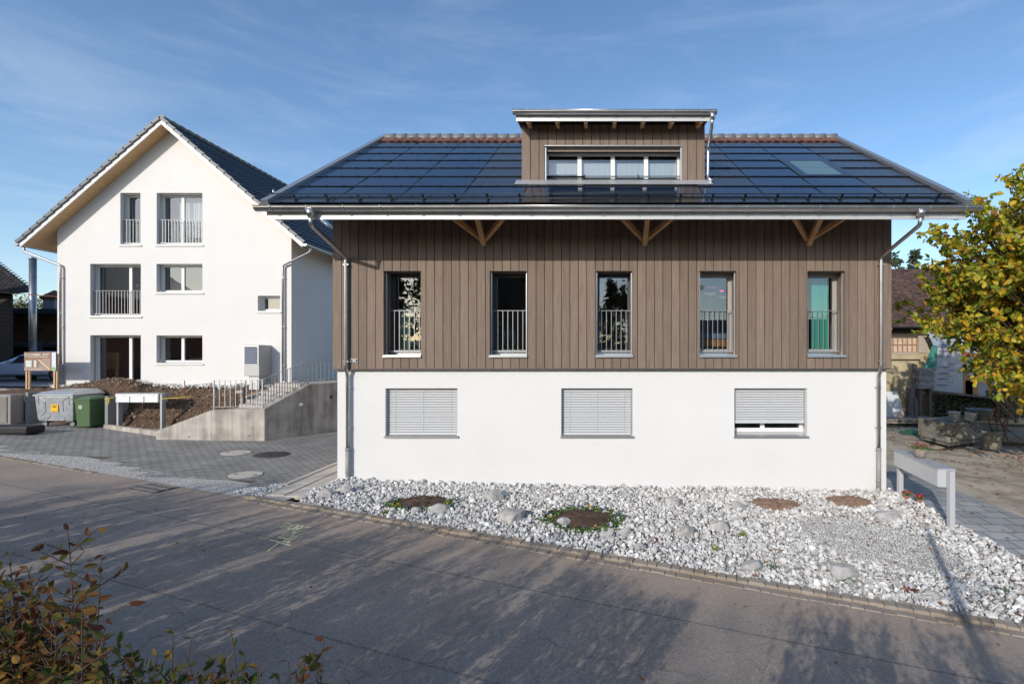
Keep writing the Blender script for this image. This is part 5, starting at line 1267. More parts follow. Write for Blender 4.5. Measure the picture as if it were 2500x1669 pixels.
# steel cabinet
zc = h_base(-20.6,16.5)+.02
t = thing('steel_cabinet', 'brushed steel meter cabinet at the left edge', 'cabinet', (-20.6,16.6,zc)); steel_b = mat('brushed_steel', (.50,.48,.45), .38, metal=.75, col2=(.42,.40,.38), nscale=30, stretch=(1,1,.1))
mb = MB(); mb.box(-21.6,-19.93,16.45,16.84,zc,zc+1.02); mb.build('body', steel_b, t, bevel=.01)
mb = MB(); mb.box(-21.5,-20.03,16.42,16.447,zc+.06,zc+.95); o = mb.build('door', mat('steel_door', (.53,.50,.47), .33, metal=.8, col2=(.47,.45,.42), nscale=30, stretch=(1,1,.1)), t, bevel=.006)
mb = MB(); mb.box(-20.95,-20.78,16.414,16.418,zc+.80,zc+.85); mb.build('blue_sticker', mat('sticker_blue', (.03,.16,.5), .5), o); mb = MB(); mb.box(-20.95,-20.83,16.414,16.418,zc+.90,zc+.925); mb.build('red_sticker', mat('sticker_red', (.6,.04,.03), .5), o)
# big galvanised container
X0, X1, YF = -19.17, -17.86, 16.5; zb = h_base(-18.5,16.6)+.02
t = thing('refuse_container', 'galvanised four wheeled refuse container with yellow sticker', 'container', (-18.5,17.0,zb))
mb = MB(); prof = [(0,.20,.06),(1,1.08,.0)]
i = len(mb.v)
for z, k in ((.20,.07),(.30,.05),(1.05,.0)):
    mb.v += [(X0+k,YF+k,zb+z),(X1-k,YF+k,zb+z),(X1-k,YF+1.05-k,zb+z),(X0+k,YF+1.05-k,zb+z)]
for a in (0, 4):
    for k in range(4): mb.face((i+a+k, i+a+(k+1) % 4, i+a+4+(k+1) % 4, i+a+4+k))
mb.face((i+3,i+2,i+1,i)); mb.face((i+8,i+9,i+10,i+11)); body = mb.build('body', mat('hot_zinc', (.60,.63,.66), .38, metal=.65, col2=(.42,.45,.48), nscale=7, bump=.003, bscale=5), t, bevel=.02)
mb = MB(); cxm = (X0+X1)/2; zm = zb+.66
def fr(z): return YF+.05*(1-(z-zb-.3)/.75)-.006
for (ax, az_, bx, bz) in ((-.52,.38,-.30,.24),(.52,.38,.30,.24),(-.30,.24,-.30,-.12),(.30,.24,.30,-.12),(-.30,-.12,-.5,-.30),(.30,-.12,.5,-.30),(-.52,.38,-.52,.1),(.52,.38,.52,.1),(-.3,.24,.3,.24),(-.34,.34,.34,.34),(-.3,-.42,-.14,-.26),(.3,-.42,.14,-.26),(-.14,-.26,.14,-.26)):
    mb.bar((cxm+ax, fr(zm+az_), zm+az_), (cxm+bx, fr(zm+bz), zm+bz), .014, .02, up=(0,1,0))
mb.bar((cxm-.32, fr(zm-.42)-.01, zm-.42), (cxm+.32, fr(zm-.42)-.01, zm-.42), .03, .03, up=(0,1,0))
mb.box(cxm-.2, cxm+.2, YF+.0, YF+.02, zm+.20, zm+.225)
mb.build('pressed_ribs', mat('rib_zinc', (.55,.58,.6), .35, metal=.7), body)
mb = MB(); mb.box(cxm-.09, cxm+.15, fr(zm)-.02, fr(zm)-.012, zm-.12, zm+.12); o = mb.build('sticker', mat('sticker_yellow', (.85,.45,.01), .5), t)
mb = MB(); mb.prism([(cxm-.03,zm+.05),(cxm+.09,zm+.05),(cxm+.11,zm+.035),(cxm+.03,zm+.015),(cxm-.05,zm+.035)], fr(zm)-.026, fr(zm)-.022, 'y'); mb.box(cxm-.04, cxm+.10, fr(zm)-.026, fr(zm)-.022, zm+.07, zm+.088); mb.build('emblem', mat('emblem_green', (.02,.09,.03), .6), o)
mb = MB(); i = len(mb.v); mb.box(X0-.03, X1+.03, YF-.04, YF+1.09, zb+1.06, zb+1.11)
i = len(mb.v)
mb.v += [(X0-.02,YF-.02,zb+1.11),(X1+.02,YF-.02,zb+1.11),(X1+.02,YF+1.08,zb+1.11),(X0-.02,YF+1.08,zb+1.11),(X0+.1,YF+.15,zb+1.2),(X1-.1,YF+.15,zb+1.2),(X1-.1,YF+.9,zb+1.27),(X0+.1,YF+.9,zb+1.27)]
for q_ in ((4,5,6,7),(0,1,5,4),(1,2,6,5),(2,3,7,6),(3,0,4,7)): mb.face([i+k for k in q_])
mb.build('lid', mat('lid_zinc', (.62,.64,.65), .35, metal=.55, col2=(.5,.52,.53), nscale=5), t, bevel=.01)
chrome = mat('caster_steel', (.6,.6,.6), .3, metal=.8)
for (x, y) in ((X0+.22,YF+.14),(X1-.10,YF+.10),(X0+.22,YF+.9),(X1-.12,YF+.9)):
    mb = MB(); mb.tube([(x,y-.022,zb+.10),(x,y+.022,zb+.10)], .10, 18); w = mb.build('caster', rubber, t)
    mb = MB(); mb.tube([(x,y-.028,zb+.10),(x,y+.028,zb+.10)], .075, 18); mb.build('rim', chrome, w)
    mb = MB(); mb.bar((x,y-.035,zb+.10),(x-.05,y-.035,zb+.22), .004, .05, up=(0,1,0)); mb.bar((x,y+.035,zb+.10),(x-.05,y+.035,zb+.22), .004, .05, up=(0,1,0)); mb.box(x-.11, x+.02, y-.05, y+.05, zb+.205, zb+.225); mb.build('fork', chrome, w)
# green wheelie bin
gm = mat('green_plastic', (.07,.135,.055), .5); bz = h_base(-17.6,16.8)+.02; x0, x1, y0, y1 = -17.84, -17.30, 16.52, 17.15
t = thing('wheelie_bin', 'green plastic wheelie bin beside the metal container', 'bin', (-17.55,16.8,bz))
mb = MB(); i = len(mb.v)
for z, k in ((.04,.045),(.95,.0)): mb.v += [(x0+k,y0+k,bz+z),(x1-k,y0+k,bz+z),(x1-k,y1-k,bz+z),(x0+k,y1-k,bz+z)]
for k in range(4): mb.face((i+k, i+(k+1) % 4, i+4+(k+1) % 4, i+4+k))
mb.face((i+3,i+2,i+1,i)); mb.face((i+4,i+5,i+6,i+7)); mb.box(x0-.02, x1+.02, y0-.02, y1+.02, bz+.90, bz+.965); mb.build('body', gm, t, bevel=.03)
mb = MB(); i = len(mb.v); mb.box(x0-.035, x1+.035, y0-.05, y1+.03, bz+.968, bz+1.0)
mb.v += [(x0,y0,bz+1.0),(x1,y0,bz+1.0),(x1,y1,bz+1.0),(x0,y1,bz+1.0),(x0+.08,y0+.12,bz+1.07),(x1-.08,y0+.12,bz+1.07),(x1-.08,y1-.08,bz+1.09),(x0+.08,y1-.08,bz+1.09)]; i += 8
for q_ in ((4,5,6,7),(0,1,5,4),(1,2,6,5),(2,3,7,6),(3,0,4,7)): mb.face([i+k for k in q_])
mb.build('lid', mat('green_lid', (.085,.15,.07), .4), t, bevel=.012)
mb = MB(); mb.tube([(x0+.06,y1+.0,bz+.1),(x0+.11,y1+.0,bz+.1)], .1, 14); mb.build('wheel', rubber, t); mb = MB(); mb.tube([(x1-.11,y1,bz+.1),(x1-.06,y1,bz+.1)], .1, 14); mb.build('wheel', rubber, t)
mb = MB(); c0 = Vector((-17.62,16.545,bz+.72)); mb.prism([(c0.x+.07*math.cos(k*math.pi/8), c0.z+.07*math.sin(k*math.pi/8)) for k in range(16)], c0.y-.03, c0.y-.022, 'y'); o = mb.build('sticker', mat('sticker_white', (.6,.62,.58), .5), t)
mb = MB()
for k in range(5): an = k*1.257; mb.bar((c0.x+.02*math.cos(an),c0.y-.032,c0.z+.02*math.sin(an)),(c0.x+.06*math.cos(an+.5),c0.y-.032,c0.z+.06*math.sin(an+.5)), .012, .004, up=(0,1,0))
mb.build('emblem', backing_dark, o)
# black instrument case lying on the pavers
t = thing('carry_case', 'long black carrying case lying on the driveway', 'case', (-18.3,15.1,h_base(-18.3,15.1)+.02)); zc = h_base(-18.3,15.1)+.02
mb = MB(); mb.box(-19.3,-17.62,14.95,15.5,zc,zc+.27); mb.build('shell', mat('case_fabric', (.014,.013,.015), .6, bump=.002, bscale=200), t, bevel=.07)
mb = MB(); mb.tube(bend([(-18.95,14.945,zc+.15),(-18.93,14.90,zc+.13),(-18.72,14.90,zc+.13),(-18.70,14.945,zc+.15)], .02), .012, 8); mb.build('handle', black_plastic, t)
# letter boxes in front of the earth bank
def letter_box_row(t, origin, ux, length, h, depth, zb_, zt_, mbody, nlet, posts, postw, doors=True):
    pass
lx0, lx1, ly = at(272,0,16.95).x, at(378,0,16.95).x, 16.95
t = thing('letter_boxes', 'white row of three letter boxes on two posts before the earth bank', 'letter boxes', ((lx0+lx1)/2, ly, -2.6))
post_m = mat('post_grey', (.42,.44,.46), .45, metal=.3)
mb = MB(); mb.box(lx0, lx1-.1, ly-.12, ly+.25, at(0,922,ly).z, at(0,901,ly).z); mb.build('housing', mat('box_grey', (.30,.33,.37), .45, metal=.3), t, bevel=.004)
zz0, zz1 = at(0,922,ly).z, at(0,902,ly).z; W3 = (lx1-.14-lx0)/3
for k in range(3):
    mb = MB(); xa = lx0+.02+W3*k; mb.box(xa+.03, xa+W3-.01, ly-.14, ly-.121, zz0+.015, zz1-.10); f_ = mb.build('box_door', mat('box_white', (.78,.78,.78), .4), t)
    mb = MB(); mb.box(xa, xa+W3, ly-.138, ly-.121, zz1-.095, zz1-.012); mb.build('mail_flap', MATS['box_white'], t)
    mb = MB(); mb.box(xa+W3*.45, xa+W3*.78, ly-.1405, ly-.1385, zz1-.060, zz1-.050); mb.build('name_label', mat('label_grey', (.35,.35,.36), .6), f_)
for x in (lx0+.02, lx1-.08):
    mb = MB(); mb.box(x, x+.065, ly-.10, ly+.05, -2.85, zz1-.005 if x > lx0+.1 else zz0); mb.build('post', post_m, t)
yel = mat('barrier_tape', (.75,.60,.03), .6)
mb = MB(); mb.tube([(-17.05,16.78,-1.53),(-16.9,16.76,-1.50),(lx0,16.80,-1.47)], .012, 6); mb.tube([(-16.92,16.77,-1.52),(-16.96,16.76,-1.62),(-16.93,16.76,-1.72),(-16.88,16.76,-1.66),(-16.9,16.77,-1.52)], .012, 6)
mb.tube([(lx1-.03,16.84,-1.52),(lx1+.5,16.9,-1.49),(lx1+1.0,17.0,-1.45)], .01, 6); tag(mb.build('yellow_cord', yel), 'yellow cord tied round the slab and the white letter boxes', 'cord')
# sign board
sy = 17.95; sx0, sx1, sz0, sz1 = at(58.5,0,sy).x, at(131.5,0,sy).x, at(0,850,sy).z, at(0,807,sy).z
t = thing('sign_board', 'site sign with a brown interior picture on two pale wooden posts', 'sign', ((sx0+sx1)/2, sy, -1.35))
for x in (sx0+.03, sx1-.12):
    mb = MB(); mb.box(x, x+.055, sy-.03, sy+.03, -1.6, sz0); mb.box(x+.06, x+.115, sy-.0, sy+.05, -1.6, sz1-.06); mb.build('post', mat('post_pine', (.62,.42,.25), .7, col2=(.5,.32,.18), nscale=4, stretch=(8,8,1)), t)
def flat(name, pts_, y, m, parent): mb = MB(); mb.prism(pts_, y, y+.003, 'y'); return mb.build(name, m, parent)
bw, bh = sx1-sx0, sz1-sz0
def S_(u, v_): return (sx0+u*bw, sz1-v_*bh)
bd = flat('board', [S_(0,1),S_(1,1),S_(1,0),S_(0,0)], sy-.045, mat('sign_brown', (.33,.20,.14), .5, col2=(.25,.15,.10), nscale=3), t)
sy1 = sy-.049
flat('wall_picture', [S_(.42,.95),S_(.82,.95),S_(.82,.35),S_(.55,.35)], sy1, mat('sign_grey', (.34,.27,.24), .5), bd)
flat('beam_picture', [S_(.44,.42),S_(.48,.40),S_(.84,.95),S_(.80,.95)], sy1-.004, mat('sign_beam', (.78,.55,.34), .5), bd)
for a, b in ((.05,.24),(.31,.39)): flat('window_picture', [S_(a,.80),S_(b,.80),S_(b,.44),S_(a,.44)], sy1-.004, mat('sign_window', (.60,.63,.62), .5), bd)
flat('floor_picture', [S_(0.01,.98),S_(.78,.98),S_(.40,.84),S_(0.01,.84)], sy1-.004, mat('sign_floor', (.55,.44,.38), .5, col2=(.3,.2,.17), nscale=14, stretch=(1,1,3)), bd)
flat('side_strip', [S_(.87,.99),S_(.995,.99),S_(.995,.02),S_(.87,.02)], sy1, mat('sign_strip', (.66,.69,.76), .5), bd)
flat('logo_picture', [S_(.86,.97),S_(.99,.97),S_(.98,.84),S_(.92,.77),S_(.87,.84)], sy1-.004, mat('sign_logo', (.10,.42,.38), .5, col2=(.35,.5,.08), nscale=14), bd)
wt = mat('sign_white', (.78,.77,.72), .5)
text('headline', 'Ein neues Zuhause - für Sie!', .082, (sx0+.025, sy1-.004, sz1-.115), FRONT, wt, bd, ext=.001, bold=.003, sx=.98)
text('headline', '3.5 Zimmer Dachgeschosswohnung', .056, (sx0+.025, sy1-.004, sz1-.185), FRONT, wt, bd, ext=.001, bold=.001, sx=1.05)
tx = text('headline', 'www.', .05, (0,0,0), Matrix.Identity(4), wt, None) if False else None
# ================================================================== letter boxes by the paved path (right)
t = thing('letter_boxes', 'long grey letter box unit on two posts beside the paved path', 'letter boxes', (6.9, 10.2, -3.4))
lg = mat('light_grey_coat', (.47,.475,.485), .45)
A = at(2050,1040,11.1); Bp = at(2186,1068,9.15)   # far left and near right top corners
A.z = Bp.z = -2.17; A = Vector((6.84, 11.1, -2.19)); Bq = Vector((6.56, 9.28, -2.19))
dl = (Bq-A).normalized(); nl = Vector((-dl.y, dl.x, 0))   # points to the path side
mb = MB(); cc = (A+Bq)/2+nl*.0; Ln = (Bq-A).length
mb.obox(cc+nl*.15+Vector((0,0,-.17)), dl, nl, (0,0,1), Ln/2, .15, .17); mb.build('housing', lg, t, bevel=.006)
for k in range(4):
    mb = MB(); mb.obox(cc+dl*((k-1.5)*Ln/4)-nl*.004+Vector((0,0,-.175)), dl, nl, (0,0,1), Ln/8-.006, .004, .155); mb.build('box_door', mat('light_grey_door', (.49,.495,.505), .4), t)
mb = MB(); mb.obox(cc+nl*.15+Vector((0,0,.008)), dl, nl, (0,0,1), Ln/2+.012, .165, .008); mb.build('lid', mat('lid_grey', (.40,.41,.43), .35), t)
for q, zt_ in ((A+dl*.06+nl*.10, -2.5), (Bq+dl*.05+nl*.20, -2.2)):
    p = q; z = h_base(p.x, p.y); mb = MB(); mb.box(p.x-.05, p.x+.05, p.y-.045, p.y+.045, z-.3, zt_); mb.build('post', lg, t, bevel=.004)
pc = A+dl*.80+nl*.17; pc.z = -2.155
t = thing('flower_pot', 'stone flower pot with reddish heather on the grey letter boxes', 'flower pot', pc)
mb = MB(); mb.lathe([(.10,0),(.105,.10),(.115,.17),(.10,.17),(.09,.15)], pc, 20); mb.build('pot', mat('stone_pot', (.33,.27,.24), .9, col2=(.24,.19,.17), nscale=20), t)
rg = np.random.default_rng(3)
P = np.array([[pc.x+rg.normal()*.07, pc.y+rg.normal()*.07, pc.z+.15+rg.uniform(0,.06)] for _ in range(260)]); V, Fa, uv = leaf_batch(P, rg.uniform(.04,.07,260), rg, w=.4, up=np.array([0,0,1.0])); npmesh('foliage', V, Fa, plant_green, t)
P = np.array([[pc.x+rg.normal()*.08, pc.y+rg.normal()*.08, pc.z+.22+rg.uniform(0,.05)] for _ in range(160)]); V, Fa, uv = leaf_batch(P, rg.uniform(.015,.03,160), rg, w=1, up=np.array([0,0,1.0])); npmesh('blossom', V, Fa, mat('heather', (.20,.06,.06), .7, island=.5), t)
for (dx, dy, lab) in ((.10,.55,'small pot of red flowers behind the other at the letter box post'),(.22,.30,'small pot of red flowers in front of the other at the letter box post')):
    pp = Vector((6.86+dx, 10.55+dy-.25, 0)); pp.z = h_base(pp.x, pp.y)+.03
    t = thing('flower_pot', lab, 'flower pot', pp, 'little flower pots under the letter boxes')
    mb = MB(); mb.lathe([(.045,0),(.06,.09),(.05,.09)], pp, 14); mb.build('pot', mat('clay', (.30,.12,.07), .8), t)
    P = np.array([[pp.x+rg.normal()*.035, pp.y+rg.normal()*.035, pp.z+.09+rg.uniform(0,.05)] for _ in range(70)]); V, Fa, uv = leaf_batch(P, rg.uniform(.03,.05,70), rg, w=.7, up=np.array([0,0,1.0])); npmesh('foliage', V, Fa, plant_green, t)
    P = np.array([[pp.x+rg.normal()*.04, pp.y+rg.normal()*.04, pp.z+.14+rg.uniform(0,.03)] for _ in range(30)]); V, Fa, uv = leaf_batch(P, rg.uniform(.03,.04,30), rg, w=1.1, up=np.array([0,0,1.0])); npmesh('blossom', V, Fa, mat('red_flower', (.35,.02,.03), .6), t)
# ================================================================== old farmhouse on the right
OY = 26.0; t = OH = thing('old_house', 'old farmhouse with mossy brown tiled roof and yellowish plaster', 'house', (20, OY, -3.3))
plaster = mat('old_plaster', (.52,.44,.27), .95, col2=(.38,.31,.19), nscale=1.2, detail=9, bump=.01, bscale=6)
ow = (15.75, 17.3, at(0,808,OY).z, at(0,772,OY).z)
mb = MB(); wall_holes(mb, [(14.0,-4.5),(34,-4.5),(34,1.9),(14.0,1.9)], [ow], OY, .2)
mb.quad((14.0,OY,-4.5),(14.0,OY,1.9),(14.0,36,1.9),(14.0,36,-4.5)); i = len(mb.v); mb.v += [(14,OY,1.9),(14,31,5.2),(14,36,1.9)]; mb.face((i,i+1,i+2)); mb.build('wall', plaster, OH)
mb = MB(); mb.box(13.98, 34, OY-.04, OY-.002, 1.0, 1.62); mb.build('eave_band', mat('old_dark_brown', (.05,.035,.028), .9), OH)  # dark band across the wall top, just below the eave
mb = MB(); a, b, c, d = ow
mb.box(a, b, OY-.03, OY+.02, d, d+.10); mb.box(a, b, OY-.03, OY+.02, c-.10, c); mb.box(b, b+.5, OY-.05, OY-.004, c-.03, d+.05); fr_ = mb.build('window', mat('old_frame', (.42,.36,.30), .8), OH)
mb = MB(); mb.quad((a,OY+.12,c),(b,OY+.12,c),(b,OY+.12,d),(a,OY+.12,d)); mb.build('pane', mat('curtained_pane', (.50,.36,.24), .6, col2=(.62,.52,.42), nscale=4), fr_)
mb = MB()
for k in range(7): x = a+(b-a)*k/6; mb.box(x-.02, x+.02, OY+.05, OY+.10, c, d)
for z in (c+.02, (c+d)/2, d-.02): mb.box(a, b, OY+.055, OY+.095, z-.02, z+.02)
mb.build('glazing_bars', mat('old_bars', (.35,.20,.12), .8), fr_)
mb = MB(); mb.box(a-.1, b+.1, OY-.06, OY-.0, c-.42, c-.36); mb.build('sill', mat('old_dark_brown', (.05,.035,.028), .9), fr_)
old_tile = mat('old_roof_tile', (.115,.06,.045), .9, col2=(.055,.035,.03), nscale=2.2, detail=8, island=.45, lo=.3, hi=.7)
rl = math.hypot(4.6, 3.85)
V = []; Fc = []; n_ = 0; rgo = random.Random(2)
th_, tw_ = .17, .17; rows_ = int(rl/th_)
for j in range(rows_):
    for i_ in range(int(20.6/tw_)):
        x = 13.6+i_*tw_+(tw_/2 if j % 2 else 0); t0 = j*th_; dy = (4.6/rl); dz_ = 3.85/rl; sag = -.05*math.sin(t0/rl*math.pi); l_ = rgo.uniform(.0,.02)
        y0 = OY-.55+t0*dy; z0 = 1.50+t0*dz_+sag+.03+l_; y1 = y0+th_*1.25*dy; z1 = z0+th_*1.25*dz_-.03
        k = len(V); V += [(x+.004,y0,z0),(x+tw_-.004,y0,z0+rgo.uniform(-.006,.006)),(x+tw_-.004,y1,z1),(x+.004,y1,z1),(x+.004,y0,z0-.03),(x+tw_-.004,y0,z0-.03)]; Fc += [(k,k+1,k+2,k+3),(k+4,k+5,k+1,k)]
npmesh('roof', V, Fc, old_tile, OH)
mb = MB(); mb.quad((13.6,OY-.6,1.46),(34,OY-.6,1.46),(34,OY+4.1,5.33),(13.6,OY+4.1,5.33)); mb.quad((13.6,OY+4.1,5.36),(34,OY+4.1,5.36),(34,36.5,1.4),(13.6,36.5,1.4)); mb.build('roof_deck', backing_dark, OH)
mb = MB(); gutter_mesh(mb, 13.7, 33, OY-.62, 1.50, .08); mb.build('gutter', mat('old_gutter', (.05,.055,.06), .6, metal=.4), OH)
# sheets hung on the wall: printed insulation film, plastic covers, boards
shd = thing('lean_to', 'makeshift store of plastic film and insulation packs at the old house', 'store', (19.0, 25.2, -1.6))
ly = 25.3
def pw(px, py, Y=ly): q = at(px, py, Y); return (q.x, q.z)
def wavy(name, p00, p10, p11, p01, Y, m, parent, amp=.06, nx=24, nz=14, sd=0, kind=None):
    V = []
    for j in range(nz+1):
        for i in range(nx+1):
            u = i/nx; v_ = j/nz; x = (1-v_)*((1-u)*p00[0]+u*p10[0])+v_*((1-u)*p01[0]+u*p11[0]); z = (1-v_)*((1-u)*p00[1]+u*p10[1])+v_*((1-u)*p01[1]+u*p11[1])
            V.append((x, Y+amp*noise.fractal(Vector((x*1.6+sd, z*.8, sd)), .9, 2, 4), z+amp*.4*noise.noise(Vector((x*2, z*2, sd+9)))))
    Fc = [(j*(nx+1)+i, j*(nx+1)+i+1, (j+1)*(nx+1)+i+1, (j+1)*(nx+1)+i) for j in range(nz) for i in range(nx)]
    return npmesh(name, V, Fc, m, parent, smooth=True)
film = mat('grey_film', (.30,.30,.31), .3, col2=(.20,.20,.22), nscale=2, spec=.6); bluef = mat('blue_film', (.22,.30,.38), .25, col2=(.35,.38,.42), nscale=1.5, spec=.7); tealf = mat('teal_net', (.04,.20,.16), .6); cardb = mat('insulation_board', (.42,.24,.09), .8, col2=(.30,.17,.07), nscale=2, stretch=(1,1,4)); redf = mat('red_film', (.28,.07,.05), .5); 
wavy('back_sheet', pw(2240,915), pw(2360,915), pw(2360,760), pw(2240,760), ly+.12, film, shd, sd=4)
wavy('net', pw(2116,850), pw(2146,850), pw(2150,790), pw(2138,790), ly-.02, tealf, shd, sd=7)
pf = wavy('printed_film', pw(2138,896), pw(2211,908), pw(2211,790), pw(2140,772), ly, mat('printed_film', (.40,.40,.42), .35), shd, amp=.03, sd=1)
wavy('blue_cover', pw(2138,792), pw(2240,812), pw(2240,758), pw(2122,758), ly-.06, bluef, shd, sd=2)
wavy('red_cover', pw(2206,820), pw(2255,820), pw(2255,795), pw(2206,795), ly-.03, redf, shd, sd=5)
wavy('clear_cover', pw(2215,862), pw(2262,862), pw(2262,818), pw(2215,818), ly-.05, mat('clear_film', (.36,.36,.35), .2), shd, sd=6)
mb = MB(); 
for (x0_, x1_, y0_, y1_) in ((2208,2230,905,826),(2206,2248,850,836),(2213,2242,908,872)):
    q0 = pw(x0_, y0_); q1 = pw(x1_, y1_); mb.box(q0[0], q1[0], ly-.02, ly+.1, q0[1], q1[1])
mb.build('insulation_pack', cardb, shd)
ink = mat('print_ink', (.05,.07,.20), .6); dotr = mat('print_red', (.45,.05,.04), .6); doty = mat('print_yellow', (.6,.35,.03), .6)
for k, (px, py) in enumerate(((2163,793),(2165,806),(2165,819),(2163,843),(2163,857),(2160,870),(2160,884))):
    q = pw(px, py); text('film_print', 'swisspor', .17, (q[0]-.3, ly-.075, q[1]), FRONT, ink, pf, ext=.001)
    mb = MB()
    for j in range(3): mb.prism([(q[0]+.25+.13*j+.03*math.cos(a_*.785), q[1]+.2+.03*math.sin(a_*.785)) for a_ in range(8)], ly-.085, ly-.08, 'y')
    mb.build('print_dots', (ink, dotr, doty)[k % 3] if k else dotr, pf)
mb = MB(); a = at(2105,893,ly-.3); b = at(2350,920,ly-.3); mb.bar(a, b, .5, .10); mb.build('shelf', mat('weathered_plank', (.17,.14,.12), .9, col2=(.10,.08,.07), nscale=6), shd)
for px in (2120,2287,2330): mb = MB(); q = at(px,905,ly-.3); mb.box(q.x-.06, q.x+.06, q.y-.06, q.y+.06, -3.5, q.z); mb.build('post', MATS['weathered_plank'], shd)
# grey stack of weathered boards under the film
old_wood = MATS['weathered_plank']
t = thing('plank_stack', 'stack of weathered grey planks in front of the plastic film', 'plank stack', at(2125,893,24.6)); mb = MB(); q0 = at(2102,890,24.6); q1 = at(2138,846,24.6); rgk = random.Random(4); z = q0.z
while z < q1.z-.02: mb.box(q0.x+rgk.uniform(-.04,.04), q1.x+rgk.uniform(-.04,.04), 24.4, 24.9, z, z+.075); z += .085
mb.build('planks', mat('silver_plank', (.36,.33,.31), .9, col2=(.22,.20,.19), nscale=5, island=.2), t)
q = at(2120,910,24.6); mb = MB()
for x in (q0.x+.15, q1.x-.15): mb.box(x-.06, x+.06, 24.5, 24.8, -3.5, q0.z)
mb.build('trestle', old_wood, t)
# moss hedge-like dark growth beneath
rg = np.random.default_rng(12); P = np.array([[rg.uniform(17.6,22.5), rg.uniform(25.0,25.5), rg.uniform(-3.3,-2.15)] for _ in range(2600)]); V, Fa, uv = leaf_batch(P, rg.uniform(.06,.14,2600), rg, w=.7); tag(npmesh('ivy', V, Fa, mat('ivy_leaf', (.03,.045,.015), .6, island=.4), uvs=uv), 'dark ivy growing under the shelf of the old house', 'ivy', kind='stuff')
# leaning boards
for k, (x0_, y0_, x1_, y1_, w_, m_, lab) in enumerate(((2068,962,2056,912,.16,'l','light narrow batten leaning on the old house, leftmost'),(2078,962,2066,905,.10,'l','crossing light batten leaning beside the white panel'),(2060,960,2078,905,.10,'l','slanted pale lath crossing the other leaning laths'),(2080,962,2083,890,.22,'d','broad dark plank leaning on the old house'),(2086,960,2098,835,.24,'d','tallest dark plank leaning against the old house wall'),(2096,961,2092,900,.20,'d','reddish short plank among the leaning planks'),(2092,962,2076,908,.09,'o','orange tinted lath leaning among dark planks'),(2102,962,2100,895,.18,'d','dark plank leaning at the right of the row'))):
    a = at(x0_, y0_, 23.9); b = at(x1_, y1_, 24.9); mb = MB(); mb.bar(a, b, w_, .04, up=(0,1,0))
    o = mb.build('leaning_plank', {'l':pine,'d':mat('dark_plank', (.10,.07,.06), .9, col2=(.16,.13,.11), nscale=4),'o':orange_wood}[m_]); tag(o, lab, 'plank', 'planks leaning on the old house')
mb = MB(); a = at(2034,962,24.0); b = at(2066,896,24.5); i = len(mb.v); mb.prism([(14.2,a.z),(b.x-.0,a.z),(at(2054,0,24.2).x,b.z),(14.2,b.z)], 24.1, 24.14, 'y'); tag(mb.build('plasterboard_sheet', mat('panel_white', (.68,.69,.70), .5)), 'white sheet standing at the corner behind the timber house', 'sheet')
mb = MB(); mb.box(14.0, 16.6, 23.2, 24.9, -3.14, -3.08); 
for y in (23.3,24.0,24.7): mb.box(14.0,16.5,y,y+.12,-3.3,-3.14)
tag(mb.build('wooden_platform', mat('platform_wood', (.30,.26,.22), .9)), 'low wooden platform carrying the white panel', 'platform')
mb = MB(); q = at(2050,1003,21.3); V = []; 
for j in range(7):
    for i_ in range(9): V.append((13.2+i_*.22, 20.3+j*.25, h_base(14,21)+.05+.04*noise.noise(Vector((i_*.7, j*.7, 3)))))
tag(npmesh('green_mat', V, [(j*9+i_, j*9+i_+1, (j+1)*9+i_+1, (j+1)*9+i_) for j in range(6) for i_ in range(8)], mat('green_felt', (.02,.14,.06), .95), smooth=True), 'green ground sheet lying behind the house corner', 'mat')
# wrapped block stack
zg = -3.3; t = thing('block_stack', 'pallet stack of grey paving blocks in torn plastic wrap', 'block stack', (13.8, 18.3, zg))
mb = MB(); blk = mat('old_blocks', (.30,.26,.20), .9, col2=(.20,.17,.125), nscale=4, island=.25); ax = Vector((12.77,17.46,0)); d1 = Vector((0.0,1.0,0)); d2 = Vector((.88,.475,0)); rgk = random.Random(8)
for k in range(8):
    z = zg+.15+k*.082
    for i_ in range(11): p = ax+d2*(i_*.215+.1)+d1*.1; mb.obox(p+Vector((rgk.uniform(-.01,.01),rgk.uniform(-.015,.015),z+.04)), d2, d1, (0,0,1), .1, .1, .038)
    for i_ in range(7): p = ax+d1*(i_*.215+.32)+d2*.1; mb.obox(p+Vector((rgk.uniform(-.015,.015),0,z+.04)), d2, d1, (0,0,1), .1, .1, .038)
i = len(mb.v); zt_ = zg+.15+8*.082
mb.v += [tuple(ax+Vector((0,0,zt_-.01))+q_) for q_ in (d1*0.1+d2*.1, d2*2.4+d1*.1, d2*2.4+d1*1.5, d1*1.5+d2*.1)]; mb.face((i,i+1,i+2,i+3)); mb.build('blocks', blk, t)
mb = MB(); 
for q_ in (0,.7,1.4): mb.obox(ax+d2*1.15+d1*(q_+.05)+Vector((0,0,zg+.07)), d2, d1, (0,0,1), 1.25, .06, .05)
mb.obox(ax+d2*1.15+d1*.7+Vector((0,0,zg+.135)), d2, d1, (0,0,1), 1.25, .8, .012); mb.build('pallet', old_wood, t)
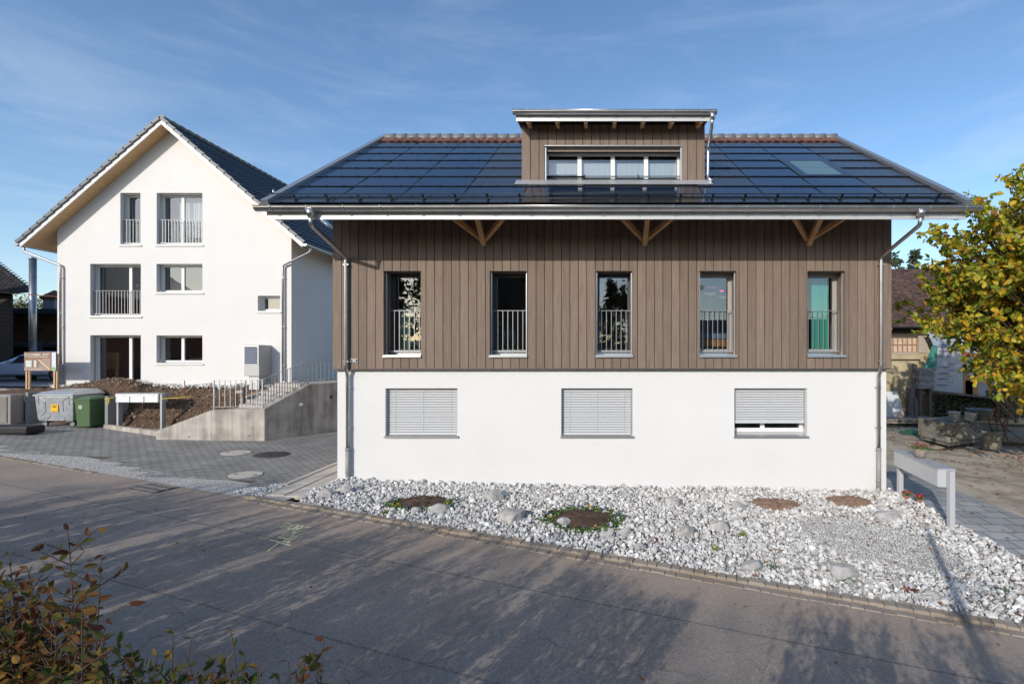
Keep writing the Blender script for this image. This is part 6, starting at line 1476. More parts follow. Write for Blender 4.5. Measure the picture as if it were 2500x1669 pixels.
# torn film lower part
V = []; Fc = []
for j in range(9):
    for i_ in range(25):
        s_ = i_/24*4-1.55; base = ax+(d2*max(0, s_)+d1*max(0, -s_)); out = Vector((-.55,-.75,0)).normalized()*(.05+.05*noise.noise(Vector((i_*.6, j*.5, 2)))+.12*(1-j/8)*abs(noise.noise(Vector((i_*.9,0,0)))))
        V.append(tuple(base+out+Vector((0,0,zg+.02+j*.06*(1+.35*math.sin(i_*.5))))))
Fc = [(j*25+i_, j*25+i_+1, (j+1)*25+i_+1, (j+1)*25+i_) for j in range(8) for i_ in range(24)]
npmesh('plastic_wrap', V, Fc, mat('dusty_wrap', (.33,.30,.25), .35, col2=(.20,.18,.14), nscale=3, stretch=(2,2,8)), t, smooth=True)
# buckets, tub, pipe
bw_ = mat('bucket_white', (.70,.70,.69), .4)
def bucket(c, r, h, tilt, m_, lab, nm='bucket', cat='bucket', group='buckets on the block stack'):
    t = thing(nm, lab, cat, c, group); mb = MB(); mb.lathe([(r*.8,0),(r,h),(r*1.05,h),(r*1.05,h-.03),(r*.97,h-.03),(r*.93,h-.02),(r*.75,.02)], (0,0,0), 20)
    o = mb.build('pail', m_); o.parent = t
    mb = MB(); mb.tube([(r*math.cos(a_), -.02-.0*r, h-.02-abs(math.sin(a_))*r*.9) for a_ in [math.pi*k/10 for k in range(11)]], .004, 5); o = mb.build('handle', galv); o.parent = t; t.rotation_euler = tilt; return t
zt2 = zt_
bucket((13.55,18.3,zt2), .19, .36, (0,0,.2), bw_, 'white bucket standing at the left on the block stack')
bucket((14.0,17.85+.35,zt2), .17, .30, (.25,.3,1.0), mat('bucket_white2', (.66,.66,.64), .4), 'tilted white bucket in front on the block stack')
bucket((14.55,18.75,zt2), .19, .28, (0,0,0), bw_, 'white tub bucket behind, next to the zinc tub')
bucket((13.95,18.75,zt2), .15, .22, (0,.4,0), mat('bucket_blue', (.30,.36,.45), .5), 'blue grey bag like pail between the white buckets')
t = thing('zinc_tub', 'old oval zinc tub on the block stack', 'tub', (15.0,18.9,zt2)); mb = MB(); mb.lathe([(.36,0),(.44,.40),(.46,.40),(.45,.38),(.42,.36),(.34,.03)], (15.0,18.9,zt2), 28); mb.build('tub', mat('old_zinc', (.36,.37,.36), .6, metal=.3, col2=(.26,.28,.24), nscale=5), t); mb = MB(); mb.tube([(14.56,18.9,zt2+.36),(14.50,18.85,zt2+.44),(14.60,18.8,zt2+.42)], .012, 6); mb.build('handle', galv, t)
t = at(2273,1015,17.3); mb = MB(); mb.lathe([(.29,0),(.29,.62),(.22,.62),(.22,.3)], (t.x,t.y,-3.33), 28); tag(mb.build('concrete_pipe', mat('old_concrete', (.27,.25,.20), .9, col2=(.19,.18,.14), nscale=5)), 'upright short concrete pipe right of the block stack', 'pipe')
# rusty frames and pallets
rust = mat('rust', (.24,.075,.045), .8, col2=(.14,.05,.035), nscale=14)
t = thing('rusty_rack', 'tangle of rusty red tube frames leaning beside the concrete pipe', 'metal frame', at(2290,1015,17.6))
def rb(pts_, Y0, Y1, r=.022, nm='tube'):
    mb = MB(); n_ = len(pts_); mb.tube([at(px, py, Y0+(Y1-Y0)*k/(n_-1)) for k, (px, py) in enumerate(pts_)], r, 6); return mb.build(nm, rust, t)
for p_ in (((2262,948),(2286,1020)),((2283,965),(2297,1022)),((2274,935),(2300,975),(2345,1010)),((2285,925),(2292,960),(2312,1012)),((2297,975),(2340,930)),((2300,1010),(2315,950)),((2290,1000),(2325,985)),((2270,962),(2300,958))): rb(p_, 17.0, 17.8)
for k, (px, lab) in enumerate(((2262,'slatted pallet leaning at the right edge, the front one'),(2300,'slatted pallet leaning at the right edge, behind the other'))):
    t = thing('leaning_pallet', lab, 'pallet', at(px+30,945,20.5-k)); mb = MB()
    a = at(px, 895, 20.2+k*.5); b = at(px+62, 962, 19.6+k*.5); d_ = (b-a); s_ = Vector((.9,.15,.42)).normalized()
    for j in range(5): q = s_*(j*.27); mb.bar(a+q, b+q, .035, .19, up=(.1,-1,.2))
    mb.build('slats', mat('pallet_wood', (.34,.24,.17), .9, col2=(.20,.14,.10), nscale=5), t)
    mb = MB()
    for f_ in (.12,.5,.88): q = a.lerp(b, f_)+Vector((0,.06,-.02)); mb.bar(q-s_*.1, q+s_*1.2, .09, .04, up=(.1,-1,.2))
    mb.build('bearers', old_wood, t)
t = at(2330,1003,19); mb = MB(); mb.box(t.x-1.2, t.x+1.4, 18.6, 19.8, -3.3, -3.12); tag(mb.build('concrete_slab', MATS['old_concrete'], bevel=.02), 'mossy concrete slab under the rusty frames', 'slab')
# ================================================================== left background
bo = thing('barn', 'dark wooden barn with black tiled hipped roof at the left edge', 'barn', (-36, 27.5, -1.3))
plank_dk = mat('barn_plank', (.028,.022,.018), .9, col2=(.055,.045,.038), nscale=3, stretch=(.4,.4,6), bump=.02, bscale=8, bstretch=(.3,.3,5))
mb = MB(); mb.prism([(-33.3,27.6),(-44,27.6),(-56,37.6),(-46,37.6)], -1.6, 3.6, 'z'); mb.build('wall', plank_dk, bo)
mb = MB()
for k in range(22): z = -1.4+k*.22; mb.box(-44,-33.28,27.54,27.6,z,z+.20)
mb.build('siding', plank_dk, bo)
V = []; Fc = []; rgo = random.Random(6); A0 = Vector((-31.4,26.9,3.5)); hipd = Vector((-5.6,3.0,2.05)); ud = Vector((0,3.0,2.05)).normalized(); 
for j in range(22):
    t0 = j*.28; xr = A0.x-5.6*t0/Vector((0,3.0,2.05)).length
    for i_ in range(40):
        x = xr-i_*.26-.26; p0 = Vector((x, A0.y, A0.z))+ud*t0; p1 = p0+ud*.34; k = len(V); z_ = .04+rgo.uniform(0,.02)
        V += [(x,p0.y,p0.z+z_),(x+.13,p0.y,p0.z+z_+.05),(x+.25,p0.y,p0.z+z_),(x,p1.y,p1.z),(x+.13,p1.y,p1.z+.04),(x+.25,p1.y,p1.z),(x,p0.y,p0.z-.03),(x+.25,p0.y,p0.z-.03)]; Fc += [(k,k+1,k+4,k+3),(k+1,k+2,k+5,k+4),(k+6,k+7,k+2,k)]
npmesh('roof', V, Fc, mat('barn_tile', (.022,.021,.021), .85, col2=(.04,.038,.035), nscale=2, island=.4), bo)
mb = MB(); i = len(mb.v); mb.v += [tuple(A0),(-60,26.9,3.5),(-60,33,7.6),(-42.6,33,7.6),(-56,37.5,3.5)]; mb.face((i,i+1,i+2,i+3)); mb.face((i,i+3,i+4)); mb.build('roof_deck', backing_dark, bo)
mb = MB(); p = A0.copy(); 
for k in range(20): q = p+hipd*.065; mb.tube([p, q+Vector((0,0,.0))], [.13,.10], 8); p = p+hipd*.06
mb.build('hip_caps', MATS['barn_tile'], bo)
ch = thing('steel_chimney', 'tall round stainless steel flue standing before the barn', 'chimney', (-28.3, 24, -1.3)); mb = MB(); cx_ = at(75,0,24).x
mb.tube([(cx_,24,-1.3),(cx_,24,4.78)], .135, 18); mb.build('flue', mat('flue_steel', (.42,.41,.40), .35, metal=.85, col2=(.30,.29,.28), nscale=2, stretch=(1,1,.5)), ch)
mb = MB()
for z in (.8,2.1,3.0,3.9): mb.tube([(cx_,24,z),(cx_,24,z+.03)], .142, 18)
mb.tube([(cx_,24,4.74),(cx_,24,4.80),(cx_,24,4.86)], [.15,.15,.05], 18); mb.build('joint_ring', MATS['flue_steel'], ch)
lb = thing('low_shed', 'low brown shed with dark flat roof behind the car', 'shed', (-38, 36, -1.3))
mb = MB(); mb.box(-48,-34,36.2,42,-.2,3.0); mb.build('wall', mat('shed_brown', (.30,.17,.09), .9, col2=(.20,.11,.07), nscale=2), lb)
mb = MB(); mb.box(-48,-33.8,36.0,42.1,-1.6,.95); mb.box(-48,-33.8,35.95,36.0,.75,1.0); mb.build('plinth', mat('shed_grey', (.30,.30,.30), .9, col2=(.12,.12,.12), nscale=1.3), lb)
mb = MB(); mb.box(-48,-33,35.0,43,3.0,3.35); mb.build('roof', mat('shed_roof', (.06,.065,.075), .8), lb)
for k in range(4): mb = MB(); x = -44+k*2.9; mb.box(x, x+1.8, 35.92, 35.96, .1, .6); mb.build('window', backing_dark, lb)
ck = MB(); q = at(125,700,37); ck.box(q.x-.45,q.x+.45,36.6,37.4,3.3,4.25); c_ = ck.build('chimney', mat('chimney_plaster', (.30,.30,.32), .9), lb)
mb = MB(); i = len(mb.v); mb.box(q.x-.6,q.x+.6,36.5,37.5,4.25,4.4); mb.v += [(q.x-.6,36.5,4.4),(q.x+.6,36.5,4.4),(q.x+.6,37.5,4.4),(q.x-.6,37.5,4.4),(q.x-.1,37,4.95),(q.x+.1,37,4.95)]; i += 8
for f_ in ((0,1,5,4),(1,2,5),(2,3,4,5),(3,0,4)): mb.face([i+k for k in f_])
mb.build('chimney_cap', mat('chimney_cap', (.14,.05,.035), .8), c_)
mb = MB(); mb.tube([at(-40,668,27.5), at(20,672,25), at(140,681,22)], .012, 5); tag(mb.build('overhead_wire', mat('wire_orange', (.35,.13,.06), .6)), 'thin orange wire strung from the barn to the white house', 'wire')
# yard surface behind: asphalt strip and gravel with the blue of shade painted in
mb = MB(); mb.quad((-48,21.3,-1.24),(-21.05,21.3,-1.24),(-21.05,35.8,-1.24),(-48,35.8,-1.24)); tag(mb.build('yard', mat('yard_asphalt', (.075,.07,.068), .9, bump=.01, bscale=40)), kind='structure')
mb = MB(); mb.quad((-40,19.0,-1.225),(-21.0,19.0,-1.225),(-21.0,21.2,-1.225),(-40,21.2,-1.225)); tag(mb.build('gravel_verge', mat('verge_gravel', (.28,.29,.31), .95, col2=(.14,.15,.17), nscale=30, bump=.03, bscale=30)), kind='structure')
# ---- car
car = thing('parked_car', 'silver blue estate car parked in the yard behind the site sign', 'car', (-28.2, 24.4, -1.24))
paint = mat('car_paint', (.42,.50,.62), .3, metal=.15, coat=.5); cglass = mat('car_glass', (.02,.03,.04), .06, spec=.8)
st = [  # x(front=0..4.5), half width, zbottom, zbelt, zroof, half roof width
 (0.0,.62,.30,.52,.54,.55),(.12,.76,.22,.60,.64,.68),(.6,.86,.20,.70,.78,.76),(1.15,.89,.20,.78,.90,.78),(1.35,.89,.20,.80,.94,.74),(2.0,.90,.20,.84,1.38,.62),(2.5,.90,.20,.86,1.45,.60),(3.4,.90,.20,.88,1.43,.60),(4.1,.88,.20,.90,1.30,.60),(4.45,.84,.24,.90,.98,.70),(4.6,.78,.34,.80,.86,.70)]
V = []; Fc = []; gl = []
for (x, hw, zb_, zl, zr, rw) in st:
    ring_ = [(-hw*.92,zb_),(-hw,zb_+.12),(-hw,(zb_+zl)/2),(-hw*.97,zl),(-rw,zl+(zr-zl)*.86),(-rw*.8,zr),(rw*.8,zr),(rw,zl+(zr-zl)*.86),(hw*.97,zl),(hw,(zb_+zl)/2),(hw,zb_+.12),(hw*.92,zb_)]
    V += [(x, y, z) for y, z in ring_]
n_ = 12
for k in range(len(st)-1):
    for j in range(n_): Fc.append((k*n_+j, k*n_+(j+1) % n_, (k+1)*n_+(j+1) % n_, (k+1)*n_+j))
Fc += []
yaw = R(9); org = Vector((-30.1, 23.9, -1.24))
def carp(p): x, y, z = p; return (org.x+x*math.cos(yaw)-y*math.sin(yaw), org.y+x*math.sin(yaw)+y*math.cos(yaw), org.z+z)
me_v = [carp(p) for p in V]; o = npmesh('body', me_v, Fc, paint, car, smooth=True)
ss = o.modifiers.new('s', 'SUBSURF'); ss.levels = 2; ss.render_levels = 2
mb = MB()
for s_ in (-1, 1):
    for (xa, xb) in ((1.75,2.55),(2.62,3.35),(3.42,3.95)):
        def sp(x, f_):
            for k in range(len(st)-1):
                if st[k][0] <= x <= st[k+1][0]:
                    r_ = (x-st[k][0])/(st[k+1][0]-st[k][0]); g_ = [st[k][q]*(1-r_)+st[k+1][q]*r_ for q in range(6)]; zl, zr, rw, hw = g_[3], g_[4], g_[5], g_[1]
                    return (x, s_*((hw*.97)*(1-f_)+rw*f_+.012), zl+(zr-zl)*.86*f_)
        q_ = [sp(xa,.06), sp(xb,.06), sp(xb,.84), sp(max(xa, 1.95),.84)]; mb.quad(*[carp(p) for p in (q_ if s_ < 0 else q_[::-1])])
mb.build('side_window', cglass, car)
mb = MB(); q_ = [(1.28,-.70,.93),(1.28,.70,.93),(1.97,.55,1.365),(1.97,-.55,1.365)]; mb.quad(*[carp((x,y,z+.02)) for x,y,z in q_]); mb.build('windscreen', cglass, car)
for x in (.82, 3.65):
    for s_ in (-1, 1):
        mb = MB(); mb.tube([carp((x,s_*.70,.30)), carp((x,s_*.905,.30))], .31, 24); w = mb.build('wheel', rubber, car)
        mb = MB(); mb.tube([carp((x,s_*.90,.30)), carp((x,s_*.912,.30))], .20, 20); mb.build('rim', mat('rim_dark', (.30,.30,.31), .4, metal=.4), w)
        mb = MB()
        for k in range(7): an = k*.8976; mb.bar(carp((x+.04*math.cos(an),s_*.918,.30+.04*math.sin(an))), carp((x+.19*math.cos(an),s_*.918,.30+.19*math.sin(an))), .01, .035, up=(0,1,0))
        mb.build('spokes', galv, w)
for s_ in (-1, 1): mb = MB(); c_ = Vector(carp((.18,s_*.66,.58))); mb.obox(c_, (1,.2*s_,0), (0,1,0), (0,0,1), .12, .10, .06); mb.build('headlight', mat('lamp_glass', (.5,.55,.6), .1), car, bevel=.03)
for s_ in (-1, 1): mb = MB(); c_ = Vector(carp((1.75,s_*.98,.92))); mb.obox(c_, (1,0,0), (0,1,0), (0,0,1), .05, .10, .06); mb.build('mirror', paint, car, bevel=.03)
# ---- brick house left of the picture: reflected in the white house windows, added off frame and raised to shade barn and yard
bk = thing('brick_house', 'red brick house mirrored in the terrace window, added off frame to shade the yard', 'house', (-36, 10, -2.3))
brick = mat('red_brick', (.35,.12,.08), .9, col2=(.25,.08,.06), nscale=9)
mb = MB(); i = len(mb.v); pr_ = [(-45,-2.6),(-28.5,-2.6),(-28.5,3.6),(-36.7,8.9),(-45,3.6)]
mb.prism(pr_, 3.0, 16.6, 'y'); mb.build('wall', brick, bk)
mb = MB(); mb.bar((-36.7,9.8,9.05),(-27.6,9.8,3.15), .25, 14.8, up=(0,1,0)) if False else None
for sg_ in (-1, 1):
    c0 = Vector((-36.7+sg_*4.4,9.8,6.2)); dd = Vector((sg_*8.2,0,-5.3)).normalized(); mb.obox(c0, dd, (0,1,0), dd.cross(Vector((0,1,0))), 5.4, 7.3, .12)
mb.build('roof', roof_tile_dark, bk)
for (x, z) in ((-31.5,-1),(-34.5,-1),(-31.5,1.6),(-34.5,1.6)):
    mb = MB(); mb.box(x-.6, x+.6, 16.6, 16.65, z-.7, z+.7); w = mb.build('window', pvc, bk); mb = MB(); mb.box(x-.5, x+.5, 16.65, 16.67, z-.6, z+.6); mb.build('pane', cglass, w)
# ================================================================== trees, hedge
def grow(rg, base, d, length, r, depth, branches, tips, bend_=.25, up=.15, split=(2,3), shrink=.72):
    """recursive limbs; tips collects twig points"""
    n = 5; p = np.array(base, float); d = np.array(d, float); d /= np.linalg.norm(d); pts_ = [p.copy()]; 
    for k in range(n):
        d = d+rg.normal(scale=bend_/n*1.6, size=3)+np.array([0,0,up/n]); d /= np.linalg.norm(d); p = p+d*length/n; pts_.append(p.copy())
        if depth <= 1: tips.append(p.copy())
    branches.append((pts_, [r*(1-.4*k/n) for k in range(n+1)]))
    if depth == 0: return
    for q in range(rg.integers(split[0], split[1]+1)):
        f_ = rg.uniform(.45, 1.0); k = int(f_*n); bp = pts_[k]
        nd = d+rg.normal(scale=.62, size=3); nd /= np.linalg.norm(nd)
        grow(rg, bp, nd, length*shrink*rg.uniform(.75,1.1), r*.55, depth-1, branches, tips, bend_, up, split, shrink)
def tree(name, label, cat, base, height, spread, nleaf, lsize, lm, seed=1, depth=4, trunk_r=.12, trunk_h=.35, droop=.5, group=None, clump=.22, lean=(0,0), w=.62, keep=None, crown_c=None):
    rg = np.random.default_rng(seed); t = thing(name, label, cat, base, group); br = []; tips = []
    b0 = np.array(base, float); top = b0+np.array([lean[0], lean[1], height*trunk_h]); n = 5
    tp = [b0+(top-b0)*k/n+np.array([rg.normal()*.03, rg.normal()*.03, 0]) for k in range(n+1)]; br.append((tp, [trunk_r*(1.15-.4*k/n) for k in range(n+1)]))
    rem = height*(1-trunk_h)
    for q in range(5):
        a = q*1.257+rg.uniform(-.3,.3); grow(rg, tp[-1-(q % 2)], (math.cos(a)*spread, math.sin(a)*spread, 1.0), rem*.5, trunk_r*.55, depth-1, br, tips, up=.2)
    grow(rg, tp[-1], (0,0,1), rem*.55, trunk_r*.7, depth-1, br, tips)
    mb = MB()
    for pts_, rr_ in br: mb.tube(pts_, [max(.004, x) for x in rr_], 6 if rr_[0] > .03 else 4, cap=False)
    mb.build('trunk', bark, t)
    tips = np.array(tips)
    if keep is not None: tips = tips[[bool(keep(q)) for q in tips]]
    if nleaf:
        P = tips[rg.integers(0, len(tips), nleaf)]+rg.normal(scale=clump, size=(nleaf, 3)); V, Fa, uv = leaf_batch(P, rg.uniform(lsize*.7, lsize*1.15, nleaf), rg, w=w, droop=droop); npmesh('crown', V, Fa, lm, t, uvs=uv)
    return t
# cherry tree leaning in from the right: many short leafy sprays
def spray_tree():
    rg = np.random.default_rng(21); base = (15.2, 14.6, -3.35); t = thing('fruit_tree', 'big fruit tree in yellow and green autumn leaf at the right edge', 'tree', base)
    mb = MB(); b0 = np.array(base); tp = [b0+np.array([-.12*k, -.05*k, .5*k]) for k in range(5)]; mb.tube(tp, [.24,.21,.19,.18,.16], 10)
    C0 = np.array([13.0, 13.4, 1.55]); rad = np.array([3.9, 3.0, 3.95]); br = []; leafP = []; leafD = []
    # limbs aim at points spread through an uneven ellipsoid
    goals = []
    while len(goals) < 430:
        v_ = rg.normal(size=3); v_ /= np.linalg.norm(v_); rr_ = rg.uniform(.5, 1.0)**.5; lump = 1+.16*noise.noise(Vector(v_*2.1)+Vector((3,1,5)))
        g_ = C0+v_*rad*rr_*lump
        if g_[2] < -.62 or g_[1] < 9.6 or (g_[2] < .75 and g_[0]/g_[1] < .80-.0*g_[2]): continue
        px = 1367+F*g_[0]/g_[1]; py = 814-F*g_[2]/g_[1]
        goals.append(g_)
    for g_ in goals:
        s_ = tp[int(rg.integers(2, 5))]; mid = s_+(g_-s_)*.45+rg.normal(scale=.3, size=3)+np.array([0,0,.35]); pts_ = []
        for k in range(9): u = k/8; pts_.append((1-u)**2*s_+2*u*(1-u)*mid+u*u*g_)
        mb.tube(pts_, [.055*(1-u*.85) for u in np.linspace(0,1,9)], 5, cap=False)
        d0 = pts_[-1]-pts_[-3]; d0 /= np.linalg.norm(d0)
        for q in range(11):                      # twigs
            st_ = pts_[int(rg.integers(4, 9))]; d = d0*.7+rg.normal(scale=.75, size=3)-np.array([0,0,.15]); d /= np.linalg.norm(d); L_ = rg.uniform(.35, .8)
            tw = [st_+d*L_*u+np.array([0,0,-.18*u*u*L_]) for u in (0,.33,.66,1)]; mb.tube(tw, [.009,.007,.005,.003], 4, cap=False)
            nl_ = rg.integers(11, 17)
            for k in range(nl_): u = rg.uniform(.15, 1.02); leafP.append(st_+d*L_*u+np.array([0,0,-.18*u*u*L_])+rg.normal(scale=.03, size=3)); leafD.append(d*.6)
    mb.build('trunk', bark, t)
    P = np.array(leafP); n = len(P); V, Fa, uv = leaf_batch(P, rg.uniform(.11, .20, n), rg, w=.62, droop=.75, up=np.array(leafD), fold=.1); npmesh('crown', V, Fa, leaf_yellow, t, uvs=uv); return n
print('leaves', spray_tree())
# distant trees
tree('distant_tree', 'yellowing bushy tree behind the brown shed at the left edge', 'tree', (-48.3, 42, -1.4), 7.4, 1.1, 5200, .17, leaf_far, seed=5, trunk_r=.15, clump=.3)
def conifer(label, base, h, r, seed, group=None, n=70):
    rg = np.random.default_rng(seed); t = thing('conifer', label, 'tree', base, group); mb = MB(); b0 = Vector(base); mb.tube([b0, b0+Vector((0,0,h))], [h*.018, .01], 7, cap=False); P = []; D = []
    for k in range(n):
        f_ = rg.uniform(.12, 1)**.9; z = h*f_; L_ = r*(1-f_)*rg.uniform(.7,1.15)+.12; a = rg.uniform(0, 6.283); d = Vector((math.cos(a), math.sin(a), -.12+.35*f_)); e = b0+Vector((0,0,z))+d*L_; mb.tube([b0+Vector((0,0,z)), e], [.02,.006], 4, cap=False)
        m_ = int(30*L_/r)+7
        for q in range(m_): u = rg.uniform(.12, 1); s_ = b0+Vector((0,0,z))+d*L_*u; P.append((s_.x+rg.normal()*.10*L_*.6, s_.y+rg.normal()*.10*L_*.6, s_.z+rg.normal()*.05)); D.append((d.x+rg.normal()*.5, d.y+rg.normal()*.5, -.5))
    mb.build('trunk', bark, t); n_ = len(P); V, Fa, uv = leaf_batch(np.array(P), rg.uniform(.25,.5,n_)*(h/9), rg, w=.38, droop=.5, up=np.array(D)*1.2); npmesh('crown', V, Fa, needle, t, uvs=uv); return t
conifer('slim dark spruce above the old house roof, the taller', (29.6,45,-2), 11.9, 2.0, 3, 'conifers behind the old house')
conifer('dark spruce above the old house roof, at the timber house corner', (27.9,45,-2), 11.3, 2.8, 4, 'conifers behind the old house')
tree('distant_tree', 'reddish bare tree top behind the old house beside the spruce', 'tree', (32.5, 43, -2), 10.8, .9, 1500, .16, dry, seed=9, clump=.3)
# trees behind the viewer: mirrored in the panes and throwing the long shadows on the road
conifer('tall conifer mirrored in the middle tall window', (1.35,-19,-1.5), 8.2, 2.3, 7, 'conifers mirrored in the windows', n=130)
tree('garden_tree', 'leafy tree mirrored at the right side of the middle tall window', 'tree', (4.2,-20,-1.5), 9.6, 1.0, 5200, .26, leaf_green, seed=12, trunk_r=.2, clump=.35)
conifer('broad conifer mirrored in the leftmost tall window', (-18.6,-21,-1.5), 9.8, 3.0, 8, 'conifers mirrored in the windows', n=190)
tree('garden_tree', 'big tree mirrored behind the pale curtain of the leftmost tall window', 'tree', (-14.5,-24,-1.5), 12.0, 1.0, 5200, .3, leaf_green, seed=13, trunk_r=.25, clump=.4)
# a row of slim garden trees just across the road (their shadows streak over the asphalt)
for k, (x, y, h_, sd, nl, lab) in enumerate(((-13.6,-1.0,4.3,31,130,'slim garden tree beyond the left end of the hedge, shading the drain'),(-10.8,-3.2,3.9,32,170,'slim garden tree left of the viewer shading the chalk writing'),(-8.2,-5.0,3.7,33,260,'bushy garden tree left behind the viewer shading mid road'),(-16.8,-2.5,5.0,34,150,'taller garden tree far left shading the road edge'),(-4.9,-4.5,2.0,36,220,'low bushy tree behind the viewer shading the road centre'))):
    tree('shade_tree', lab, 'tree', (x, y, h_terrain(x, y)), h_, .55, nl, .13, leaf_green, seed=sd, trunk_r=.07, clump=.20, group='garden trees shading the road', trunk_h=.25, depth=4)
# young tree whose trunk shadow crosses the stone bed
rg = np.random.default_rng(77); bx, by = 1.35, -.55
t = thing('young_tree', 'slender young tree right of the viewer casting the long trunk shadow', 'tree', (bx, by, h_terrain(bx, by)))
z0 = h_terrain(bx, by); mb = MB(); mb.tube([(bx,by,z0),(bx+.03,by,z0+1.6),(bx-.02,by+.02,z0+3.2),(bx,by,1.15)], [.085,.07,.05,.012], 8)
P = []
for k in range(12): 
    zz = z0+.5+k*.16; a = rg.uniform(0,6.28); L_ = rg.uniform(.4,.9); e = (bx+math.cos(a)*L_*.6, by+math.sin(a)*L_*.6-.2, zz+L_*.6); mb.tube([(bx,by,zz), e], [.02,.005], 5)
    for q in range(14): u = rg.uniform(.4,1.05); P.append((bx+(e[0]-bx)*u+rg.normal()*.05, by+(e[1]-by)*u+rg.normal()*.05, zz+(e[2]-zz)*u+rg.normal()*.05))
mb.build('trunk', bark, t); V, Fa, uv = leaf_batch(np.array(P), rg.uniform(.06,.1,len(P)), rg, w=.6, droop=.3); npmesh('crown', V, Fa, leaf_green, t, uvs=uv)
# ---- hornbeam hedge in front of the viewer
def shoots(t, specs, seed, lm, lsize=.056, side=.6):
    """specs: list of (base, tip) ; leaves alternate along each shoot with side twigs"""
    rg = np.random.default_rng(seed); mb = MB(); P = []; D = []; Sz = []
    for (b, e) in specs:
        b = Vector(b); e = Vector(e); L_ = (e-b).length; mid = (b+e)/2+Vector((rg.normal()*.05, rg.normal()*.04, 0)); n = max(6, int(L_/.05)); us_ = [q/(n-1) for q in range(n)]; pts_ = [b*(1-u)**2+mid*(2*u*(1-u))+e*(u*u) for u in us_]
        mb.tube(pts_, [.006*(1-.75*u) for u in us_], 5, cap=False)
        for k in range(2, n):
            d = (pts_[k]-pts_[k-1]).normalized(); sd = d.cross(Vector((rg.normal()*.4, -1, rg.normal()*.4))).normalized()*(1 if k % 2 else -1)
            if rg.random() < .9: P.append(pts_[k]); D.append(d*.6+sd*1.6+Vector((0,0,-.1))); Sz.append(lsize*rg.uniform(.6,1.15)*(1 if k < n-2 else .6))
            for _tw in range(2):
              if k < n*.88 and rg.random() < side:                  # side twig
                td = (d*.8+sd*float(rg.uniform(.6,1.2))*(1-2*_tw)+Vector((0,rg.normal()*.5,0))).normalized(); tl = float(rg.uniform(.10,.26))*(1-.5*k/n); m_ = int(tl/.035)
                mb.tube([pts_[k], pts_[k]+td*tl], [.003,.0015], 4, cap=False)
                for q in range(1, m_+1): s_ = td.cross(Vector((0,-1,.2))).normalized()*(1 if q % 2 else -1); P.append(pts_[k]+td*tl*q/m_); D.append(td*.7+s_*1.3); Sz.append(lsize*rg.uniform(.6,1.05))
    mb.build('stems', twig, t)
    P = np.array([tuple(p) for p in P]); D = np.array([tuple(d) for d in D])*1.3; V, Fa, uv = leaf_batch(P, np.array(Sz), rg, w=.5, droop=.0, up=D, fold=.22); npmesh('foliage', V, Fa, lm, t, uvs=uv)
def hedge_plant(label, cx, cy, specs_px, Y, seed, lm, extra=0, group='hornbeam shoots of the hedge', w=.35, side=.6, ls=.056):
    rg = np.random.default_rng(seed); zb_ = h_terrain(cx, cy); t = thing('hornbeam_shrub', label, 'shrub', (cx, cy, zb_), group); sp = []
    for (px, py) in specs_px:
        e = at(px, py, Y+rg.uniform(-.12,.12)); b = Vector((cx+(e.x-cx)*.55+rg.normal()*.05, cy+rg.normal()*.06, max(zb_, e.z-1.15))); sp.append((b, e))
    shoots(t, sp, seed, lm, ls, side); return t
r_ = random.Random(3)
hedge_plant('tall rust brown hornbeam shrub filling the bottom left corner', -2.35, 2.1, [(155,1215),(20,1270),(62,1300),(110,1330),(5,1360),(45,1390),(85,1350),(130,1400),(25,1450),(70,1440),(-30,1240),(-20,1330),(100,1470),(-60,1290),(15,1320),(60,1420),(95,1410),(0,1500),(45,1510),(85,1520),(130,1470),(140,1530),(20,1540),(-10,1420),(70,1380)], 2.15, 1, leaf_autumn, side=.75)
hedge_plant('hornbeam shrub with bare reddish tips right of the tall rust brown one', -2.05, 2.0, [(232,1283),(150,1380),(175,1420),(190,1455),(205,1400),(120,1440),(160,1490),(215,1500)], 2.05, 2, leaf_autumn, side=.6)
hedge_plant('green leaved hornbeam shoot rising beside the rust brown shrubs', -1.95, 1.95, [(188,1405),(240,1460),(225,1500),(170,1500),(245,1520)], 1.95, 3, leaf_green, side=.45)
hedge_plant('low hornbeam shrub with mixed yellow leaves at the bottom, left part', -1.68, 1.9, [(398,1452),(360,1500),(330,1510),(300,1480),(340,1530)], 1.9, 4, leaf_green, side=.5)
hedge_plant('hornbeam shrub with golden leaves in the middle of the low group', -1.5, 1.9, [(440,1462),(425,1500),(470,1520),(410,1530),(452,1540)], 1.9, 5, leaf_autumn, side=.5)
hedge_plant('dark green hornbeam shoot standing between golden and copper shoots', -1.4, 1.9, [(530,1450),(560,1500),(515,1520),(590,1530),(545,1540)], 1.9, 6, leaf_green, side=.45)
hedge_plant('copper brown hornbeam shoot arching to the right over the road', -1.25, 1.9, [(742,1465),(700,1500),(660,1515),(690,1530),(640,1545)], 1.9, 7, leaf_autumn, side=.5)
hedge_plant('single yellow leaved shoot tip peeping in at the bottom edge', .18, 1.95, [(1478,1558)], 1.95, 8, leaf_autumn, side=.1)
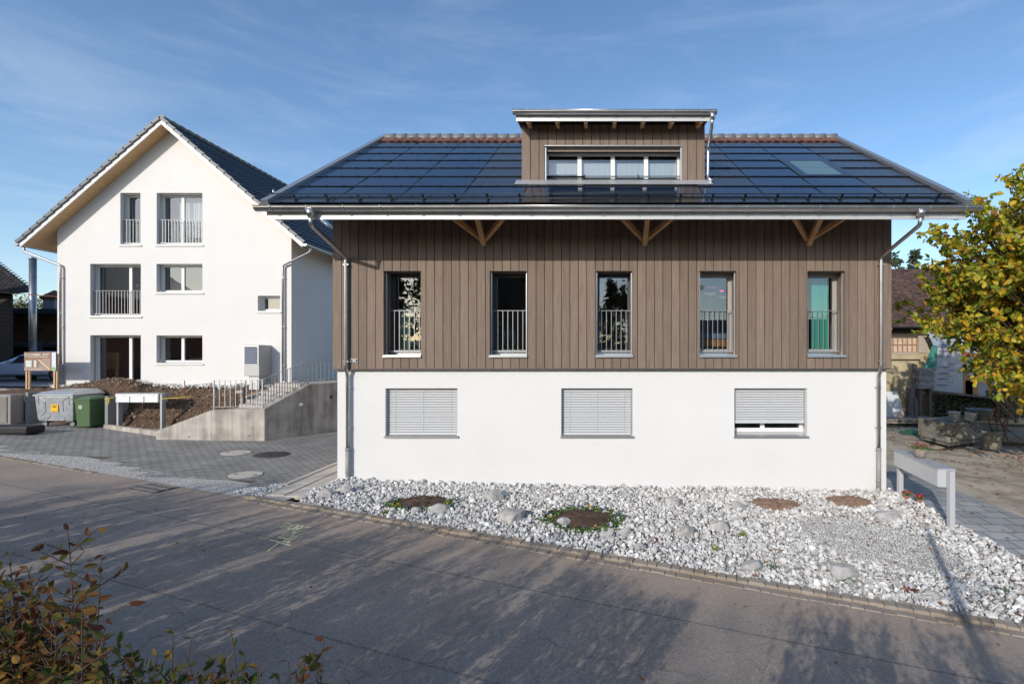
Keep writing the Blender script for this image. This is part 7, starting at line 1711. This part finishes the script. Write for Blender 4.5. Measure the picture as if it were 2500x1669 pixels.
# off-frame continuation of the hedge, seen through its shadow on the road
ORD = ['first','second','third','fourth','fifth','sixth','seventh','eighth','ninth','tenth','eleventh','twelfth','thirteenth','fourteenth','fifteenth']
rg = np.random.default_rng(55); k = 0
while k < 15:
    cx_ = 0.15+k*.44; cy_ = 1.8-.303*(cx_+2.4)+rg.uniform(-.08,.08); zt = -.78-.03*k+rg.uniform(-.3,.05)
    if cy_ > .05 and cx_/cy_ < 1.0: zt = min(zt, -(1615-814)/F*(cy_+.1))
    zb_ = h_terrain(cx_, cy_); t = thing('hornbeam_shrub', f'{ORD[k]} hornbeam shrub to the right of the viewer, throwing leafy shadow on the road', 'shrub', (cx_, cy_, zb_), 'hornbeam shoots of the hedge')
    sp = [((cx_+rg.normal()*.12, cy_+rg.normal()*.1, zb_+.1), (cx_+rg.normal()*.16, cy_+rg.normal()*.12, zt-rg.uniform(0,.8)*(q > 1))) for q in range(17)]
    shoots(t, sp, 100+k, leaf_autumn, .07, .55); k += 1
for k in range(14):                      # taller part outside the left edge
    cx_ = -3.1-k*.75; cy_ = 2.2+.22*k+rg.uniform(-.15,.15); zb_ = h_terrain(cx_, cy_); zt = -.55+.05*k+rg.uniform(-.35,.25)
    if (1367+F*cx_/cy_) > -60: cx_ = -(1427)/F*cy_-.2
    t = thing('hornbeam_shrub', f'{ORD[k]} tall hornbeam shrub left of the frame, counted away from the viewer', 'shrub', (cx_, cy_, zb_), 'hornbeam shoots of the hedge')
    sp = [((cx_+rg.normal()*.2, cy_+rg.normal()*.12, zb_+.1), (cx_+rg.normal()*.3, cy_+rg.normal()*.2, zt-rg.uniform(0,1.5)*(q > 1))) for q in range(15)]
    shoots(t, sp, 200+k, leaf_autumn, .085, .6)
# wire mesh fence behind the left shrubs
t = thing('wire_fence', 'galvanised wire mesh fence half hidden in the hedge at bottom left', 'fence', (-2.0, 1.75, -3.2)); mb = MB()
for k in range(40):
    x = -3.2+k*.045; mb.tube([(x,1.72,-1.62),(x+.35,1.72,-1.27)], .0016, 4, cap=False); mb.tube([(x+.35,1.725,-1.62),(x,1.725,-1.27)], .0016, 4, cap=False)
mb.build('mesh_wire', galv, t); mb = MB(); mb.tube([(-3.2,1.72,-1.27),(-1.2,1.72,-1.30)], .004, 5); mb.build('top_wire', galv, t)
for x in (-3.1,-1.35): mb = MB(); mb.tube([(x,1.74,h_terrain(x,1.74)-.2),(x,1.74,-1.30)], .02, 8); mb.build('post', galv, t)

# ---- houses behind the viewer, mirrored in the panes
dh = thing('gabled_house', 'dark gabled house behind the viewer, mirrored in the second tall window', 'house', (-9, -31, -1.5)); mb = MB()
mb.prism([(-17,-2),(-1,-2),(-1,3.2),(-9,8.7),(-17,3.2)], -36, -26.5, 'y'); mb.build('wall', mat('dark_house_wall', (.05,.042,.04), .9), dh)
for sg_ in (-1, 1):
    mb = MB(); mb.obox(Vector((-9+sg_*4.25,-31.2,6.1)), Vector((sg_*8.0,0,-5.5)), (0,1,0), Vector((sg_*5.5,0,8.0)), 5.3, 5.3, .12); mb.build('roof_slope', roof_tile_dark, dh)
for x in (-12.5,-9,-5.5): mb = MB(); mb.box(x-.55, x+.55, -26.5, -26.45, 1.0, 2.5); w = mb.build('window', pvc, dh); mb = MB(); mb.box(x-.45, x+.45, -26.45, -26.43, 1.1, 2.4); mb.build('pane', cglass, w)
lh = thing('long_house', 'long low house behind the viewer, mirrored in the right tall windows', 'house', (20, -38, -1.5)); mb = MB()
mb.box(7, 40, -42, -36, -2, 2.4); mb.build('wall', mat('long_house_wall', (.16,.14,.12), .9), lh)
mb = MB(); mb.prism([(-35,2.3),(-39,4.6),(-43,2.3)], 6.5, 40.5, 'x'); mb.build('roof', roof_tile_dark, lh)
tree('garden_tree', 'round leafy tree left of the dark gabled house behind the viewer', 'tree', (-24,-26,-1.5), 8.5, 1.1, 3800, .32, leaf_green, seed=44, trunk_r=.2, clump=.4)
